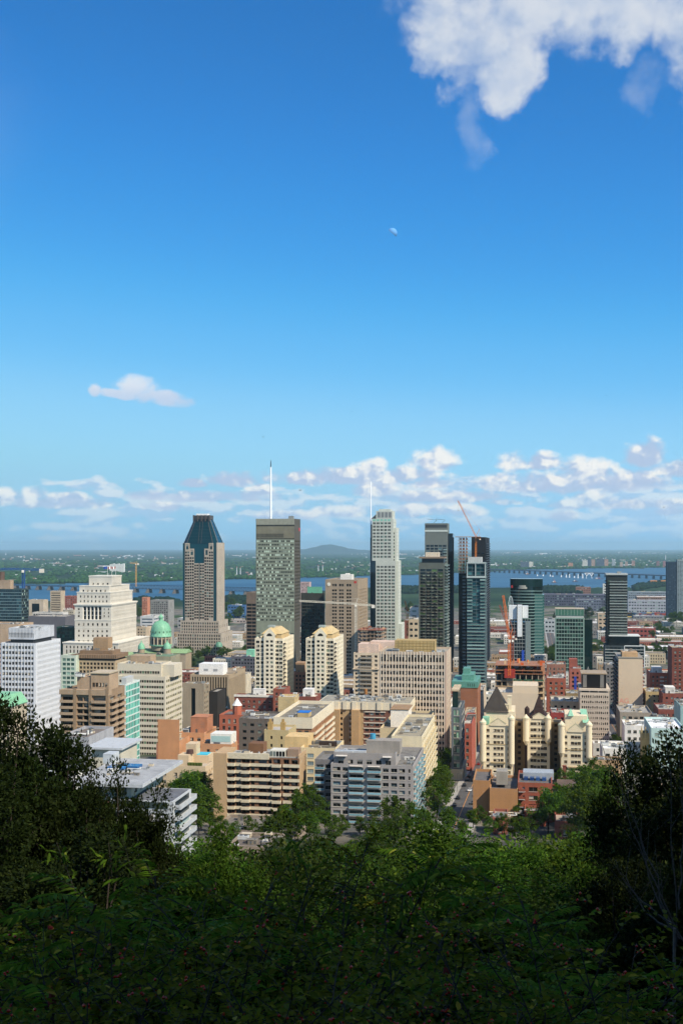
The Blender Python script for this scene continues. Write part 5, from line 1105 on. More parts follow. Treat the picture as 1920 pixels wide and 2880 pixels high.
    bld('brick_house', 'narrow brown brick house between the two gabled towers', 'house', 826, 862, 900, 1890, wall('96603f'), {'F': dict(fp=3.1, bw=3.2, ww=.55, wh=.5, b=3)}, D=20, units=3, pent=(.1, .8, .1, .6, 8, wall('a07a52')))
    # brick villa with turret
    b = bld('turret_house', 'red brick villa with pale stone bands and a white capped turret', 'house', 617, 704, 640, 2010, wall('a5512f', var=.15), {'F': dict(fp=3.6, bw=3.2, ww=.45, wh=.6, b=3, ind=True)}, D=20, units=2, rm=wall('6d6258'))
    u = b.u(662); mb = MB(); mb.cyl(u, 4, 0, b.z(1985), 2.6, n=10); t = mb.build('turret', wall('a5512f'), b.root); mb = MB(); mb.cyl(u, 4, b.z(1985), b.z(1965), 2.9, .1, 10); mb.build('turret_cap', plain('e6e2d8'), t)
    mb = MB(); 
    for q in range(3): mb.box(-.15, b.W + .15, -.15, -.003, 8 + q * 3.6, 8.35 + q * 3.6)
    mb.build('stone_band', plain('cdb48c'), b.root, kind='stuff')
    bld('dark_roof_block', 'low dark slate roofed block with white dormer boxes behind the villa', 'house', 672, 768, 590, 2020, wall('5d554c'), {'F': dict(fp=3.2, bw=4, ww=.5, wh=.4, b=3)}, D=26, units=9, rm=wall('5f5a55'))
    # orange brick terraces
    ob = wall('b87d48', var=.12)
    b = bld('brick_block', 'orange brick apartment block with stepped roof storeys and glass bay', 'apartment block', 444, 505, 560, 2083, ob, {'F': dict(fp=3, bw=30, ww=.05, wh=.4, b=40)}, D=26, units=8, rm=wall('8a7460'))
    b = bld('brick_block', 'orange brick block with long glazed top storey and roof garden', 'apartment block', 505, 575, 575, 2060, ob, {'F': dict(fp=3, bw=4, ww=.5, wh=.5, b=4, ind=True)}, D=22, units=6, rm=wall('8a7460'), pent=(.35, 1.0, .2, .7, 8, wall('a8683e')))
    b = bld('brick_block', 'orange brick block with white framed sunroom and iron balcony', 'apartment block', 568, 652, 520, 2092, ob, {'F': dict(fp=3, bw=4.6, ww=.34, wh=.45, b=4, ind=True), 'R': dict(fp=3, bw=4, ww=.35, wh=.45, b=4)}, xs=668, units=7, rm=wall('6f6353'))
    mb = MB(); x0 = b.u(590); mb.box(x0, b.W - .5, 1, 10, b.H - .9, b.H + 4.6); s_ = mb.build('sunroom', plain('dcd8cc'), b.root); mb = MB(); mb.box(x0 + .6, b.W - 1, .9, .99, b.H + 1, b.H + 3.6); mb.build('pane', glass('8fb0ac', 'a9c2bc', .5), s_)
mid_center()
def castle():
    """cream stone apartment house of three gabled wings with steep roofs"""
    st = wall('cdbb94', var=.08, sc=.07); gm = glass('2a1d14', '6a5a40', .2); cu = plain('86b89a', .6); rf = wall('38322c', var=.2, sc=.3); rf2 = wall('301f1c', var=.2, sc=.3); dk = wall('a08a5c')
    r0 = Bld('castle_apartments', 'cream stone castle-like apartment house with steep gables, turrets and copper trim', 'apartment house', 1356, 1445, 545, 2028, D=34)
    b = r0; root = b.root; z = b.z
    fp = 16.6 / F * 545
    def wing(px0, px1, v, py_eave, py_gable, dep, ncol, tur):
        x0, x1 = b.up(px0, v), b.up(px1, v); W_ = x1 - x0; k = (b.Y0 + v) / b.Y0
        zz = lambda py: CAMZ - (py - HY) / F * (b.Y0 + v * math.cos(DEL)) - b.zb
        H = zz(py_eave); rw = rows(3, H - 1., fp, .5); cl = []
        for f in ncol: cl.append((W_ * f - .72, W_ * f + .72))
        shell(root, x0, v, W_, dep, 0, H, {'F': dict(rows=rw, cols=cl, rec=.35, ind=True), 'R': dict(rows=rw, bw=4, ww=.3, rec=.35), 'L': dict(rows=rw, bw=4, ww=.3, rec=.35)}, st, wall('9a8c70'), gm, name='wing_wall')
        # stepped front gable
        g0, g1 = x0 + W_ * .28, x0 + W_ * .74; zg = zz(py_gable); um = (g0 + g1) / 2; mb = MB()
        mb.quad((g0, v - .5, 3), (g1, v - .5, 3), (g1, v - .5, H), (g0, v - .5, H)) if False else None
        a = [(g0 - .5, H), (g1 + .5, H), (g1 + .5, H + 1), (um + .6, zg), (um - .6, zg), (g0 - .5, H + 1)]
        n = len(a); i = len(mb.v); mb.v += [(x, v - .45, q) for x, q in a] + [(x, v + .6, q) for x, q in a]; mb.f.append(tuple(range(i, i + n))); mb.mi.append(0); mb.f.append(tuple(range(i + 2 * n - 1, i + n - 1, -1))); mb.mi.append(0)
        for q in range(n): mb.f.append((i + (q + 1) % n, i + q, i + n + q, i + n + (q + 1) % n)); mb.mi.append(0)
        gb = mb.build('gable', st, root)
        cp = MB(); cp.bar((g0 - .6, v - .3, H + 1.1), (um, v - .3, zg + .3), .3); cp.bar((g1 + .6, v - .3, H + 1.1), (um, v - .3, zg + .3), .3); cp.build('coping', wall('a9a27c'), gb)
        mb = MB(); mb.box(g0 - .3, g1 + .3, v - .8, v - .02, H * .45, H * .45 + .5); mb.box(x0 - .15, x1 + .15, v - .22, v - .02, H * .72, H * .72 + .35); mb.build('string_course', dk, root)
        for (px, pb, pt) in tur:
            u = b.up(px, v - .3); mb = MB(); rr = 1.45; mb.lathe(u, v - .2, [(.2, zz(pb) - 2.2), (rr, zz(pb)), (rr, zz(pt)), (rr * 1.15, zz(pt) + .1), (rr * 1.15, zz(pt) + .8), (.05, zz(pt) + 2.6)], 12); t_ = mb.build('turret', st, root, smooth=False)
            mb = MB(); mb.lathe(u, v - .2, [(rr * 1.2, zz(pt) + .82), (rr * .8, zz(pt) + 1.1), (.04, zz(pt) + 1.7)], 12); mb.build('turret_cap', cu, t_)
        return x0, x1, H, zz, v
    cl3 = (.16, .4, .52, .64, .88)
    xa, xb, H, zz, v = wing(1358, 1440, 0, 2040, 2021, 30, cl3, ((1357, 2140, 2035), (1437, 2145, 2022)))
    # upper set-back block and big hipped roof of the first wing
    mb = MB(); xc, xd = b.up(1366, 8), b.up(1446, 8); mb.box(xc, xd, 8, 30, H - 1, zz(2012) + 1); mb.build('upper_block', st, root)
    mb = MB(); x0, x1 = b.up(1364, 9), b.up(1424, 9); xm = (x0 + x1) / 2; y0, y1 = 8.5, 26; ze, zp = zz(2010), zz(1944); e = 1.
    mb.prism([(x0 - e, y0 - e), (x1 + e, y0 - e), (x1 + e, y1 + e), (x0 - e, y1 + e)], ze, zp, 0, None, [(xm - .4, 16.5), (xm + .4, 16.5), (xm + .4, 17.5), (xm - .4, 17.5)]); o = mb.build('steep_roof', rf, root)
    mb = MB(); mb.box(xm - .9, xm + .9, 11.6, 13.5, zz(1986), zz(1980)); mb.build('dormer', wall('b7a67c'), o)
    for (px, pt) in ((1432, 1966), (1424, 1990)): mb = MB(); u = b.up(px, 12); mb.box(u - .9, u + .9, 11, 13, H, zz(pt)); mb.box(u - 1.1, u + 1.1, 10.8, 13.2, zz(pt), zz(pt) + .5); mb.build('chimney', st, root)
    mb = MB(); u = b.up(1357, 4); mb.box(u, u + 3, 3, 8, H, zz(2020)); mb.build('copper_bay', cu, root)
    # middle wing, set back, with dark pyramid roof
    xa, xb, H2, zz, v = wing(1482, 1545, 15, 2018, 2003, 22, (.2, .34, .5, .66, .8), ((1478, 2080, 2020), (1540, 2080, 2018)))
    mb = MB(); xm = (xa + xb) / 2 + .3; x0, x1 = xa + .3, xb - .3; y0, y1 = v + 1, v + 16; ze, zp = zz(2019), zz(1957); 
    mb.prism([(x0, y0), (x1, y0), (x1, y1), (x0, y1)], ze, ze + (zp - ze) * .25, 0, None, [(x0 + 2.6, y0 + 2), (x1 - 2.6, y0 + 2), (x1 - 2.6, y1 - 2), (x0 + 2.6, y1 - 2)]); mb.prism([(x0 + 2.6, y0 + 2), (x1 - 2.6, y0 + 2), (x1 - 2.6, y1 - 2), (x0 + 2.6, y1 - 2)], ze + (zp - ze) * .25, zp, 0, None, [(xm - .2, y0 + 7), (xm + .2, y0 + 7), (xm + .2, y0 + 8), (xm - .2, y0 + 8)]); o = mb.build('steep_roof', rf2, root)
    mb = MB(); mb.box(xm - .7, xm + .7, y0 + 3.4, y0 + 5, zz(1994), zz(1988)); mb.build('dormer', rf2, o)
    mb = MB(); u = b.up(1481, v + 2); mb.cyl(u, v + 2, 0, zz(1992), 1.2, n=8); mb.cyl(u, v + 2, zz(1992), zz(1984), 1.3, .1, 8); mb.build('chimney', rf2, root)
    # right wing
    xe, xf, H3, zz, v = wing(1577, 1656, -1.5, 2052, 2030, 34, cl3, ((1578, 2110, 2036), (1655, 2120, 2034)))
    mb = MB(); mb.box(b.up(1588, 9), b.up(1650, 9), 9, 30, H3 - 1, zz(2016)); mb.build('upper_block', st, root)
    mb = MB(); u0, u1 = b.up(1596, 8), b.up(1612, 8); um = (u0 + u1) / 2; mb.prism([(u0, 8), (u1, 8), (u1, 13), (u0, 13)], zz(2016), zz(1997), 0, None, [(um - .1, 10.4), (um + .1, 10.4), (um + .1, 10.6), (um - .1, 10.6)]); mb.build('copper_roof', cu, root)
    mb = MB(); u0 = b.up(1638, 6); mb.quad((u0, 6, zz(2032)), (u0 + 3, 6, zz(2032)), (u0 + 2.2, 20, zz(2005)), (u0 - 1, 20, zz(2005))); mb.quad((u0 + 3, 6, zz(2032)), (u0 + 3, 20, zz(2032)), (u0 + 2.2, 20, zz(2005)), (u0 + 2.2, 20, zz(2005))); mb.build('copper_slope', cu, root)
    # link range behind the courts
    mb = MB(); mb.box(b.up(1445, 22), b.up(1580, 22), 26, 36, 0, zz(2050)); mb.build('rear_range', wall('8a744c'), root)
    for (pa, pb_) in ((1441, 1478), (1546, 1577)):
        for k in range(9):
            z_ = 6 + k * fp; u = b.up((pa + pb_) / 2, 25.9); mb = MB(); mb.box(u - .7, u + .7, 25.85, 25.99, z_, z_ + 1.4); mb.build('window', gm, root)
    mb = MB(); u = b.up(1586, -8); mb.box(u - .8, u + .8, -9, -7.5, 0, zz(2140)); mb.box(u - 1., u + 1., -9.2, -7.3, zz(2140), zz(2138)); mb.build('chimney', wall('7d3f2e'), root)
castle()
def mid_right():
    gm = glass('1a1512', '6e675c', .25)
    # grid office with black top
    b = Bld('office_building', 'pale concrete grid office with a black boxed roof storey', 'office building', 1630, 1712, 680, 1938, D=30); W_, D_, H = b.W, b.D, b.H; pc = wall('b6a48c', var=.07)
    zt = b.z(1950); fp = 15. / F * 680; nr = int((zt - 4) / fp); rw = [(zt - (k + 1) * fp + .6, zt - (k + 1) * fp + 2.1) for k in range(nr)][::-1]
    shell(b.root, 0, 0, W_, D_, 0, zt + .6, {'F': dict(rows=rw, nb=13, ww=.62, rec=.35, m=(.7, .4), ind=True, bar=False, band=.18, bh=.25, bo=.15)}, pc, wall('9a9488'), gm)
    mb = MB(); mb.box(.6, W_ - .6, .8, D_ - 1, zt, H - .9); mb.build('recess_storey', plain('2c2825'), b.root)
    for k in range(4): mb = MB(); mb.box(W_ * k / 3.3, W_ * k / 3.3 + .8, .05, .9, zt + .01, H - .91); mb.build('pier', pc, b.root)
    mb = MB(); mb.box(-.5, W_ + .5, -.6, D_, H - .9, H + .3); mb.build('roof_slab', pc, b.root)
    t = b.z(1897); mb = MB(); mb.box(1.2, W_ - 1.6, 3, 20, H + .3, t); pe = mb.build('plant_storey', plain('1a1614', .3), b.root)
    for f in (.04, .76): mb = MB(); mb.box(1.2 + (W_ - 3) * f, 1.2 + (W_ - 3) * (f + .16), 2.7, 2.99, H + .8, t - .3); mb.build('steel_panel', plain('77736c', .4), pe)
    mb = MB(); mb.box(.6, W_ - 1, 2.4, 21, t, t + .6); mb.build('roof', plain('a08c70'), b.root); mb = MB()
    for q in range(3): mb.bar((W_ * .3 - 1 + q, 8, t + .6), (W_ * .3, 8, t + 4), .12)
    mb.build('antenna', plain('9a9a94'), b.root)
    # blank beige tower
    b = Bld('apartment_tower', 'windowless beige gable end of an apartment tower with painted letters at its foot', 'apartment tower', 1738, 1806, 870, 1851, D=40); W_, D_, H = b.W, b.D, b.H
    mb = MB(); mb.box(0, W_, 0, D_, 0, H); mb.build('wall', wall('bda684', var=.06, sc=.05), b.root); mb = MB(); mb.box(-.4, W_ + .4, -.3, D_ + .4, H, H + .7); mb.build('roof', plain('8c8576'), b.root)
    mb = MB(); mb.box(W_ * .17, W_ * .82, 5, 22, H + .7, b.z(1836)); mb.build('penthouse', wall('b08a58'), b.root); rooftop(b.root, 1, 4, W_ - 2, 20, b.z(1836), 6, 14, .8)
    for k in range(15):
        z_ = H - 3 - k * 3
        balcony(b.root, (0, D_), (0, -1), 3, D_ - 1.5, z_, 2.2, 1., plain('4d4640'), plain('3a3430')); balcony(b.root, (W_, 0), (0, 1), 1.5, D_ - 3, z_, .8, 1., plain('8a4a3c'), plain('8a4a3c'))
    for (txt, px, py, sz, c) in (('AG', 1740, 1977, 5.2, 'd98a78'), ('TAX RIENTEGAL', 1753, 1985, 2.2, '5f7f86')):
        cu = bpy.data.curves.new('lettering', 'FONT'); cu.body = txt; cu.size = sz; cu.extrude = .02; tmp = bpy.data.objects.new('tmp', cu); COL.objects.link(tmp)
        dg = bpy.context.evaluated_depsgraph_get(); me = bpy.data.meshes.new_from_object(tmp.evaluated_get(dg)); bpy.data.objects.remove(tmp); me.materials.clear(); me.materials.append(plain(c)); o = link('lettering', me, b.root, loc=(b.u(px), -.06, b.z(py))); o.rotation_euler = (rad(90), 0, 0); o['kind'] = 'stuff'
    # building site with tower crane
    b = Bld('unfinished_building', 'concrete building frame with orange formwork and scaffold decks', 'construction', 1393, 1530, 770, 1872, D=30); W_, H = b.W, b.H; fp = 3.5; lev = [b.z(y) for y in (1963, 1947, 1929, 1914, 1893, 1884, 1870)]
    for k, zl in enumerate([3] + lev): mb = MB(); mb.box(-.4, W_ + .4, -.4, 30, zl - .4, zl); mb.build('floor_slab', plain('b29a78' if k < 5 else '9a6a48'), b.root)
    mb = MB()
    for q in range(9):
        for v in (.2, 14, 29): mb.box(W_ * q / 8 - .3, W_ * q / 8 + .3, v, v + .6, 0, lev[4] - .4)
    mb.build('column', plain('a8977c'), b.root, kind='stuff'); mb = MB(); mb.box(W_ * .22, W_ * .42, 1.5, 10, 0, lev[4]); mb.build('core', plain('b5ac98'), b.root)
    mb = MB(); mb.box(1, W_ - 1, 8, 29, 0, lev[4] - .5); mb.build('inner_wall', wall('4a3f33', var=.4, sc=.4), b.root)
    r = random.Random(12)
    for q in range(52): mb = MB(); x, y = r.uniform(0, W_ - 1), r.uniform(0, 26); zz = r.choice(lev[4:]); mb.box(x, x + r.uniform(.3, 2.4), y, y + r.uniform(.3, 1.5), zz + .003, zz + r.uniform(1., 3.)); mb.build('formwork', plain(r.choice(('b5652a', 'a3342a', 'c9b08a', 'd0a860', '8a5a3a', 'c25a2a'))), b.root)
    mb = MB(); mb.box(W_ * .18, W_ * .4, -1.8, -.41, lev[4] - 3, lev[4] + 3); mb.build('red_formwork', plain('9c3328'), b.root)
    for k in range(3): mb = MB(); mb.box(W_ * (.36 + .22 * k), W_ * (.54 + .22 * k), -.38, -.1, lev[3] + .2, lev[3] + 1.2); mb.build('green_netting', plain('2f5a40'), b.root)
    b = bld('blank_hall', 'beige blank walled hall below the orange crane', 'hall', 1391, 1512, 690, 1948, wall('bda98a', var=.06), {}, D=26, units=4, rm=wall('b3aa98'))
    mb = MB(); mb.box(b.u(1440), b.W, 2, 24, b.H - 1, b.z(1928)); mb.build('raised_wall', wall('bda98a', var=.06), b.root)
    # mint metal roofed brick hall near the street
    b = bld('metal_roof_hall', 'brick hall under a stepped mint green metal roof', 'hall', 1271, 1342, 735, 1934, wall('8d5634', var=.12), {}, D=40, units=0)
    mint = plain('5c8f80', .5); mb = MB(); mb.box(-.3, b.W + .3, -.3, 38, b.H + .13, b.z(1916)); mb.box(b.u(1296), b.u(1330), 6, 28, b.z(1916), b.z(1900)); mb.box(b.u(1298), b.u(1318), 12, 24, b.z(1900), b.z(1885)); mb.build('metal_roof', mint, b.root)
    mb = MB()
    for q in range(4): mb.box(b.u(1314 + q * 6), b.u(1316 + q * 6), -.36, -.31, b.H + 1, b.H + 3)
    mb.build('vent', plain('2a4a3e'), b.root)
    # green glazed corner condo by the street
    b = Bld('condo_block', 'glazed condo block with dark frames and green curtains at the street corner', 'condo block', 1269, 1297, 560, 1990, xs=1306); W_, D_, H = b.W, b.D, b.H
    shell(b.root, 0, 0, W_, D_, 0, H, {'F': dict(fp=3.3, bw=1.6, ww=.84, wh=.78, t=.6, b=10, rec=.3, ind=True, g=glass('2a4a3c', '8fb89c', .5, .1)), 'R': dict(fp=3.3, bw=2.4, ww=.84, wh=.7, t=.6, b=10, rec=.3, ind=True)}, wall('5d6468'), wall('8a8a80'), gm)
    mb = MB(); mb.box(-.2, W_ + 1.0, -1.2, D_ + .5, 8.4, 9.6); mb.box(-.2, W_ + .8, -1., D_, 0, 8.35); mb.build('stone_base', wall('b3a283'), b.root)
    mb = MB(); mb.box(.3, W_ * .62, 2, D_ * .8, H - .9, b.z(1945)); pe = mb.build('penthouse', glass('223c3a', '5a7a70', .4, .1), b.root); mb = MB(); mb.box(-.1, W_ * .68, 1.4, D_ * .85, b.z(1945), b.z(1940)); mb.build('roof', wall('b09a76'), b.root)
    bld('brick_house', 'narrow brick house with pink cornice along the street', 'house', 1301, 1326, 600, 2035, wall('a0482c'), {'F': dict(fp=3.4, bw=3, ww=.5, wh=.55, b=3, ind=True)}, D=40, units=4)
    bld('rowhouse', 'cream stone rowhouse with bay windows on the street', 'house', 1303, 1331, 640, 2010, wall('a8906c'), {'F': dict(fp=3.4, bw=3, ww=.5, wh=.55, b=3)}, D=30, units=4)
    bld('rowhouse', 'tall narrow pale house front on the street', 'house', 1340, 1356, 800, 1950, wall('b3a084'), {'F': dict(fp=3.4, bw=3, ww=.5, wh=.55, b=3)}, D=60, units=3)
    # brick blocks between
    rb_ = wall('8f4a32', var=.14)
    for (xl, xr, Y, yt, D, m, lab) in ((1536, 1590, 900, 1868, 24, '8a5a44', 'dull pink brick block with rows of small windows behind the crane'), (1600, 1633, 860, 1880, 20, '9a4f38', 'red brick tower with a blue painted door panel'), (1536, 1590, 790, 1907, 24, '93472c', 'red brick block with punched windows beside the building site'),
                                       (1826, 1892, 960, 1892, 30, 'a3502c', 'orange brick apartment block with white balcony stack'), (1888, 1945, 930, 1822, 30, '6f3524', 'tall dark red brick apartment block with square pale windows'), (1815, 1862, 860, 1945, 24, 'a89055', 'yellow brick building with arched windows'),
                                       (1862, 1930, 830, 1950, 26, '80402f', 'low red brick block with black roof house'), (1700, 1737, 1000, 1870, 26, '6b6864', 'grey concrete side wall block beside the blank tower'), (1590, 1632, 740, 1950, 20, '8a7040', 'small ochre building among the low roofs'),
                                       (1548, 1628, 700, 1972, 26, '9a8c74', 'long low tan building with grey roof equipment'), (1548, 1612, 660, 2004, 16, '8f2a20', 'low bright red painted building'), (1850, 1920, 720, 1995, 30, '7a3c2c', 'dark brick warehouse with flat roof')):
        b = bld('brick_building' if 'brick' in lab else 'low_building', lab, 'building', xl, xr, Y, yt, wall(m, var=.14), {'F': dict(fp=3.2, bw=3.4, ww=.42, wh=.5, t=2, b=3, ind=(xr > 1800 or xl < 1600))} if 'low' not in lab else {'F': dict(fp=3.4, bw=4, ww=.4, wh=.4, b=3)}, D=D, units=7, rm=wall(random.Random(xl).choice(('9a948a', 'b3ada0', '6f6a64', '8a8378')), var=.3, sc=.3), pent=((.15, .55, .2, .7, 4.5, wall('c9c4b8')) if xl == 1826 or xl == 1862 else None))
        if xl == 1826:
            for k in range(7): balcony(b.root, (0, 0), (1, 0), b.W * .42, b.W * .6, b.H - 4 - k * 3.1, 1.2, .95, plain('d8d4cc'), plain('cfcac0'))
        if xl == 1600: mb = MB(); mb.box(b.W * .4, b.W * .6, -.06, -.003, b.H - 18, b.H - 6); mb.build('blue_panel', plain('26409a'), b.root); mb = MB(); mb.box(0, b.W * .7, 6, 16, b.H, b.H + 6.5); mb.build('stair_tower', wall('8f4632'), b.root)
    # rooftops at the right: white and grey low roofs, stone tower
    for (xl, xr, Y, yt, D, m, rmc, lab) in ((1742, 1832, 720, 2003, 34, '8f8474', '8f8a80', 'low block covered in roof ducts at the foot of the blank tower'), (1755, 1830, 650, 2040, 22, 'd3cfc6', 'e3e0da', 'white stucco row with white flat roof'), (1830, 1925, 600, 2048, 40, '9fbcb6', 'd8dcda', 'long low hall with white roof and pale green window band'),
                                            (1693, 1760, 590, 2105, 24, 'c9c4ba', 'ddd8cc', 'white low pavilion behind the dark tree'), (1840, 1880, 700, 2022, 20, '5a5854', '605e5a', 'dark grey block with roof units'), (1912, 1960, 640, 1985, 30, '7d9a98', '9a9a94', 'pale blue steel block at the edge')):
        bld('low_building', lab, 'building', xl, xr, Y, yt, wall(m), {'F': dict(fp=3.6, bw=3.4, ww=.6, wh=.45, b=3, ind=True)}, D=D, units=9, rm=wall(rmc, var=.25, sc=.3))
    b = bld('stone_tower', 'small sandstone tower with arched crown and pinnacles', 'tower', 1803, 1837, 610, 2062, wall('a88d52', var=.15), {'F': dict(fp=9, bw=20, ww=.25, wh=.5, t=3, b=6)}, D=9, units=0, rm=wall('4a3b36'))
    for f in (0, .33, .66, 1.): mb = MB(); mb.cyl(b.W * f, .2, b.H - 3, b.H + 2, .5, .35, 8); mb.cyl(b.W * f, .2, b.H + 2, b.H + 4, .4, .02, 8); mb.build('pinnacle', wall('b39a60'), b.root)
    for q in range(7): mb = MB(); u = b.W * (q + .5) / 7; mb.box(u - .18, u + .18, -.3, -.003, b.H - 3, b.H - .6); mb.build('arcade_post', wall('b39a60'), b.root)
mid_right()
def front_blocks():
    # tan apartment block with white balcony fronts
    gm = glass('1b1613', '6f7874', .3); tn = wall('ab8a5c', var=.1, sc=.08); br = wall('7b5334', var=.12); wp = plain('c9bda2', .7)
    b = Bld('apartment_block', 'tan brick apartment block with rows of cream balcony fronts', 'apartment block', 603, 842, 432, 2117, xs=861); W_, D_, H = b.W, b.D, b.H; fp = 2.72; n = 11
    u0 = b.u(640); zt = b.z(2128); rw = [(zt - k * fp - 2.0, zt - k * fp - .25) for k in range(n)][::-1]
    segs = [(b.u(641), b.u(661), 'b'), (b.u(664), b.u(678), 'p'), (b.u(680), b.u(702), 'b'), (b.u(706), b.u(716), 'p'), (b.u(727), b.u(750), 'p'), (b.u(754), b.u(764), 'p'), (b.u(768), b.u(788), 'b'), (b.u(797), b.u(813), 'p'), (b.u(819), b.u(838), 'p')]
    mb = MB(); re = facade(mb, (0, 0), (1, 0), u0, W_, 0, H - 1.2, rw, [(a, c) for a, c, t in segs], .9); mb.build('front_wall', br, b.root); panes(b.root, re, (0, 0), (1, 0), .9, gm, True)
    mb = MB(); mb.box(0, u0, -1.4, D_, 0, H + .1); mb.box(W_ - .6, W_, .003, D_, 0, H); mb.box(u0, W_, 1.3, D_, 0, H - 1.5); mb.build('side_wall', tn, b.root)
    for j, (ra, rb) in enumerate(rw):
        zz = ra - .25
        for (pa, pb_, d) in ((641, 662, 1.35), (661.5, 680, .5), (679.5, 703, 1.35), (702.5, 766, .5), (765.5, 791, 1.35), (796, 842, .5)):
            o = balcony(b.root, (0, 0), (1, 0), b.u(pa), b.u(pb_), zz - .75, d, 1.05, wp, wp, th=.12)
    mb = MB(); mb.box(u0, b.u(757), -.5, .6, H - 1.9, H + .2); mb.build('parapet', wp, b.root)
    mb = MB(); mb.box(u0, W_ - .62, .62, D_ - .4, H - 1.3, H - 1.0); mb.build('roof', wall('9a968c', var=.3, sc=.3), b.root)
    mb = MB(); x0, x1 = b.u(757), b.u(800); mb.box(x0, x1, 1.2, 7, H - 1., H + 1.4); s_ = mb.build('sunroom', plain('cfcabb'), b.root); re = []
    for q in range(5): mb = MB(); xx = x0 + (x1 - x0) * (q + .15) / 5; mb.box(xx, xx + (x1 - x0) / 5 * .7, 1.1, 1.19, H - .8, H + 1); mb.build('pane', gm, s_)
    mb = MB(); mb.box(b.u(688), b.u(730), 6, 12, H - 1, b.z(2096)); mb.build('lift_house', wall('6f4a2a'), b.root); mb = MB(); mb.box(b.u(804), b.u(836), 2, 7, H - 1, H + 1.8); mb.build('stair_house', wall('8a6f56'), b.root)
    rooftop(b.root, u0, 2, W_ * .7, D_ - 4, H - 1., 18, 31, .6)
    # grey apartment block with blue balconies
    gy = wall('8b8580', var=.08, sc=.08); gm = glass('1a1c1c', '6d8288', .3); bl = glass('6f9aa6', '8fb8c2', .5, .25); wt = plain('b9b4ac')
    b = Bld('apartment_block', 'grey brick apartment block with pale blue glass balconies', 'apartment block', 930, 1161, 425, 2148, xs=1190); W_, D_, H = b.W, b.D, b.H; fp = 2.68
    zt = H - .9; n = int((zt - 1) / fp); rw = [(zt - k * fp - 1.6, zt - k * fp - .2) for k in range(n)][::-1]
    cl = [(b.u(p), b.u(q)) for p, q in ((936, 957), (963, 977), (983, 1021), (1034, 1070), (1076, 1092), (1099, 1116), (1122, 1138), (1148, 1153))]
    shell(b.root, 0, 0, W_, D_, 0, H, {'F': dict(rows=rw, cols=cl, rec=.5, ind=True), 'R': dict(rows=rw, bw=4.5, ww=.5, rec=.4, ind=True)}, gy, wall('6f6c66', var=.3, sc=.3), gm)
    for ra, rb in rw:
        for pa, pb_ in ((982, 1022), (1033, 1070.5)): balcony(b.root, (0, 0), (1, 0), b.u(pa), b.u(pb_), ra - .25, 1.35, .8, wt, bl, th=.16, kind='glass')
        for q in range(4): balcony(b.root, (W_, 0), (0, 1), 1.5 + q * D_ / 4.2, 1.5 + (q + .75) * D_ / 4.2, ra - .25, 1.3, .8, wt, bl, th=.16, kind='glass')
        mb = MB(); mb.box(.1, b.u(977), -.12, -.003, ra - .28, ra - .05); mb.build('sill_band', plain('a59f98'), b.root)
    # recessed left wing
    v = 4.; x0, x1 = b.up(885, v), .0; H2 = b.z(2143)
    shell(b.root, x0, v, x1 - x0 - .01, 18, 0, H2, {'F': dict(rows=rw, cols=[((x1 - x0) * .1, (x1 - x0) * .48), ((x1 - x0) * .6, (x1 - x0) * .9)], rec=.5, ind=True)}, wall('6d6a68'), wall('6f6c66'), gm, name='left_wing_wall')
    for ra, rb in rw: balcony(b.root, (x0, v), (1, 0), .2, (x1 - x0) * .55, ra - .25, 1.3, .8, wt, bl, th=.16, kind='glass')
    # top storey with awnings, lift house, deck
    v = 3.; x0, x1 = b.up(938, v), b.up(1112, v); t = b.z(2120)
    shell(b.root, x0, v, x1 - x0, 16, H - .9, t, {'F': dict(rows=[(H - .4, H + 1.2)], bw=3.6, ww=.55, m=(1, 1), rec=.3, ind=True)}, gy, wall('8a8782', var=.3, sc=.3), gm, name='top_storey')
    for pa, pb_ in ((944, 975), (1075, 1100)): mb = MB(); mb.box(b.up(pa, 2), b.up(pb_, 2), 1.4, 3, t - 1.1, t - .9); mb.build('awning', plain('d8d2c8'), b.root)
    for pa, pb_ in ((983, 1020), (1034, 1068)): mb = MB(); mb.box(b.u(pa), b.u(pb_), -1.3, -.004, H - .5, H - .35); mb.build('awning', plain('cfc6ba'), b.root)
    mb = MB(); mb.box(b.up(1030, 8), b.up(1124, 8), 8, 15, t - .9, b.z(2090)); mb.build('lift_house', wall('8d857a'), b.root); mb = MB(); mb.box(b.up(940, 5), b.up(1028, 5), 5, 7, t - .9, t + .4); mb.build('duct', plain('b3b6b6', .4), b.root)
    mb = MB(); mb.cyl(b.up(1048, 12), 12, b.z(2090), b.z(2090) + 2., 1.1, n=12); mb.build('water_tank', plain('3f8fae', .5), b.root); rooftop(b.root, x0, 3, x1 - x0, 12, t - .9, 10, 44, .6); rooftop(b.root, W_ * .84, 2, W_ * .14, 20, H - .9, 5, 45, .6)
    # tall cream slab continuing behind, balconies along its flank
    b2 = Bld('apartment_block', 'cream apartment slab with a sawtooth flank of projecting balconies', 'apartment block', 1100, 1186, 462, 2070, xs=1222); W_, D_, H = b2.W, b2.D, b2.H; cm = wall('c6b68e', var=.1)
    shell(b2.root, 0, 0, W_, D_, 0, H, {'R': dict(fp=2.75, bw=3.4, ww=.6, wh=.55, b=2, t=1, rec=.6)}, cm, wall('8a8068', var=.25), gm)
    for k in range(int(H / 2.75) - 1):
        for q in range(6): balcony(b2.root, (W_, 0), (0, 1), 1 + q * (D_ - 2) / 6, 1 + (q + .7) * (D_ - 2) / 6, 2.2 + k * 2.75, 1.5, .95, wall('cdbd94'), wall('c8b890'))
    rooftop(b2.root, 0, 2, W_, D_ - 4, H - .9, 8, 61, .8)
    # white modernist block at the foot of the hill
    wt = plain('b4b7b8', .6); cr = wall('b0a890', var=.07); gm = glass('2a3333', '8fa39f', .4, .12)
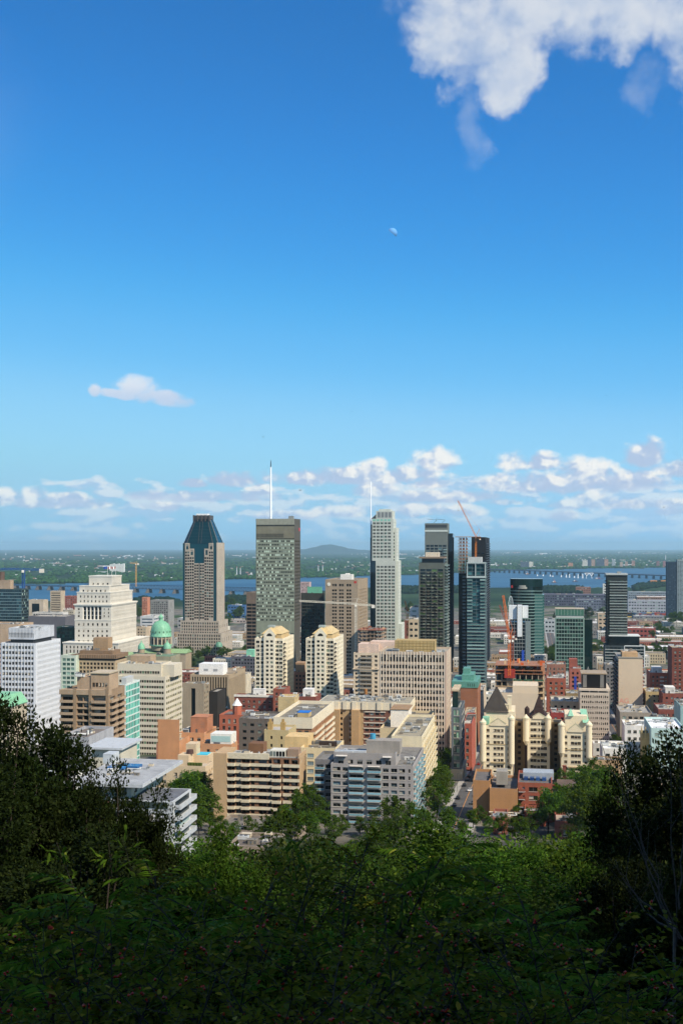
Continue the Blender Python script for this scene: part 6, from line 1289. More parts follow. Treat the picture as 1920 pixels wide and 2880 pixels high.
    b = Bld('modern_apartments', 'white roofed terraced apartment block with deep overhanging eaves', 'apartment block', 195, 400, 300, 2200, D=34); W_, D_, H = b.W, b.D, b.H
    zf = b.z(2250)
    shell(b.root, 4, 3, W_ - 8, D_ - 8, zf - .5, H - .6, {'F': dict(rows=[(H - 3.6, H - 1.2)], bw=3.6, ww=.82, rec=.4, ind=True), 'R': dict(rows=[(H - 3.4, H - 1.2)], bw=5, ww=.5, rec=.3, ind=True)}, cr, wall('8f918e'), gm, name='upper_wall')
    mb = MB(); mb.box(0, W_, 0, D_, H - .6, H); mb.build('roof', wall('8f9192', var=.2, sc=.2), b.root); mb = MB(); mb.box(-.2, W_ + .2, -.25, -.003, H - .75, H + .15); mb.box(W_ + .003, W_ + .25, -.25, D_, H - .75, H + .15); mb.box(-.2, W_ + .25, D_ + .003, D_ + .25, H - .75, H + .15); mb.build('eaves', wt, b.root)
    mb = MB(); mb.box(b.up(290, 26), b.up(318, 26), 26, 31, H, H + 2.8); mb.build('vent_house', plain('b3b8ba'), b.root)
    for (pa, va, wd) in ((300, 18, 5), (330, 20, 6)): mb = MB(); u = b.up(pa, va); mb.box(u, u + wd, va, va + 4, H, H + .7); mb.build('skylight', glass('2a5a8a', '4a7aa8', .5), b.root)
    rooftop(b.root, 3, 8, W_ * .7, D_ - 14, H, 14, 71, .55)
    mb = MB(); ha, hb = b.up(258, 36), b.up(340, 36); mb.box(ha, hb, 36, 50, 0, H + 2.4); hh = mb.build('rear_storey', cr, b.root); mb = MB(); mb.box(ha - 1.5, hb + 1, 34.5, 52, H + 2.4, H + 3); mb.build('roof', wt, hh)
    # lower terraces to the right
    x1 = b.up(490, 2); zl = b.z(2246)
    DT = 17; mb = MB(); mb.box(W_ * .55, x1, 1, DT, 0, zl); mb.build('terrace_block', wt, b.root); mb = MB(); mb.box(W_ * .56, x1 - .4, 1.5, DT - 1, zl + .003, zl + .1); mb.build('terrace_deck', wall('5d6066', var=.2, sc=.3), b.root)
    mb = MB(); mb.box(4, W_ * .55, -1, 3, zf - 1.6, zf - .5); mb.build('planter', plain('5a3a2e'), b.root)
    mb = MB(); mb.box(0, W_ * .56, .5, D_ - 3, 0, zf - 1.62); mb.build('lower_wall', cr, b.root); mb = MB(); mb.box(-.5, W_ * .56, -2., .49, zf - 2.4, zf - 1.65); mb.build('ledge', wt, b.root)
    for k in range(7):
        z_ = zl - 2.9 * k - 1.2
        if z_ > 1:
            balcony(b.root, (x1, 0), (0, 1), 2, DT - .5, z_ - .9, 1.8, 1., wt, wt); mb = MB(); mb.box(x1 - .02, x1 + .05, 3, DT - 2, z_ - .8, z_ + .7); mb.build('window', gm, b.root)
            mb = MB(); mb.box(W_ * .58, x1 - 1.4, .9, .99, z_ - .7, z_ + .9); mb.build('window', gm, b.root)
    bld('low_building', 'grey flat roofed block with dark framed top behind the terraced block', 'building', 165, 250, 400, 2072, wall('8f8f92'), {'F': dict(fp=3, bw=4, ww=.6, wh=.5, b=3)}, D=24, units=3, rm=wall('6b6158'))
    # cream block with roof pool
    b = Bld('apartment_block', 'cream terraced apartment block with a turquoise rooftop pool', 'apartment block', 441, 578, 465, 2152, xs=602); W_, D_, H = b.W, b.D, b.H; cm = wall('bda47c', var=.08)
    shell(b.root, 0, 0, W_, D_, 0, H, {'F': dict(fp=2.9, bw=5, ww=.3, wh=.45, b=3, t=2, ind=True), 'R': dict(fp=2.9, bw=3.2, ww=.5, wh=.45, b=2, t=1.5, ind=True)}, cm, wall('a0907a', var=.2), glass('1e1a16', '6d6a60', .3))
    mb = MB(); mb.box(W_ * .36, W_ * .58, 5, 12, H - .9, b.z(2128)); mb.box(W_ * .42, W_ * .63, 12.01, 18, H - .9, b.z(2104)); mb.box(W_ * .63, W_ * .9, 12, 20, H - .9, b.z(2136)); mb.build('roof_house', cm, b.root)
    mb = MB(); mb.box(W_ * .64, W_ * .86, 12.6, 18, b.z(2136), b.z(2136) + .35); mb.build('pool', plain('3fb6c9', .15), b.root); mb = MB(); mb.cyl(W_ * .55, 9, b.z(2128), b.z(2128) + 1.6, 1.6, 1.4, 12); mb.build('roof_tank', plain('4a3026'), b.root)
    for q in range(5): mb = MB(); mb.cyl(W_ * (.62 + .06 * q), 3, H - .9, H + .9, .5, .8, 7); mb.build('potted_shrub', plain('4d5a1e', .9), b.root)
    for k in range(4): balcony(b.root, (W_, 0), (0, 1), D_ * .35, D_ * .75, H - 3.4 - k * 2.9, 1.3, .95, cm, cm)
    rooftop(b.root, 1, 1, W_ * .4, D_ - 3, H - .9, 7, 81, .6)
    # brick terrace at the right
    ob = wall('8f4426', var=.14); tw = wall('a06e35', var=.08)
    b = Bld('brick_block', 'tan and red brick apartment block with flat grey roofs and a stepped wing', 'apartment block', 1328, 1455, 430, 2206, D=26); W_, D_, H = b.W, b.D, b.H; rf = wall('5f5a55', var=.25, sc=.3); uc = b.u(1376); wc = plain('c9c4ba')
    shell(b.root, 0, 3.2, uc, D_ - 3.2, 0, H + .8, {}, tw, rf, gm, name='tan_wall'); shell(b.root, uc + .01, 0, W_ - uc, D_, 0, b.z(2216), {}, tw, rf, gm, name='tan_wall')
    mb = MB(); mb.box(b.u(1393), b.u(1425), 6, 13, H - 1, b.z(2176)); mb.build('lift_house', wall('8f8778'), b.root); rooftop(b.root, 1, 5, W_ - 2, D_ - 8, H - .7, 5, 91, .6)
    x1 = b.u(1552); gq = glass('2a2622', '8a8f8c', .3)
    shell(b.root, W_ + .01, 2, b.u(1552) - W_, D_ - 2, 0, b.z(2200), {'F': dict(rows=rows(2, b.z(2200) - .8, 2.85, .5), cols=[(b.u(1468) - W_, b.u(1475) - W_), (b.u(1486) - W_, b.u(1510) - W_), (b.u(1528) - W_, b.u(1540) - W_)], rec=.35, ind=True)}, ob, rf, gq, name='red_wall')
    for k in range(4): balcony(b.root, (W_, 2), (1, 0), .3, b.u(1474) - W_, b.z(2200) - 3 - k * 2.85, 1.6, .95, wc, plain('8a4a34'))
    shell(b.root, x1 + .01, 4, b.u(1590) - x1, D_ - 6, 0, b.z(2236), {'F': dict(fp=2.85, bw=3.6, ww=.4, wh=.5, b=2, t=1, ind=True)}, ob, rf, gq, name='red_wall'); mb = MB(); mb.box(x1 + 2, b.u(1622), 10, 22, b.z(2236) - 1, b.z(2216)); mb.build('rear_block', wall('5d4a3c'), b.root)
    mb = MB(); mb.box(b.up(1470, 14), b.up(1556, 14), 14, 22, b.z(2200) - .9, b.z(2188)); mb.build('roof_house', plain('9aa0a4'), b.root)
    for q in range(4): mb = MB(); u = b.up(1472 + q * 17, 12); mb.box(u, u + 1.6, 11, 13.5, b.z(2200) - .9, b.z(2200) + .3); mb.build('skylight', glass('1f3a66', '2f4f7f', .5), b.root)
    v = -7.; xa, xb = b.up(1474, v), b.up(1534, v)
    shell(b.root, xa, v, xb - xa, 9 - .02, 0, b.z(2262), {'F': dict(fp=2.85, bw=3., ww=.3, wh=.4, b=2, t=1.4, ind=True)}, ob, rf, gq, name='front_wing_wall'); mb = MB(); mb.box(xa - .1, xb + .1, v - .1, v + .2, b.z(2262) + .13, b.z(2262) + .4); mb.build('parapet_cap', wc, b.root)
    v = -5.; xa, xb = b.up(1380, v), b.up(1440, v); mb = MB(); mb.box(xa, xb, v, -.01, 0, b.z(2281)); mb.build('garage', wall('6f5d46'), b.root)
    # low roofs of houses under the hill
    for (xl, xr, Y, yt, D, lab, c) in ((600, 840, 395, 2332, 22, 'long low house with grey gravel roof below the tan block', '6b655e'), (640, 770, 330, 2378, 16, 'low house with brown flat roof below the gravel roofed one', '5f564e'),):
        bld('low_house', lab, 'house', xl, xr, Y, yt, wall('8a7a68'), {'F': dict(fp=3, bw=4, ww=.4, wh=.4, b=3)}, D=D, units=6, rm=wall(c, var=.2, sc=.3))
    for (xl, xr, Y, yt, lab, rc, wc_) in ((1790, 1900, 365, 2290, 'pale house with cream gable and orange roof behind the dark tree', '8a3a2a', 'c2a98a'), (1840, 1945, 395, 2225, 'long beige building glimpsed through the dark tree', '8f8474', 'b39a78'), (1385, 1425, 400, 2300, 'small brick house roof with white vents among the trees', '7a4636', '8a4a34'), (1560, 1625, 390, 2310, 'brick house top with white dormer among the trees', '9a8a7a', '8f4a34'), (300, 420, 260, 2330, 'white walled low villa glimpsed through the dark leaves', 'a9acac', 'c9cccd'), (20, 190, 330, 2185, 'white terraced block seen through the leafy dark tree', 'a9acac', 'c6c9ca')):
        bld('house', lab, 'house', xl, xr, Y, yt, wall(wc_), {'F': dict(fp=3, bw=4, ww=.4, wh=.4, b=3, ind=True)}, D=14, units=4, rm=wall(rc))
front_blocks()
# ------------------------------------------------------------------ streets and cars
YS = np.concatenate([np.arange(-120, 0, 10), np.arange(0, 40, 2.5), np.arange(40, 300, 12), np.arange(300, 1000, 30), np.geomspace(1000, 3400, 28), [3450, 1e5]])
GM = np.array([ground(y) if y < 3300 else 10.5 for y in YS])
def gz(Y): return float(np.interp(Y, YS, GM))
def road(name, px, py, Y0, Y1, w, mat_line='c9852e'):
    """street along the grid: asphalt sheet, kerbed pavements and a centre line"""
    Yr = Yground(py); X = (px - CX) / F * Yr; a0, b0 = grid_ab(X, Yr)
    def pt(a, b, dz):
        x, y = a * UX + b * VX, a * UY + b * VY; return (x, y, gz(y) + dz)
    bs = []; y = Y0
    for yv in np.unique(np.concatenate([np.arange(Y0, Y1, 8.), YS[(YS > Y0) & (YS < Y1)]])): bs.append((yv - a0 * UY) / VY)
    asp = wall('4f4d4c', var=.2, sc=.2); pav = wall('8f8a82', var=.15, sc=.3)
    mb = MB(); pv = [MB(), MB()]; ln = MB()
    for b, c in zip(bs[:-1], bs[1:]):
        mb.quad(pt(a0 - w / 2, b, .12), pt(a0 + w / 2, b, .12), pt(a0 + w / 2, c, .12), pt(a0 - w / 2, c, .12))
        ln.quad(pt(a0 - .12, b, .126), pt(a0 + .12, b, .126), pt(a0 + .12, c, .126), pt(a0 - .12, c, .126))
        for k, s in enumerate((-1, 1)):
            e0, e1 = sorted((a0 + s * w / 2, a0 + s * (w / 2 + 2.6)))
            pv[k].quad(pt(e0, b, .25), pt(e1, b, .25), pt(e1, c, .25), pt(e0, c, .25)); e = a0 + s * w / 2
            pv[k].quad(pt(e, b, .0), pt(e, c, .0), pt(e, c, .25), pt(e, b, .25))
    r = mb.build('street', asp, kind='structure'); ln.build('centre_line', plain(mat_line), r)
    for p_ in pv: p_.build('pavement', pav, kind='structure')
    FOOT.append((a0 - w / 2 - 3, a0 + w / 2 + 3, min(bs), max(bs)))
    return a0, pt
def car_mesh():
    prof = [(-2.15, .35), (-2.2, .75), (-2.0, .92), (-1.25, 1.0), (1.0, .98), (1.9, .86), (2.2, .72), (2.2, .35)]
    body = MB(); n = len(prof)
    i = 0; body.v = [(-.88, y, z) for y, z in prof] + [(.88, y, z) for y, z in prof]
    body.f = [tuple(range(n))[::1], tuple(range(2 * n - 1, n - 1, -1))] + [(k, n + k, n + (k + 1) % n, (k + 1) % n) for k in range(n)]; body.mi = [0] * len(body.f)
    cab = MB(); cab.prism([(-.8, -1.75), (.8, -1.75), (.8, 1.05), (-.8, 1.05)], .97, 1.42, 0, None, [(-.62, -1.2), (.62, -1.2), (.62, .25), (-.62, .25)])
    rf = MB(); rf.box(-.6, .6, -1.18, .23, 1.422, 1.47)
    wh = MB(); wh.bar((-.11, 0, 0), (.11, 0, 0), .33, 0, 12)
    lt = MB(); lt.box(-.2, .2, -.03, .03, -.08, .08)
    return body, cab, rf, wh, lt
CB = car_mesh(); CG = CB[1].mesh('window', glass('0d1114', '1a2024', .3, .05)); CW = CB[3].mesh('wheel', plain('151515', .7)); CL = CB[4].mesh('headlight', plain('e6e2d0', .2)); CBM = {}; CRM = {}
CNAME = {'e4e4e2': 'white', '1c1d20': 'black', '8f9396': 'silver', '4a4d52': 'grey', '8a1f1c': 'red', '27406a': 'blue'}
def car(loc, rz, colr, label, group, slope=0.):
    if colr not in CBM: CBM[colr] = CB[0].mesh('body', plain(colr, .25)); CRM[colr] = CB[2].mesh('roof', plain(colr, .25))
    r = empty('car', loc, rz); r.rotation_euler = (slope, 0, rz); tag(r, label, 'car', group)
    link('body', CBM[colr], r); link('window', CG, r); link('roof', CRM[colr], r)
    for sx in (-.8, .8):
        for sy in (-1.35, 1.4): link('wheel', CW, r, loc=(sx, sy, .33))
        link('headlight', CL, r, loc=(sx * .78, 2.2, .66))
def streets():
    a0, pt = road('street', 1310, 2250, 380, 960, 9.5)
    r = random.Random(3)
    for (px, py, side, c, drive) in ((1316, 2226, 0, 'e4e4e2', 1), (1302, 2248, -1, '1c1d20', 0), (1297, 2268, -1, '4a4d52', 0), (1290, 2288, -1, '1c1d20', 0), (1318, 2212, -1, '1c1d20', 0), (1325, 2196, -1, '4a4d52', 0), (1338, 2205, 1, '1c1d20', 1), (1322, 2186, -1, '1c1d20', 0), (1333, 2176, 1, '27406a', 0),
                                     (1350, 2240, 1, '1c1d20', 0), (1347, 2262, 1, '4a4d52', 0), (1343, 2288, 1, '1c1d20', 0), (1336, 2130, 1, '1c1d20', 0), (1348, 2112, 1, 'e4e4e2', 0), (1337, 2112, -1, '8f9396', 0), (1352, 2224, 1, '8f9396', 0), (1310, 2152, -1, '8a1f1c', 1), (1342, 2090, -1, '1c1d20', 0), (1352, 2072, 1, '1c1d20', 0)):
        Y = Yground(py); b = (Y - (a0 + side * 3.6) * UY) / VY; p = pt(a0 + (side * 3.6 if not drive else side * 1.8), b, .122)
        sl = math.atan2(gz(p[1] + 3) - gz(p[1] - 3), 6)
        nm = CNAME[c]; where = 'driving along the sloping street' if drive else ('parked at the kerb beside the tan brick block' if side > 0 else 'parked at the kerb below the cream balcony slab')
        car(p, -DEL, c, f'{nm} car {where}', 'cars on the sloping street', sl)
    for k in range(9):
        s = 1 if k % 2 else -1; Yl = 415 + k * 48; b = (Yl - a0 * UY) / VY; x, y, z = pt(a0 + s * 5.4, b, .25); e = empty('street_lamp', (x, y, z), -DEL); tag(e, 'grey street lamp with curved arm on the sloping street', 'street lamp', 'lamps of the sloping street'); mb = MB(); mb.bar((0, 0, 0), (0, 0, 8), .09, 0, 6, .06); mb.bar((0, 0, 8), (-s * 1.8, 0, 8.5), .05, 0, 5); mb.build('pole', plain('5a5d60'), e); mb = MB(); mb.box(-s * 1.8 - .35, -s * 1.8 + .35, -.13, .13, 8.4, 8.55); mb.build('lamp_head', plain('9a9c9c'), e)
    a1, pt2 = road('street', 1733, 2060, 560, 1300, 9.)
    for k in range(9):
        Y = 600 + k * 26; s = 1 if k % 2 else -1; c = r.choice(('e4e4e2', '8f9396', '1c1d20', 'e4e4e2')); b = (Y - (a1 + s * 3.4) * UY) / VY; p = pt2(a1 + s * 3.4, b, .122)
        car(p, -DEL, c, f'{CNAME[c]} car parked in the narrow street beside the grid office', 'cars in the narrow street', math.atan2(gz(p[1] + 3) - gz(p[1] - 3), 6))
    road('street', 700, 1900, 900, 1500, 12.); road('street', 480, 2160, 560, 900, 8.); road('street', 1545, 1780, 1200, 2400, 14.)
streets()
# ------------------------------------------------------------------ infill: low city blocks in the gaps
LMK = [(300, 1330, 'the stepped stone building'), (453, 1290, 'the domed cathedral'), (570, 1700, 'the granite pyramid tower'), (780, 1370, 'the slate slab tower'), (960, 1230, 'the tan hotel slab'), (1085, 1400, 'the pale spire tower'), (1215, 1160, 'the checkered condo tower'), (1340, 1060, 'the teal glass condo tower'), (1480, 1520, 'the round green glass tower'), (1600, 1260, 'the green grid office'), (1735, 1360, 'the balcony ringed tower'), (1770, 870, 'the blank beige tower'), (1670, 680, 'the pale grid office'), (1460, 770, 'the building site'), (1860, 960, 'the orange brick block'), (90, 745, 'the white grid tower'), (400, 690, 'the cream ribbon office'), (590, 920, 'the brown striped office'), (760, 840, 'the gabled condo towers'), (1160, 660, 'the pink finned tower'), (1830, 3000, 'the container yard'), (1610, 3500, 'the long rail shed'), (660, 2700, 'the port trees'), (40, 1640, 'the teal glass block'), (1500, 545, 'the castle apartments'), (1860, 640, 'the long white roofed hall'), (1830, 2300, 'the long brick factory'), (520, 560, 'the orange brick blocks'), (1000, 2200, 'the river bank'), (250, 2200, 'the riverside blocks')]
CN2 = {'8a4632': 'red', '96523a': 'light red', '7d3d2b': 'deep red', 'a08a6c': 'tan', '9a7d58': 'brown', 'ab9876': 'beige', 'b9b2a4': 'pale stone', 'a9a59b': 'light grey', 'c2bba8': 'cream', '6d6a68': 'grey', '7d7974': 'warm grey', '5d5f64': 'slate', '7a3a2c': 'dark red', '6b3428': 'maroon', '8a4a36': 'rust', '8a857c': 'grey', 'a8a298': 'light', '6a6660': 'dark', 'c2beb6': 'pale', '7a7268': 'brown', 'dedbd4': 'white', 'd2cfc8': 'off-white', 'bdb9b0': 'pale grey'}
def infill():
    r = random.Random(77); n = 0
    kinds = [('8a4632', 'low red brick building among the crowded downtown blocks', 'brick_building'), ('a08a6c', 'low tan building among the crowded downtown blocks', 'low_building'), ('b9b2a4', 'low pale building with white flat roof in the crowded blocks', 'low_building'),
             ('6d6a68', 'low grey building among the crowded downtown blocks', 'low_building'), ('7a3a2c', 'dark red brick rowhouse in the old quarter', 'brick_building')]
    def free(a, b, w, d):
        return all(a + w < f[0] or a > f[1] or b + d < f[2] or b > f[3] for f in FOOT)
    zones = [((1260, 1960), (860, 1500), 95, (14, 34), (8, 17)), ((1260, 1990), (1500, 2700), 80, (20, 60), (7, 15)), ((380, 1000), (900, 1500), 55, (14, 34), (8, 17)), ((-60, 420), (950, 2400), 60, (16, 40), (8, 18)), ((470, 1200), (1500, 2800), 55, (20, 60), (7, 14)), ((1000, 1400), (820, 1250), 30, (14, 30), (8, 15)), ((1640, 1960), (560, 860), 26, (12, 26), (7, 12)), ((400, 760), (560, 900), 18, (12, 24), (7, 13))]
    for (xr_, yr, cnt, wr, hr) in zones:
        for t in range(cnt * 6):
            if cnt <= 0: break
            Y = r.uniform(*yr); px = r.uniform(*xr_); w, d, h = r.uniform(*wr), r.uniform(*wr) * .8, r.uniform(*hr)
            X = (px - CX) / F * Y; a, b = grid_ab(X, Y)
            if not free(a, b, w, d): continue
            cnt -= 1; k = r.choice((0, 1, 1, 2, 2, 3, 3, 4)); c, lab, nm = kinds[k]
            xr2 = px + w * .985 / Y * F; g0 = ground(Y + d / 2) - 3; yt = HY + (CAMZ - (g0 + 3 + h)) / Y * F
            wc = r.choice({0: ('8a4632', '96523a', '7d3d2b'), 1: ('a08a6c', '9a7d58', 'ab9876'), 2: ('b9b2a4', 'a9a59b', 'c2bba8'), 3: ('6d6a68', '7d7974', '5d5f64'), 4: ('7a3a2c', '6b3428', '8a4a36')}[k]); wm = wall(wc, var=.16)
            rc = r.choice(('8a857c', 'a8a298', '6a6660', 'c2beb6', '7a7268', 'dedbd4') if k != 2 else ('d2cfc8', 'dedbd4', 'bdb9b0')); rm = wall(rc, var=.25, sc=.25)
            lm = min(LMK, key=lambda q: abs(q[0] - px) * Y / F + abs(q[1] - Y) * .35); rel = 'behind' if Y > lm[1] + 60 else ('in front of' if Y < lm[1] - 60 else 'beside')
            szn = 'small' if w < 20 else ('long' if w > 38 else ('tall' if h > 13 else 'squat'))
            lab = f'{szn} {CN2[wc]} {"brick house" if k in (0, 4) else "building"} with {CN2[rc]} roof {rel} {lm[2]}'
            bld(nm, lab, 'building', px, xr2, Y, yt, wm, {'F': dict(fp=3.3, bw=3.2, ww=.45, wh=.5, t=1.6, b=4), 'R': dict(fp=3.3, bw=3.4, ww=.45, wh=.5, t=1.6, b=4)}, D=d, units=r.randint(1, 5) if Y < 1500 else r.randint(0, 2), rm=rm, group='low city blocks ' + lab)
infill()
# ------------------------------------------------------------------ yards by the river
def yards():
    r = random.Random(5)
    for (xl, xr_, Y, yt, D, c, rc, lab) in ((1525, 1702, 3550, 1671, 60, '4a4a5c', '6b6a78', 'very long dark grey rail shed by the river'), (1618, 1690, 3250, 1686, 50, '5a6070', '7d8088', 'long blue grey shed before the dark rail shed'), (1765, 1895, 3150, 1688, 40, '8f939c', '9aa0aa', 'long silver train shed beside the containers'), (1790, 1905, 3600, 1678, 60, '8a6a58', 'dcd8d0', 'wide white roofed warehouse behind the train shed'),
                                            (1880, 1960, 3350, 1682, 50, '8a6248', 'c9b8a8', 'tan brick warehouse at the end of the train shed'), (1765, 1893, 2650, 1746, 30, '7d4436', '8a8a86', 'long low red brick factory with a row of windows'), (1780, 1870, 2880, 1732, 36, '6d6e74', '84868a', 'long grey factory shed behind the brick factory'), (1764, 1842, 2150, 1766, 40, '8f3a2e', 'd8d3c8', 'red brick apartment row with white edged roof'), (1765, 1880, 4000, 1664, 40, '77808a', 'a8b4ae', 'flat pale green roofed hall by the water'),
                                            (1618, 1660, 4500, 1651, 30, '8a5a44', '4a5266', 'brown brick shed on the river bank'), (1694, 1712, 4400, 1642, 20, 'c9c6bc', 'd8d5cc', 'white silo-like block on the river bank'), (1680, 1706, 2300, 1724, 30, 'a89070', 'c2bcae', 'curved tan office block behind the green glass office'), (1530, 1560, 2300, 1742, 20, '9aa0a0', 'b9bcb8', 'small grey white shed beside the round tower'), (500, 560, 2500, 1738, 40, '8a8a88', 'd2d0ca', 'white roofed shed beyond the granite tower'), (560, 620, 2400, 1768, 40, '6a6c70', '8a8c90', 'grey roofed shed beyond the granite tower'), (640, 700, 2700, 1742, 40, '9a8a80', 'b9b2a8', 'pale industrial shed beside the port trees'), (640, 690, 2900, 1702, 30, '2a5a8a', '3a6a9a', 'blue port building with pipes'), (660, 692, 2950, 1712, 26, 'c25a3a', 'd07a5a', 'orange port shed beside the blue one'),
                                            (1137, 1185, 1750, 1690 + 55, 30, '8a4a38', 'b0562f', 'long orange roofed hall beyond the spire tower'), (1152, 1176, 1600, 1708, 24, 'c2c4c0', 'd8d8d2', 'white classical block beyond the checkered condo'), (1147, 1178, 1450, 1742, 24, 'b09c7c', 'c9bfa8', 'cream brick block beyond the checkered condo')):
        bld('shed' if 'shed' in lab else 'factory', lab, 'industrial building', xl, xr_, Y, yt, wall(c), {'F': dict(fp=7, bw=7, ww=.6, wh=.4, t=2, b=3)}, D=D, units=5, rm=wall(rc, var=.2, sc=.05), big=2.)
    # shipping containers
    mb = MB(); mb.box(-6, 6, -1.2, 1.2, 0, 2.6); rb = MB()
    for q in range(20): rb.box(-5.8 + q * .61, -5.6 + q * .61, -1.28, -1.202, .15, 2.45)
    me = {}
    for k in range(84):
        px = 1766 + (k % 21) * 7.2 + r.uniform(-1, 1); lv = (k // 21) % 3; Yb = 3020 - (k // 63) * 90
        c = r.choice(('9a3a28', 'c98a2a', '2f5a8a', '8a2a3a', 'b9a23a', '7a7d80', 'c25a2a', '3a4a6a', 'd0b05a')); names = {'9a3a28': 'rust red', 'c98a2a': 'amber', '2f5a8a': 'blue', '8a2a3a': 'crimson', 'b9a23a': 'yellow', '7a7d80': 'grey', 'c25a2a': 'orange', '3a4a6a': 'navy', 'd0b05a': 'pale yellow'}
        if c not in me: me[c] = (mb.mesh('box', plain(c)), rb.mesh('rib', plain(c)))
        if lv == 2 and r.random() < .45: continue
        o = link('shipping_container', me[c][0], loc=((px - CX) / F * Yb, Yb, gz(Yb) + lv * 2.6 + .02), rz=-DEL); o.scale = (1.25, 1.5, 1); tag(o, f'{names[c]} shipping container stacked in the rail yard', 'container', 'stacked shipping containers')
        link('rib', me[c][1], o, kind='stuff')
    # far tower blocks across the river
    for k, (xl, xr_, yt, c) in enumerate(((1637, 1651, 1576, 'c9c2b4'), (1662, 1672, 1573.5, 'b0876a'), (1699, 1709, 1573, 'b8866c'), (1676, 1698, 1572, '4a5668'), (1651, 1661, 1572, '3f4f66'), (1720, 1729, 1575, '9aa6ac'), (1742, 1750, 1581, 'b59a86'), (1757, 1764, 1580, 'a88a78'), (1775, 1784, 1577, 'a87c68'), (1845, 1853, 1578, '8a5a58'), (1863, 1870, 1578, '9a5a54'), (1487, 1498, 1580, 'd2cbb8'), (1463, 1486, 1580, '4c586a'), (1597, 1610, 1583, 'b8784c'), (310, 352, 1586, 'c6c6c0'))):
        cn = {'c9': 'cream', 'b0': 'tan', 'b8': 'orange', '4a': 'dark blue', '3f': 'dark blue', '9a': 'grey', 'b5': 'beige', 'a8': 'brown', '8a': 'red', 'd2': 'white', '4c': 'slate', 'c6': 'pale'}[c[:2]]
        if xl == 310:
            for q in range(9): bld('apartment_block', 'tiny pale apartment block in a row beyond the far river bank', 'apartment block', 309 + q * 4.6, 312.6 + q * 4.6, 8300, 1587 - (q % 3), wall(c), {}, D=20, units=0, base=9, foot=False, group='row of pale blocks beyond the river')
        else: bld('apartment_tower', f'far {cn} apartment tower on the opposite river bank', 'apartment tower', xl, xr_, 10300, yt, wall(c), {'F': dict(fp=6, bw=8, ww=.5, wh=.5, b=4)}, D=24, units=0, base=9, foot=False, group='towers across the river')
    # chimneys and pylons on the far bank
    for (px, y0, y1) in ((666, 1622, 1596), (676, 1622, 1597), (895, 1611, 1591), (907, 1611, 1591), (1870, 1575, 1561), (17, 1561, 1556)):
        Y = F * 187 / (y0 - HY); mb = MB(); mb.bar((0, 0, -2), (0, 0, (y0 - y1) / F * Y), 3.5 * Y / 7000, 0, 6, 2. * Y / 7000); o = mb.build('shaft', plain('c9ccd0')); t = empty('chimney', P(px, y0, Y)); o.parent = t; tag(t, 'thin pale chimney on the far river bank', 'chimney', 'far chimneys')
        mb = MB(); mb.bar((0, 0, (y0 - y1) / F * Y), (0, 0, (y0 - y1) / F * Y + 6), 2.4 * Y / 7000, 0, 6); mb.build('cap', plain('b06a5a'), t)
yards()
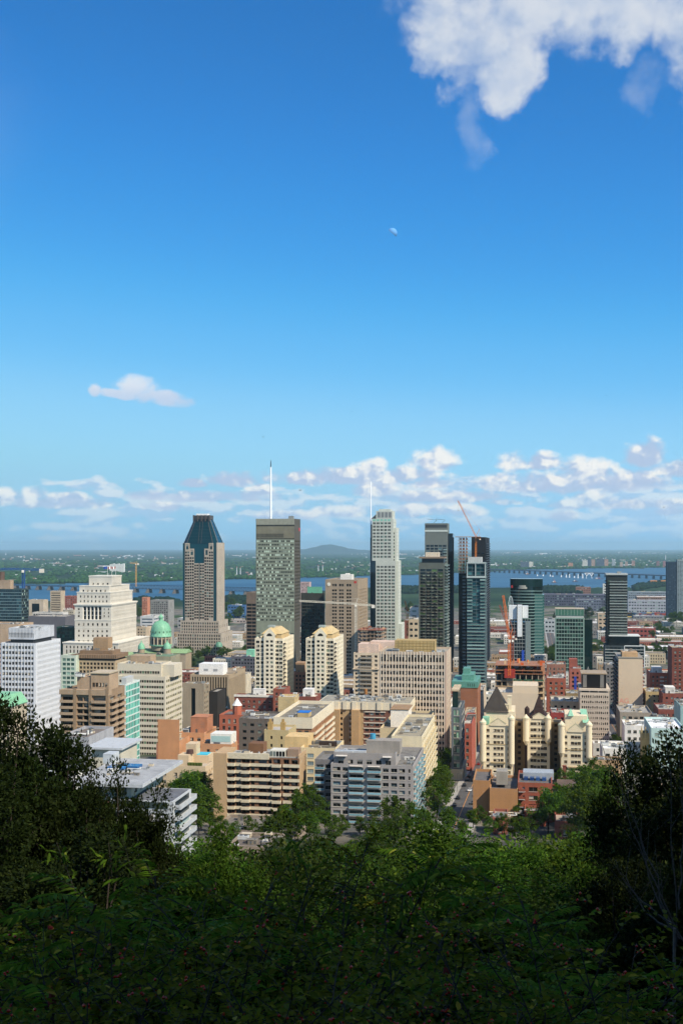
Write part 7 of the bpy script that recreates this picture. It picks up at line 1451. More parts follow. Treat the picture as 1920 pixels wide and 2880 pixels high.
def bridges():
    steel = plain('3f4f60', .6); stone = wall('4f4a44', var=.2, sc=.05)
    r = empty('truss_bridge', P(375, 1660, 4900)); tag(r, 'long steel truss railway bridge on tapering stone piers', 'bridge'); r.location.z = 8
    A, B = P(-160, 1641, 5300), P(735, 1664.5, 4340); A.z = B.z = 24; L = (B - A).length; d = (B - A).normalized(); n_ = Vector((-d.y, d.x, 0)); ns = 26
    R0 = Vector(r.location)
    for k in range(ns):
        p, q = A + (B - A) * (k / ns), A + (B - A) * ((k + 1) / ns); p -= R0; q -= R0; h = 15. if k >= 13 else 4.5; h = 20 if k in (14, 15) else h
        mb = MB()
        for s in (-7, 7):
            o = n_ * s; up = Vector((0, 0, h)); mb.bar(p + o, q + o, .9); mb.bar(p + o + up, q + o + up, .8)
            m_ = 8
            for i in range(m_):
                a, b = p + (q - p) * (i / m_), p + (q - p) * ((i + 1) / m_)
                mb.bar(a + o, b + o + up, .42) if i % 2 else mb.bar(a + o + up, b + o, .42)
                mb.bar(a + o, a + o + up, .42)
        a, b = p + n_ * 7.5, q + n_ * 7.5; c, e = q - n_ * 7.5, p - n_ * 7.5
        mb.quad(a, b, c, e); mb.build('truss_span', steel, r)
        pm = MB(); w, t = 11, 4.2; base = -2; v = [p + d * (-t) - n_ * w, p + d * t - n_ * w, p + d * t + n_ * w, p + d * (-t) + n_ * w, p - n_ * (w + 9)]
        i = len(pm.v)
        bot = [p + d * (-t * 1.6) - n_ * (w + 2), p - n_ * (w + 16), p + d * (t * 1.6) - n_ * (w + 2), p + d * (t * 1.6) + n_ * (w + 2), p + d * (-t * 1.6) + n_ * (w + 2)]
        top = [p + d * (-t) - n_ * w, p - n_ * (w + 2), p + d * t - n_ * w, p + d * t + n_ * w, p + d * (-t) + n_ * w]
        pm.v = [(x.x, x.y, base) for x in bot] + [(x.x, x.y, p.z - .5) for x in top]
        pm.f = [(j, (j + 1) % 5, 5 + (j + 1) % 5, 5 + j) for j in range(5)] + [(5, 6, 7, 8, 9)]; pm.mi = [0] * 6; pm.build('pier', stone, r)
    r = empty('road_bridge', P(1500, 1615, 7600)); tag(r, 'long low road bridge on many dark piers crossing the river', 'bridge'); r.location.z = 8; R0 = Vector(r.location)
    A, B = P(1290, 1596, 8800), P(1900, 1619, 6500); A.z = 33; B.z = 30; ns = 38; d = (B - A).normalized(); n_ = Vector((-d.y, d.x, 0))
    for k in range(ns):
        p, q = A + (B - A) * (k / ns) - R0, A + (B - A) * ((k + 1) / ns) - R0; mb = MB(); w = 12
        for z0, z1, ww in ((-5, 0, 10), (0, 2, 12.5)):
            a, b, c, e = p - n_ * ww, q - n_ * ww, q + n_ * ww, p + n_ * ww
            i = len(mb.v); mb.v += [(x.x, x.y, x.z + z0) for x in (a, b, c, e)] + [(x.x, x.y, x.z + z1) for x in (a, b, c, e)]
            for f in ((0, 1, 5, 4), (1, 2, 6, 5), (2, 3, 7, 6), (3, 0, 4, 7), (4, 5, 6, 7), (3, 2, 1, 0)): mb.f.append(tuple(i + j for j in f)); mb.mi.append(0)
        mb.build('deck_span', plain('5a6470'), r)
        pm = MB(); pm.bar((p.x, p.y, -4), (p.x, p.y, p.z - 5), 9, 0, 6, 6.5); pm.build('pier', plain('4a5058'), r)
    # new bridge under construction: white piers and a forked pier
    r = empty('bridge_works', P(1600, 1622, 7000)); tag(r, 'row of new white bridge piers with one forked pier standing in the river', 'bridge'); r.location.z = 8; R0 = Vector(r.location); wh = plain('e3e4e2')
    for px, yb, yt in ((1510, 1620, 1616), (1526, 1620, 1616), (1546, 1621, 1616), (1553, 1622, 1619), (1577, 1623, 1617), (1591, 1624, 1616), (1600, 1624, 1615), (1614, 1625, 1620), (1624, 1626, 1615), (1637, 1626, 1614)):
        Y = F * 187 / (yb - HY); p = P(px, yb, Y) - R0; h = (yb - yt) / F * Y; mb = MB(); mb.bar((p.x, p.y, -2), (p.x, p.y + 2, h), 3.6, 0, 6, 3.); mb.box(p.x - 5, p.x + 5, p.y - 4, p.y + 4, -2, 2.); mb.build('pier', wh, r)
    Y = F * 187 / (1627 - HY); k = Y / F; p = P(1655, 1627, Y) - R0; mb = MB(); h = 15 * k
    for s in (-1, 1):
        mb.bar((p.x + s * 8 * k, p.y, -2), (p.x + s * 7 * k, p.y, h * .55), 1. * k, 0, 6, .9 * k); mb.bar((p.x + s * 7 * k, p.y, h * .5), (p.x + s * 12 * k, p.y, h), 1.2 * k, 0, 6, 1. * k); mb.bar((p.x + s * 7 * k, p.y, h * .5), (p.x, p.y, h * .95), 1.1 * k, 0, 6, .8 * k)
    mb.bar((p.x - 13 * k, p.y, h), (p.x + 13 * k, p.y, h), 1. * k); mb.build('forked_pier', wh, r)
    # barges and work rigs
    for (px, py, c, lab) in ((1482, 1616, 'c9863a', 'orange crane barge near the long road bridge'), (1558, 1639, 'c2764a', 'orange work barge out on the open river'), (1617, 1636, '6a5a70', 'dark flat barge on the open river'), (1682, 1629, '8a4a5a', 'red work barge beside the forked pier')):
        Y = F * 187 / (py - HY); k = Y / F; e = empty('barge', (P(px, py, Y).x, Y, 8)); tag(e, lab, 'barge'); mb = MB(); w = (8 if px != 1682 else 14) * k
        mb.prism([(-w, -6), (w * .8, -6), (w, 0), (w * .8, 6), (-w, 6)], -1, 3.5); mb.build('hull', plain('4a4450'), e); mb = MB(); mb.box(-w * .6, -w * .2, -3, 3, 3.5, 9); mb.build('cabin', plain('d0ccc4'), e); mb = MB(); mb.bar((w * .1, 0, 3.5), (-w * .3, 0, 3.5 + 9 * k), .7 * k, 0, 4, .3 * k); mb.box(-w * .05, w * .3, -4, 4, 3.5, 8); mb.build('crane_arm', plain(c), e)
    # arched white dome tent and gantries on the bank
    Y = 5100
    for k_, px in enumerate((1782, 1794)):
        e = empty('dome_tent', (P(px, 1650, Y).x, Y, 9)); tag(e, 'white arched dome tent on the river bank', 'tent', 'white dome tents'); mb = MB(); n = 10
        for q in range(n): a0_, a1_ = math.pi * q / n, math.pi * (q + 1) / n; mb.quad((-15 * math.cos(a0_), -18, 13 * math.sin(a0_)), (-15 * math.cos(a0_), 18, 13 * math.sin(a0_)), (-15 * math.cos(a1_), 18, 13 * math.sin(a1_)), (-15 * math.cos(a1_), -18, 13 * math.sin(a1_)))
        mb.build('canopy', plain('e9e9e6'), e); mb = MB()
        for q in range(4): mb.box(-13.5 + q * 7, -12.5 + q * 7, -18.4, -18.05, 0, 9)
        mb.build('rib', plain('9aa0a4'), e)
    for px in (1836, 1866):
        e = empty('gantry_crane', (P(px, 1640, 5600).x, 5600, 10)); tag(e, 'orange gantry crane on the river bank', 'crane', 'orange gantry cranes'); mb = MB()
        for s in (-1, 1): mb.bar((s * 14, -6, 0), (s * 13, -6, 16), 1.1); mb.bar((s * 14, 6, 0), (s * 13, 6, 16), 1.1)
        mb.build('leg', plain('c9823a'), e, kind='stuff'); mb = MB(); mb.box(-17, 17, -7, 7, 16, 20); mb.build('beam', plain('c9823a'), e)
bridges()
# ------------------------------------------------------------------ foliage
def mesh_np(name, V, Q, mats, mi=None):
    me = bpy.data.meshes.new(name); V = np.asarray(V, np.float32); Q = np.asarray(Q, np.int32); n, k = Q.shape
    me.vertices.add(len(V)); me.vertices.foreach_set('co', V.ravel()); me.loops.add(n * k); me.loops.foreach_set('vertex_index', Q.ravel())
    me.polygons.add(n); me.polygons.foreach_set('loop_start', np.arange(0, n * k, k, dtype=np.int32)); me.polygons.foreach_set('loop_total', np.full(n, k, np.int32))
    for m in mats: me.materials.append(m)
    if mi is not None: me.polygons.foreach_set('material_index', np.asarray(mi, np.int32))
    me.update(calc_edges=True); me.validate(); return me
def leafmat(name, c0, c1, c2=None, trans=.35, rough=.65, spec=.06):
    m = bpy.data.materials.new(name); m.use_nodes = True; g = NT(m.node_tree)
    isl = g.n('ShaderNodeNewGeometry').outputs['Random Per Island']; ob = g.n('ShaderNodeObjectInfo').outputs['Random']
    c = g.mix(isl, lin(c0) + (1,), lin(c1) + (1,))
    if c2: c = g.mix(g.mr(isl, .93, 1.), c, lin(c2) + (1,))
    c = g.n('ShaderNodeHueSaturation', ins={'Hue': g.m('ADD', .485, g.m('MULTIPLY', ob, .03)), 'Saturation': 1., 'Value': g.m('ADD', .8, g.m('MULTIPLY', ob, .4)), 'Color': c}).outputs[0]
    b = g.n('ShaderNodeBsdfPrincipled', ins={'Base Color': c, 'Roughness': rough, 'Specular IOR Level': spec})
    t = g.n('ShaderNodeBsdfTranslucent', ins={'Color': c})
    x = g.n('ShaderNodeMixShader', ins={0: trans, 1: b.outputs[0], 2: t.outputs[0]})
    g.n('ShaderNodeOutputMaterial', ins={0: x.outputs[0]}); return m
def unit(v): return v / np.maximum(np.linalg.norm(v, axis=-1, keepdims=True), 1e-9)
def leaves(C, D, N, L, Wd, fold=.0, six=False):
    """leaf blades: base C, direction D, normal N, length L, width W. four-point kites, or six-point folded blades"""
    S_ = unit(np.cross(D, N)); N = unit(np.cross(S_, D)); L = np.asarray(L)[:, None]; Wd = np.asarray(Wd)[:, None]; n = len(C)
    if not six:
        V = np.stack([C, C + D * L * .45 + S_ * Wd * .5 + N * Wd * fold, C + D * L, C + D * L * .45 - S_ * Wd * .5 + N * Wd * fold], 1).reshape(-1, 3)
        return V, np.arange(4 * n).reshape(-1, 4)
    b = C; t = C + D * L - N * L * .12
    m1 = C + D * L * .33; m2 = C + D * L * .7 - N * L * .04
    V = np.stack([b, m1 + S_ * Wd * .5 + N * Wd * .18, m2 + S_ * Wd * .42 + N * Wd * .15, t, m2 - S_ * Wd * .42 + N * Wd * .15, m1 - S_ * Wd * .5 + N * Wd * .18], 1).reshape(-1, 3)
    k = np.arange(n)[:, None] * 6
    return V, np.concatenate([k + np.array([[0, 1, 2, 3]]), k + np.array([[0, 3, 4, 5]])], 1).reshape(-1, 4)
def rnd_dir(rng, n): return unit(rng.normal(size=(n, 3)))
def tree_meshes(seed, H, R, nclump, nleaf, leaf, mat, bark, low=.28, shape=1.0, gap=.0):
    """returns trunk and crown meshes: limbs reach to leaf clumps scattered through an uneven crown"""
    rng = np.random.default_rng(seed); zc = H * (1 + low) / 2; hz = H * (1 - low) / 2
    cl = []
    while len(cl) < nclump:
        p = rng.uniform(-1, 1, 3); q = np.linalg.norm(p)
        if q > 1 or q < .35 + gap: continue
        lob = 1 + .22 * math.sin(3 * math.atan2(p[1], p[0]) + seed) + .15 * math.sin(5 * p[2] + seed)
        w = (1 - .35 * max(0, p[2])) if shape == 1. else 1.
        cl.append((p[0] * R * w * lob, p[1] * R * w * lob, zc + p[2] * hz * (1 + .1 * rng.normal())))
    cl = np.array(cl); tb = MB(); top = Vector((rng.normal() * R * .05, rng.normal() * R * .05, H * .72)); r0 = H * .022
    pts = [Vector((0, 0, -1.5)), Vector((rng.normal() * .1, rng.normal() * .1, H * low * .7)), Vector((rng.normal() * .3, rng.normal() * .3, H * .5)), top]
    for i, (a, b) in enumerate(zip(pts[:-1], pts[1:])): tb.bar(a, b, r0 * (1 - .25 * i), 0, 7, r0 * (1 - .25 * (i + 1)) + .01)
    for c in cl[::2]:
        f = rng.uniform(.3, .95); i = 1 if f < .6 else 2; a = pts[i] + (pts[i + 1] - pts[i]) * rng.uniform(.05, .9); c = Vector(c)
        m = a + (c - a) * .5 + Vector((0, 0, (c - a).length * .08)); tb.bar(a, m, r0 * .32, 0, 5, r0 * .2); tb.bar(m, c, r0 * .2, 0, 4, r0 * .06)
    n = nclump * nleaf; idx = np.repeat(np.arange(nclump), nleaf); cr = R * rng.uniform(.2, .36, nclump) * (24 / nclump) ** .2
    dd = rnd_dir(rng, n); rr = rng.uniform(0, 1, n) ** (1 / 2.2); C = cl[idx] + dd * (rr * cr[idx])[:, None] * np.array([1, 1, .72])
    out = unit(dd * .8 + unit(C - np.array([0, 0, zc])) * .5 + rng.normal(size=(n, 3)) * .45); N = unit(rng.normal(size=(n, 3)) * .55 + np.array([0, 0, .8]) + out * .4)
    D = unit(out + np.array([0, 0, -.35])); L = leaf * rng.uniform(.7, 1.3, n)
    V, Q = leaves(C, D, N, L, L * .62, .12)
    return tb.mesh('trunk', bark), mesh_np('crown', V, Q, [mat])
BARK = wall('3a3028', var=.3, sc=2., bump=.03); BARKG = wall('2e2a22', var=.3, sc=2.)
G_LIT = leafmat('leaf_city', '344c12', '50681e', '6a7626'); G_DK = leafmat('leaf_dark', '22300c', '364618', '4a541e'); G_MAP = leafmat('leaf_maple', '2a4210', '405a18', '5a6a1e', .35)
G_YEL = leafmat('leaf_fresh', '3a5414', '56701e', '808c30', .4); G_SUM = leafmat('leaf_sumac', '3e6414', '5c8020', '9aa23a', .4); G_BER = leafmat('leaf_berry', '424a0e', '646a16', '94882c', .3); G_BLK = leafmat('leaf_shade', '141d08', '232e0e', '38401a', .25)  # G_LIT and G_BLK: sunlit and shaded copies, light put into the leaf colour
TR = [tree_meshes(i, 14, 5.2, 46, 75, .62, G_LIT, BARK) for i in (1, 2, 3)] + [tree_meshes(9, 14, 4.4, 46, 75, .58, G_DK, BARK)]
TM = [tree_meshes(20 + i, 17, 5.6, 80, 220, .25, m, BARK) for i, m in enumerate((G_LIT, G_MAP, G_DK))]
def tree(loc, k, s, label, group, pool, nm='tree', rot=None):
    r = empty(nm, loc, random.uniform(0, 6.28) if rot is None else rot); r.scale = (s * random.uniform(.9, 1.12), s * random.uniform(.9, 1.12), s * random.uniform(.92, 1.08)); tag(r, label, 'tree', group)
    t, c = pool[k]; link('trunk', t, r); link('crown', c, r); return r
def city_trees():
    r = random.Random(21)
    def at(px, py, dY=0):
        Y = Yground(py) + dY; return ((px - CX) / F * Y, Y, gz(Y) - .2)
    def group(lst, lab, grp, pool=TR, ks=(0, 1, 2)):
        for (px, py, s) in lst: tree(at(px, py), r.choice(ks), s, lab, grp, pool, 'street_tree' if 'street' in lab else ('park_tree' if 'park' in lab or 'square' in lab else 'broadleaf_tree'))
    group([(1225, 2215, 1.0), (1245, 2190, 1.0), (1262, 2165, .95), (1282, 2150, .8), (1238, 2240, 1.0), (1222, 2275, 1.05), (1252, 2262, .85), (1228, 2300, 1.0)], 'leafy street tree between the cream balcony slab and the sloping street', 'street trees by the balcony slab')
    group([(512, 2262, 1.25), (545, 2275, 1.2), (572, 2290, 1.1), (530, 2310, 1.3), (566, 2330, 1.2), (500, 2300, 1.0)], 'broad green tree beside the tan brick apartment block', 'trees beside the tan block')
    group([(862, 2325, 1.05), (838, 2335, .9), (888, 2335, .9), (915, 2345, .6), (1012, 2350, .5), (1110, 2356, 1.), (1080, 2362, .85), (960, 2352, .5), (1150, 2352, .8), (1185, 2350, .75), (940, 2372, .7), (1045, 2375, .6), (870, 2372, .8), (800, 2348, .7), (590, 2338, .6), (622, 2350, .5), (700, 2352, .5), (760, 2356, .6), (560, 2350, .8), (660, 2378, .55), (735, 2384, .6), (785, 2390, .7), (830, 2360, .7)], 'round green tree in front of the grey and tan apartment blocks', 'trees before the apartment blocks')
    group([(1600, 2240, .9), (1632, 2232, .9), (1670, 2215, .9), (1615, 2275, 1.1), (1650, 2290, 1.25), (1690, 2300, 1.2), (1640, 2330, 1.3), (1600, 2320, 1.15), (1570, 2335, 1.1), (1540, 2345, 1.1), (1680, 2340, 1.2), (1625, 2365, 1.2), (1710, 2260, 1.1), (1730, 2330, 1.2), (1575, 2215, .6)], 'sunlit green tree between the castle apartments and the dark foreground tree', 'trees below the castle apartments')
    group([(1455, 2312, .6), (1525, 2325, .5), (1350, 2316, .45), (1330, 2330, .5), (1500, 2345, .55), (1410, 2350, .5), (1440, 2355, .5), (1375, 2355, .5), (1300, 2355, .4), (1260, 2350, .7), (1470, 2365, .6)], 'small tree at the foot of the tan and red brick block', 'trees at the brick block')
    group([(1318, 2110, .6), (1324, 2085, .6), (1312, 2126, .55), (1330, 2066, .6), (1366, 1950, .9), (1372, 1935, .9), (1378, 1925, .8)], 'street tree beside the narrow brick houses', 'street trees by the brick houses')
    group([(1730 + r.uniform(-14, 60), 2080 + r.uniform(-12, 30), .6) for _ in range(8)], 'dark street tree beside the low white roofs', 'trees by the white roofs', TR, (0, 3))
    group([(r.uniform(1535, 1562), r.uniform(1835, 1866), r.uniform(.9, 1.3)) for _ in range(9)] + [(r.uniform(1662, 1702), r.uniform(1825, 1872), r.uniform(.9, 1.3)) for _ in range(10)], 'park tree between the downtown glass towers', 'park trees between the glass towers')
    group([(r.uniform(1808, 1930), r.uniform(1822, 1862), r.uniform(.9, 1.3)) for _ in range(17)], 'park tree behind the blank beige tower', 'park trees behind the blank tower')
    group([(r.uniform(1812, 1900), r.uniform(1760, 1800), r.uniform(1., 1.5)) for _ in range(11)] + [(1885, 1760, 2.2), (1900, 1762, 2.4), (1915, 1758, 2.2)], 'tree beside the red brick apartment row near the rail yard', 'trees near the rail yard')
    group([(r.uniform(490, 560), r.uniform(1838, 1858), r.uniform(.8, 1.2)) for _ in range(10)] + [(r.uniform(560, 700), r.uniform(1836, 1852), r.uniform(.8, 1.1)) for _ in range(14)] + [(r.uniform(505, 550), r.uniform(1872, 1895), 1.) for _ in range(5)], 'square tree at the foot of the granite tower', 'square trees by the granite tower')
    group([(r.uniform(632, 700), r.uniform(1700, 1762), r.uniform(1.6, 2.4)) for _ in range(16)], 'big tree by the port behind the granite tower', 'port trees')
    group([(r.uniform(1132, 1180), r.uniform(1712, 1740), r.uniform(1.2, 1.6)) for _ in range(10)] + [(1655, 1745, 2.4), (1690, 1742, 2.2), (1645, 1748, 2.), (1560, 1745, 1.4), (1545, 1770, 1.2)], 'dark tree among the low blocks toward the river', 'trees toward the river', TR, (0, 3))
    group([(r.uniform(376, 425), r.uniform(1725, 1745), r.uniform(1.5, 2.)) for _ in range(9)] + [(1935, 1935, 1.), (1900, 1940, 1.), (1880, 1942, .9)], 'leafy tree between mid-rise blocks', 'trees among mid-rise blocks')
city_trees()
def far_woods():
    """canopy that reads as one mass: many small crown lumps in one mesh"""
    rng = np.random.default_rng(8); ico = MB(); t = (1 + 5 ** .5) / 2
    iv = unit(np.array([(-1, t, 0), (1, t, 0), (-1, -t, 0), (1, -t, 0), (0, -1, t), (0, 1, t), (0, -1, -t), (0, 1, -t), (t, 0, -1), (t, 0, 1), (-t, 0, -1), (-t, 0, 1)], float))
    fc = np.array([(0, 11, 5), (0, 5, 1), (0, 1, 7), (0, 7, 10), (0, 10, 11), (1, 5, 9), (5, 11, 4), (11, 10, 2), (10, 7, 6), (7, 1, 8), (3, 9, 4), (3, 4, 2), (3, 2, 6), (3, 6, 8), (3, 8, 9), (4, 9, 5), (2, 4, 11), (6, 2, 10), (8, 6, 7), (9, 8, 1)])
    def build(name, pts, sx, sz, mat, label):
        n = len(pts); V = iv[None] * (rng.uniform(.75, 1.25, (n, 12, 1))) * np.stack([sx, sx, sz], 1)[:, None, :] + pts[:, None, :]
        Q = fc[None] + (np.arange(n) * 12)[:, None, None]; me = mesh_np(name, V.reshape(-1, 3), Q.reshape(-1, 3), [mat]); o = link(name, me, kind='stuff'); tag(o, label, 'woods')
    gm = leafmat('leaf_far', '1c3416', '35502a', None, .1, .9); 
    px = rng.uniform(-150, 2080, 15000); u = rng.uniform(0, 1, 15000) ** 1.5; far = np.array([shore(FAR, p) for p in px]) * 1.012; Y = far * (1 + u * 1.6)
    # groves: keep where a low-frequency pattern allows, always keep the first bank row
    keep = (np.sin(px * .021 + Y * .0011) + np.sin(px * .053 - Y * .0017) + rng.normal(0, .6, 15000) > -.5) | (u < .03)
    px, Y, u = px[keep], Y[keep], u[keep]; pts = np.stack([(px - CX) / F * Y, Y, np.full(len(Y), 15.)], 1); s = rng.uniform(9, 20, len(Y)) * (1 + u * .8)
    build('woodland', pts, s, rng.uniform(6, 13, len(Y)), gm, 'wooded plain of the far river bank reaching toward the horizon')
    px = np.concatenate([rng.uniform(1130, 1295, 420), rng.uniform(1528, 1640, 260), rng.uniform(1780, 1900, 260), rng.uniform(640, 735, 200), rng.uniform(380, 480, 160)]); Y = np.array([shore(NEAR, p) for p in px]) * rng.uniform(.86, .985, len(px))
    build('riverside_woods', np.stack([(px - CX) / F * Y, Y, np.full(len(Y), 16.)], 1), rng.uniform(8, 16, len(Y)), rng.uniform(6, 12, len(Y)), leafmat('leaf_bank', '12261a', '22382a', None, .1, .9), 'dark line of trees along the near river bank')
    # scattered houses of the suburbs on the plain
    n = 2600; px = rng.uniform(-100, 2020, n); u = rng.uniform(0, 1, n); kp = np.sin(px * .017 + u * 9) + np.sin(px * .041 - u * 23 + 1) + .6 * np.sin(px * .09 + u * 40) + rng.normal(0, .35, n) > .75; px, u = px[kp], u[kp]; Y = np.array([shore(FAR, p) for p in px]) * (1.06 + u * u * 3.2); mb = MB()
    for x, y in zip(px, Y):
        X = (x - CX) / F * y; w = rng.uniform(4, 10) * (1 + (rng.random() < .08) * 5) * (y / 9000) ** .5; d = rng.uniform(8, 20); h = rng.uniform(5, 10) * (y / 9000) ** .6; mb.box(X - w, X + w, y - d, y + d, 9, 13 + h, int(rng.integers(0, 4)))
    o = mb.build('suburb', [plain('d6d6d2'), plain('b9aca0'), plain('c9ccce'), plain('9a7468')], kind='stuff'); tag(o, 'scatter of tiny suburban roofs on the far plain', 'suburb')
far_woods()
# ------------------------------------------------------------------ hillside in front: forest, shrubs, sumac
def arc_pts(rng, base, az, tilt, L, n=7, droop=.5):
    p = np.array(base, float); d = np.array([math.cos(az) * math.sin(tilt), math.sin(az) * math.sin(tilt), math.cos(tilt)]); out = [p.copy()]
    for i in range(n):
        d = unit(d + np.array([math.cos(az), math.sin(az), -.9]) * droop / n + rng.normal(size=3) * .07); p = p + d * L / n; out.append(p.copy())
    return np.array(out)
def berry_bush(seed, H=2.4, R=1.35, nst=26, lf=.048, red=1.0):
    rng = np.random.default_rng(seed); st = MB(); C = []; D = []; N = []; B = []
    for s in range(nst):
        az = rng.uniform(0, 6.28); t = rng.uniform(.05, .55); pts = arc_pts(rng, (rng.normal() * .12, rng.normal() * .12, -.6), az, t, H * rng.uniform(.95, 1.4), 9, rng.uniform(.2, .9))
        for i, (a, b) in enumerate(zip(pts[:-1], pts[1:])): st.bar(a, b, .013 * (1 - i / 12), 0, 4, .013 * (1 - (i + 1) / 12))
        for i in range(2, 10):
            for q in range(3):
                p0 = pts[i - 1] + (pts[i] - pts[i - 1]) * rng.random(); az2 = rng.uniform(0, 6.28); tw = arc_pts(rng, p0, az2, rng.uniform(.7, 1.5), rng.uniform(.22, .5), 5, .35)
                st.bar(tw[0], tw[2], .005, 0, 3, .004); st.bar(tw[2], tw[5], .004, 0, 3, .002)
                seg = np.linspace(.12, 1., 8); path = np.stack([np.interp(seg * 5, range(6), tw[:, k]) for k in range(3)], 1); td = unit(tw[5] - tw[0]); sd_ = unit(np.cross(td, [0, 0, 1.]))
                for j, p in enumerate(path):
                    for sg in (-1, 1): C.append(p); D.append(td * .45 + sd_ * sg * .8 + rng.normal(size=3) * .25 + np.array([0, 0, .05])); N.append(np.array([0, 0, 1.]) + rng.normal(size=3) * .35)
                    if rng.random() < .05 * red and p[2] > H * .45:
                        k = rng.integers(2, 5)
                        for _ in range(k): B.append(p + rng.normal(size=3) * .016 + np.array([0, 0, .012]))
    n = len(C); L = lf * rng.uniform(.7, 1.35, n); V, Q = leaves(np.array(C), unit(np.array(D)), unit(np.array(N)), L, L * .52, six=True)
    B = np.array(B); o6 = np.array([(1, 0, 0), (0, 1, 0), (-1, 0, 0), (0, -1, 0), (0, 0, 1), (0, 0, -1.)]) * .0115; f8 = np.array([(0, 1, 4), (1, 2, 4), (2, 3, 4), (3, 0, 4), (1, 0, 5), (2, 1, 5), (3, 2, 5), (0, 3, 5)])
    bm = mesh_np('berry', (B[:, None] + o6[None]).reshape(-1, 3), (f8[None] + (np.arange(len(B)) * 6)[:, None, None]).reshape(-1, 3), [BERRY]) if len(B) else None
    if bm: bm.polygons.foreach_set('use_smooth', [True] * len(bm.polygons))
    return st.mesh('stem', BARKG), mesh_np('foliage', V, Q, [G_BER]), bm
def berry_mat():
    m = bpy.data.materials.new('berry'); m.use_nodes = True; g = NT(m.node_tree); c = g.mix(g.n('ShaderNodeNewGeometry').outputs['Random Per Island'], lin('a01010') + (1,), lin('c03c16') + (1,))
    b = g.n('ShaderNodeBsdfPrincipled', ins={'Base Color': c, 'Roughness': .25}); g.n('ShaderNodeOutputMaterial', ins={0: b.outputs[0]}); return m
BERRY = berry_mat()
def sumac(seed, H=3.0, nst=15, mat=None):
    rng = np.random.default_rng(seed); st = MB(); C = []; D = []; N = []; cones = []
    for s in range(nst):
        az = rng.uniform(0, 6.28); h = H * rng.uniform(.6, 1.); pts = arc_pts(rng, (rng.normal() * .55, rng.normal() * .55, -.8), az, rng.uniform(.05, .4), h + .8, 6, .25)
        for i, (a, b) in enumerate(zip(pts[:-1], pts[1:])): st.bar(a, b, .022 * (1 - i / 9), 0, 5, .022 * (1 - (i + 1) / 9))
        top = pts[-1]
        if rng.random() < .45: cones.append(top)
        for f in range(13):
            a2 = f * 2.4 + rng.normal() * .2; fr = arc_pts(rng, top - np.array([0, 0, rng.uniform(0, .35)]), a2, rng.uniform(.75, 1.25), rng.uniform(.42, .62), 8, .75)
            st.bar(fr[0], fr[4], .004, 0, 3, .003); st.bar(fr[4], fr[8], .003, 0, 3, .001)
            nl = 12; seg = np.linspace(.14, .98, nl); path = np.stack([np.interp(seg * 8, range(9), fr[:, k]) for k in range(3)], 1); td = np.gradient(path, axis=0); td = unit(td); sd_ = unit(np.cross(td, [0, 0, 1.]))
            for j in range(nl):
                for sg in (-1, 1): C.append(path[j]); D.append(td[j] * .55 + sd_[j] * sg * .8 + np.array([0, 0, -.18]) + rng.normal(size=3) * .06); N.append(np.array([0, 0, 1.]) + rng.normal(size=3) * .15)
            C.append(path[-1]); D.append(td[-1]); N.append(np.array([0, 0, 1.]))
    n = len(C); L = .11 * rng.uniform(.75, 1.2, n); V, Q = leaves(np.array(C), unit(np.array(D)), unit(np.array(N)), L, L * .3, six=True)
    return st.mesh('stem', BARKG), mesh_np('foliage', V, Q, [mat or G_SUM]), cones
def cone_mesh():
    mb = MB(); rng = random.Random(2); n = 10; pr = [(.003, 0), (.02, .01), (.026, .04), (.023, .07), (.016, .1), (.008, .125), (.001, .14)]
    mb.lathe(0, 0, pr, n); mb.v = [(x * rng.uniform(.8, 1.2), y * rng.uniform(.8, 1.2), z) for x, y, z in mb.v]; return mb.mesh('seed_cone', wall('6a1410', var=.3, sc=40.))
CONE = cone_mesh()
def longleaf(seed, H=3.2):
    """upright shrub with long narrow drooping leaves"""
    rng = np.random.default_rng(seed); st = MB(); C = []; D = []; N = []
    for s in range(16):
        pts = arc_pts(rng, (rng.normal() * .3, rng.normal() * .3, -.8), rng.uniform(0, 6.28), rng.uniform(.03, .4), H * rng.uniform(.8, 1.1) + .8, 9, .3)
        for i, (a, b) in enumerate(zip(pts[:-1], pts[1:])): st.bar(a, b, .014 * (1 - i / 12), 0, 4, .014 * (1 - (i + 1) / 12))
        for i in range(3, 10):
            for q in range(7):
                p0 = pts[i - 1] + (pts[i] - pts[i - 1]) * rng.random(); az = rng.uniform(0, 6.28); d = np.array([math.cos(az), math.sin(az), rng.uniform(-.2, .6)])
                tw = p0 + d * .16
                for j in range(4): C.append(p0 + (tw - p0) * (j + 1) / 4); D.append(d + rng.normal(size=3) * .45); N.append(np.array([0, 0, 1.]) + rng.normal(size=3) * .3)
    n = len(C); L = .115 * rng.uniform(.7, 1.25, n); V, Q = leaves(np.array(C), unit(np.array(D)), unit(np.array(N)), L, L * .27, six=True)
    return st.mesh('stem', BARKG), mesh_np('foliage', V, Q, [G_YEL])
BB = [berry_bush(100 + i, red=r) for i, r in enumerate((1.25, .8, .35))]; SU = [sumac(200), sumac(201)]; LLF = longleaf(300)
TN = [tree_meshes(40 + i, 12, 3.6, 150, 320, .135, m, BARK, low=.15, gap=g) for i, (m, g) in enumerate(((G_BLK, .05), (G_MAP, .0), (G_BLK, .1), (G_DK, .0)))]
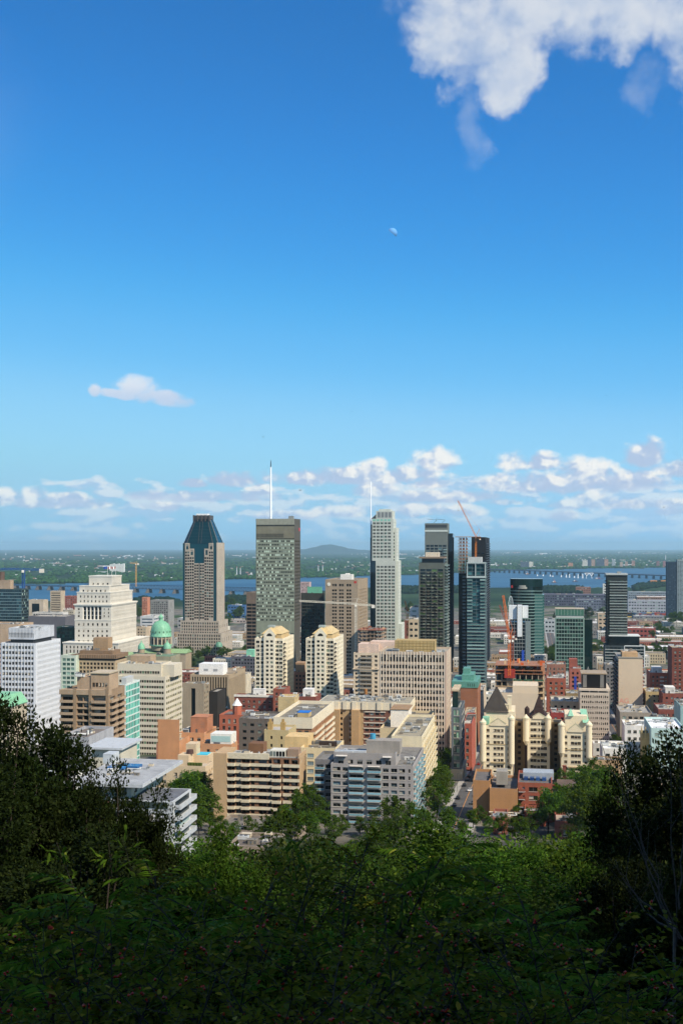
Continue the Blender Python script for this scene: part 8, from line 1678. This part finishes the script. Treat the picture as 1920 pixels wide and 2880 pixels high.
def shrub(kind, px, py, Y, k, label, wide=1., rot=None):
    """stand a shrub on the slope so that its top reaches the given photo row"""
    p = P(px, py, Y); g = gz(Y); h = p.z - g; rot = random.uniform(0, 6.28) if rot is None else rot
    r = empty({'b': 'berry_bush', 's': 'sumac', 'l': 'leafy_shrub'}[kind], (p.x, Y, g), rot); nom = {'b': 2.35, 's': 3.1, 'l': 3.3}[kind]; s = h / nom; w = s ** .55 * wide
    r.scale = (w, w, s); tag(r, label, 'shrub')
    if kind == 'b':
        a, b, c = BB[k]; link('stem', a, r, kind='stuff'); link('foliage', b, r)
        if c: link('berry', c, r, kind='stuff')
    elif kind == 's':
        a, b, cones = SU[k]; link('stem', a, r, kind='stuff'); link('foliage', b, r)
        for q in cones: link('seed_cone', CONE, r, loc=tuple(q))
    else: link('stem', LLF[0], r, kind='stuff'); link('foliage', LLF[1], r)
    return r
def shrubs():
    for a in (('b', 130, 2725, 6.2, 0, 'low berry bush thick with red berries, its rounded top just above the path edge', 1.1), ('b', -20, 2640, 7.5, 1, 'dark berry bush with few berries under the ferny sumac', 1.1), ('b', 330, 2690, 8., 2, 'dark leafy bush with thin pale twigs beside the low berry bush', 1.1),
              ('b', 500, 2390, 12., 1, 'tall berry bush rising before the white terraced block', 1.3), ('b', 660, 2450, 11., 2, 'tall dark bush with small leaves beside the tall berry bush', 1.2), ('b', 380, 2440, 11.5, 1, 'berry bush between the sumac and the tall berry bush', 1.2),
              ('b', 720, 2560, 9.2, 1, 'spreading bush with scattered red berries below the long-leaved shrub', 1.2), ('b', 560, 2620, 9., 2, 'shaded bush with dull green leaves in the hollow', 1.2), ('b', 1010, 2640, 7.6, 0, 'berry bush with clusters of red berries facing the path', 1.15), ('b', 1240, 2530, 9., 0, 'tallest red berry bush, its top heavy with berries', 1.15), ('b', 850, 2720, 7., 2, 'low shaded bush in the dark hollow between berry bushes', 1.1),
              ('b', 1370, 2640, 8., 1, 'berry bush leaning against the ferny sumac fronds', 1.1), ('b', 1500, 2750, 6.3, 0, 'broad berry bush dotted with red in front of the sumac', 1.2), ('b', 1740, 2690, 7., 0, 'berry bush with many red clusters below the bare branches', 1.1), ('b', 1905, 2720, 6.3, 0, 'dense berry bush at the foot of the dark tree', 1.1), ('b', 1180, 2790, 6., 2, 'small plain leafed bush at the path edge', 1.), ('b', 640, 2790, 6.2, 2, 'low dull bush at the path edge with bare stems', 1.1), ('b', 1000, 2830, 5.8, 1, 'little bush with a few berries at the path edge', .9), ('b', 420, 2830, 5.8, 2, 'small shaded bush beside the red low berry bush', .9), ('b', 1330, 2850, 5.6, 1, 'short bush with sparse berries next to the plain leafed one', .9), ('b', 1700, 2850, 5.6, 0, 'short bush crowded with berries at the path edge', .9),
              ('s', 110, 2350, 11., 0, 'ferny sumac with dark red seed cones under the dark tree', 1.2), ('s', 270, 2420, 10.5, 1, 'ferny sumac with long drooping fronds beside the tall bushes', 1.1), ('s', -20, 2470, 9.5, 1, 'half hidden sumac with pale fronds at the edge of the slope', 1.1), ('s', 1560, 2600, 9.6, 0, 'sumac clump with upright red cones below the dark tree', 1.2), ('s', 1760, 2610, 10., 1, 'sumac clump with arching fronds among bare branches', 1.2), ('s', 1460, 2650, 9., 1, 'small sumac leaning over the berry bushes', 1.), ('s', 1900, 2640, 9.5, 0, 'sumac under the dark tree trunk', 1.1), ('s', 800, 2480, 12.5, 1, 'sumac with soft feathery leaves below the long-leaved shrub', 1.), ('s', 640, 2480, 13., 0, 'sumac hidden behind the tall dark bush', 1.),
              ('l', 930, 2400, 12.5, 0, 'pale green shrub with long narrow leaves in mid slope', 1.1), ('l', 1040, 2430, 13., 0, 'second long-leaved shrub, a little lower and darker', 1.), ('l', 860, 2440, 14., 0, 'long-leaved shrub growing behind the feathery sumac', 1.), ('l', 560, 2350, 14., 0, 'tall narrow-leaved shrub before the white terraced block', .9)):
        shrub(*a)
shrubs()
def near_trees():
    def nt(px, py, Y, k, lab, wide=1., nm='hillside_tree', rot=0.):
        p = P(px, py, Y); g = gz(Y); s = (p.z - g) / 12.2; r = empty(nm, (p.x, Y, g), rot); w = s ** .6 * wide; r.scale = (w, w, s); tag(r, lab, 'tree'); t, c = TN[k]; link('trunk', t, r); link('crown', c, r)
    nt(10, 1945, 30, 0, 'dark leafy tree silhouetted against the white grid tower', .78, rot=.4); nt(150, 2040, 28, 2, 'dark tree with branches reaching over the white roofs', .62, rot=2.); nt(345, 2150, 26, 0, 'small dark tree in front of the white terraced block', .45, rot=4.)
    nt(270, 2120, 28, 0, 'thin dark tree top crossing the white terraced roof', .4, rot=.3); nt(395, 2215, 26, 0, 'dark bushy tree before the lower terraces', .5, rot=2.6); nt(90, 2110, 26, 2, 'dense dark tree under the silhouetted one', .7, rot=5.1)
    nt(-15, 1965, 25, 2, 'dark tree hiding the foot of the mansard house', .62, rot=2.4); nt(-60, 2150, 21, 2, 'dark tree at the edge below the mansard house', .7, rot=1.2); nt(430, 2265, 25, 2, 'low dark sapling before the terraced block balconies', .42, rot=3.); nt(240, 2200, 24, 2, 'dark round tree between the silhouetted trees', .5, rot=1.4)
    nt(1945, 1990, 27, 0, 'tall black-green tree with maple leaves against the white roofs', .8, rot=.9); nt(1800, 2085, 29, 2, 'dark tree with open branches before the pale houses', .5, rot=2.7); nt(2010, 2060, 20, 0, 'dark tree at the edge of the slope beside the bare branches', .7, rot=5.)
    nt(1760, 2400, 17, 2, 'dark bushy tree under the open branches', .55, rot=.2); nt(1880, 2400, 15.5, 0, 'dark shaded tree behind the sumac clumps', .6, rot=1.9); nt(1900, 2240, 24, 2, 'dark leafy tree filling the space under the tall one', .6, rot=3.9)
    nt(1200, 2340, 24, 1, 'maple with broad green crown in mid slope', 1.1, rot=.7); nt(1400, 2400, 22, 1, 'shaded maple beside the mid slope maple', .9, rot=3.3); nt(1060, 2400, 21, 3, 'dark round tree behind the long-leaved shrubs', .9, rot=2.2); nt(1590, 2430, 23, 1, 'maple in shade below the sunlit trees', .8, rot=5.5); nt(1300, 2480, 17, 1, 'low maple whose leaves hang over the berry bushes', .9, rot=4.4); nt(1500, 2500, 17, 3, 'low dark tree behind the sumac clump', .9, rot=1.)
    nt(760, 2360, 24, 3, 'round dark tree below the gravel roofed house', 1., rot=3.); nt(620, 2330, 19, 1, 'maple branch tips in front of the tan block', .5, rot=1.); nt(250, 2330, 18, 2, 'dark tangled tree behind the sumac', .8, rot=2.)
    # bare pale branches at the right
    r = empty('bare_sapling', (P(1890, 2700, 11.5).x, 11.5, gz(11.5))); tag(r, 'leafless sapling with long thin pale branches in front of the dark tree', 'sapling'); rng = np.random.default_rng(3)
    for k, (px0, py0, px1, py1) in enumerate(((1900, 2640, 1690, 2080), (1890, 2660, 1880, 2040), (1910, 2650, 1760, 2230), (1885, 2620, 1800, 2300), (1900, 2600, 1720, 2420), (1895, 2610, 1735, 2470), (1905, 2560, 1905, 2120))):
        a, b = P(px0, py0, 11.5) - r.location, P(px1, py1, 12.2) - r.location; mb = MB(); n = 9; prev = None
        for i in range(n + 1):
            t = i / n; q = a + (b - a) * t + Vector((math.sin(t * 3 + k) * .05, 0, math.sin(t * math.pi) * -.08)) + Vector(rng.normal(size=3) * .012)
            if prev is not None: mb.bar(prev, q, .011 * (1 - .75 * (i - 1) / n), 0, 4, .011 * (1 - .75 * t))
            if i in (3, 5, 6, 7): e = q + Vector((rng.normal() * .2, rng.normal() * .1, .25 + rng.random() * .2)); mb.bar(q, e, .004, 0, 3, .002)
            prev = q
        mb.build('branch', wall('453d36', var=.2, sc=5.), r)
    mb = MB(); mb.bar((0, 0, -.5), P(1895, 2610, 11.5) - r.location, .03, 0, 6, .016); mb.build('trunk', wall('6a5f56', var=.2, sc=5.), r)
near_trees()
def forest():
    r = random.Random(31); prof = [(-100, 2330), (0, 2330), (420, 2350), (500, 2320), (590, 2335), (610, 2410), (775, 2410), (800, 2310), (900, 2325), (1000, 2325), (1100, 2290), (1180, 2310), (1250, 2300), (1300, 2325), (1400, 2325), (1500, 2305), (1560, 2300), (1650, 2300), (1750, 2310), (1900, 2340), (2050, 2340)]
    xs, ys = [p[0] for p in prof], [p[1] for p in prof]; pts = []; n = 0; tr = 0
    while n < 150 and tr < 40000:
        tr += 1; Y = 34 * (340 / 34) ** r.random(); px = r.uniform(-80, 2000); off = abs(r.gauss(0, 60)); py = np.interp(px, xs, ys) + off
        h = CAMZ - (py - HY) / F * Y - gz(Y)
        if not 6 < h < 23: continue
        X = (px - CX) / F * Y; m = 3.6 + h * .14
        if any((X - a) ** 2 + (Y - b) ** 2 < m * m for a, b in pts): continue
        pts.append((X, Y)); n += 1; k = r.choice((0, 1, 1, 2)); near = Y < 55
        pool = TN if near else TM; nomh = 12.2 if near else 17.3; kk = r.choice((1, 1, 3)) if near else k
        e = empty('maple_tree' if (near and kk == 1) or (not near and k == 1) else 'forest_tree', (X, Y, gz(Y) - .3), r.uniform(0, 6.28)); s = h / nomh; w = s ** .7 * r.uniform(.95, 1.25); e.scale = (w, w, s)
        kind = ('bright green', 'mid green maple-like', 'dark green')[k] if not near else ('broad maple' if kk == 1 else 'dark')
        zone = 'upper slope' if Y < 55 else ('middle slope' if Y < 150 else 'slope foot')
        size = 'short' if h < 11 else ('tall' if h > 17 else 'mid-sized'); under = next(t for x, t in ((450, 'white terraced block'), (620, 'orange brick blocks'), (870, 'tan balcony block'), (1225, 'grey apartment block'), (1350, 'sloping street'), (1600, 'red brick block'), (9e9, 'castle apartments')) if px < x); lab = f'{size} {kind} tree on the {zone} below the {under}'; tag(e, lab, 'tree', 'forest: ' + lab); t, c = pool[kk]; link('trunk', t, e); link('crown', c, e)
    # added grove, unseen to the right of and behind the camera, placed to shade the shrubs
    for i, (X, Y, h, w) in enumerate(((9, -2, 14, 1.1), (15, 2, 15, 1.1), (20, 9, 17, 1.2), (20, -5, 16, 1.1), (27, 15, 19, 1.3), (30, 4, 18, 1.2), (8, -12, 13, 1.1), (6.5, 2, 13, 1.), (10, 4, 14, 1.1), (5.5, -4, 12, 1.), (13, -6, 15, 1.1), (24, 10, 18, 1.2))):
        e = empty('added_shade_tree', (X, Y, gz(Y) - .3), i * 1.3); e.scale = (w, w, h / 17.3); tag(e, 'unseen tall tree added beside the hilltop lookout to shade the shrubs', 'tree', 'unseen trees added for shade'); t, c = TM[i % 3]; link('trunk', t, e); link('crown', c, e)
forest()
# ------------------------------------------------------------------ moon and birds
def moon():
    Y = 60000.; k = Y / F; c = P(1102, 656, Y); o = empty('moon', c); tag(o, 'pale half moon in the blue afternoon sky', 'moon'); R = 14.5 * k; mb = MB(); n, m = 20, 10
    # the lit half of the ball: only that half can be seen by day
    ax = Vector((.62, -.25, .74)).normalized(); q = ax.to_track_quat('Z', 'Y')
    for j in range(m):
        for i in range(n):
            def pt(i, j): a, e = 2 * math.pi * i / n, math.pi / 2 * j / m; return tuple(q @ Vector((R * math.cos(e) * math.cos(a), R * math.cos(e) * math.sin(a), R * math.sin(e))))
            mb.quad(pt(i, j), pt(i + 1, j), pt(i + 1, j + 1), pt(i, j + 1))
    ball = mb.build('lit_half', plain('5e97cf', .9), o, smooth=True)
moon()
def birds():
    for (px, py, s) in ((740, 1229, 1.), (989, 1158, .8), (1703, 1112, .9), (844, 1379, 1.2), (1865, 1427, .8)):
        Y = 160.; e = empty('bird', P(px, py, Y), random.uniform(-.6, .6)); tag(e, 'tiny dark bird gliding in the open sky', 'bird', 'birds in the sky'); m = plain('1a1a1e')
        mb = MB(); mb.lathe(0, 0, [(.002, -.1), (.03, -.05), (.035, .02), (.02, .08), (.002, .12)], 8); mb.tri((-.03, 0, -.1), (.03, 0, -.1), (0, 0, -.17))
        for sg in (-1, 1): mb.quad((0, 0, .05), (sg * .1, .05, .06), (sg * .19, .02, -.03), (0, 0, -.03))
        o = mb.build('body', m, e); o.rotation_euler = (rad(70), 0, 0); o.scale = (s, s, s)
birds()
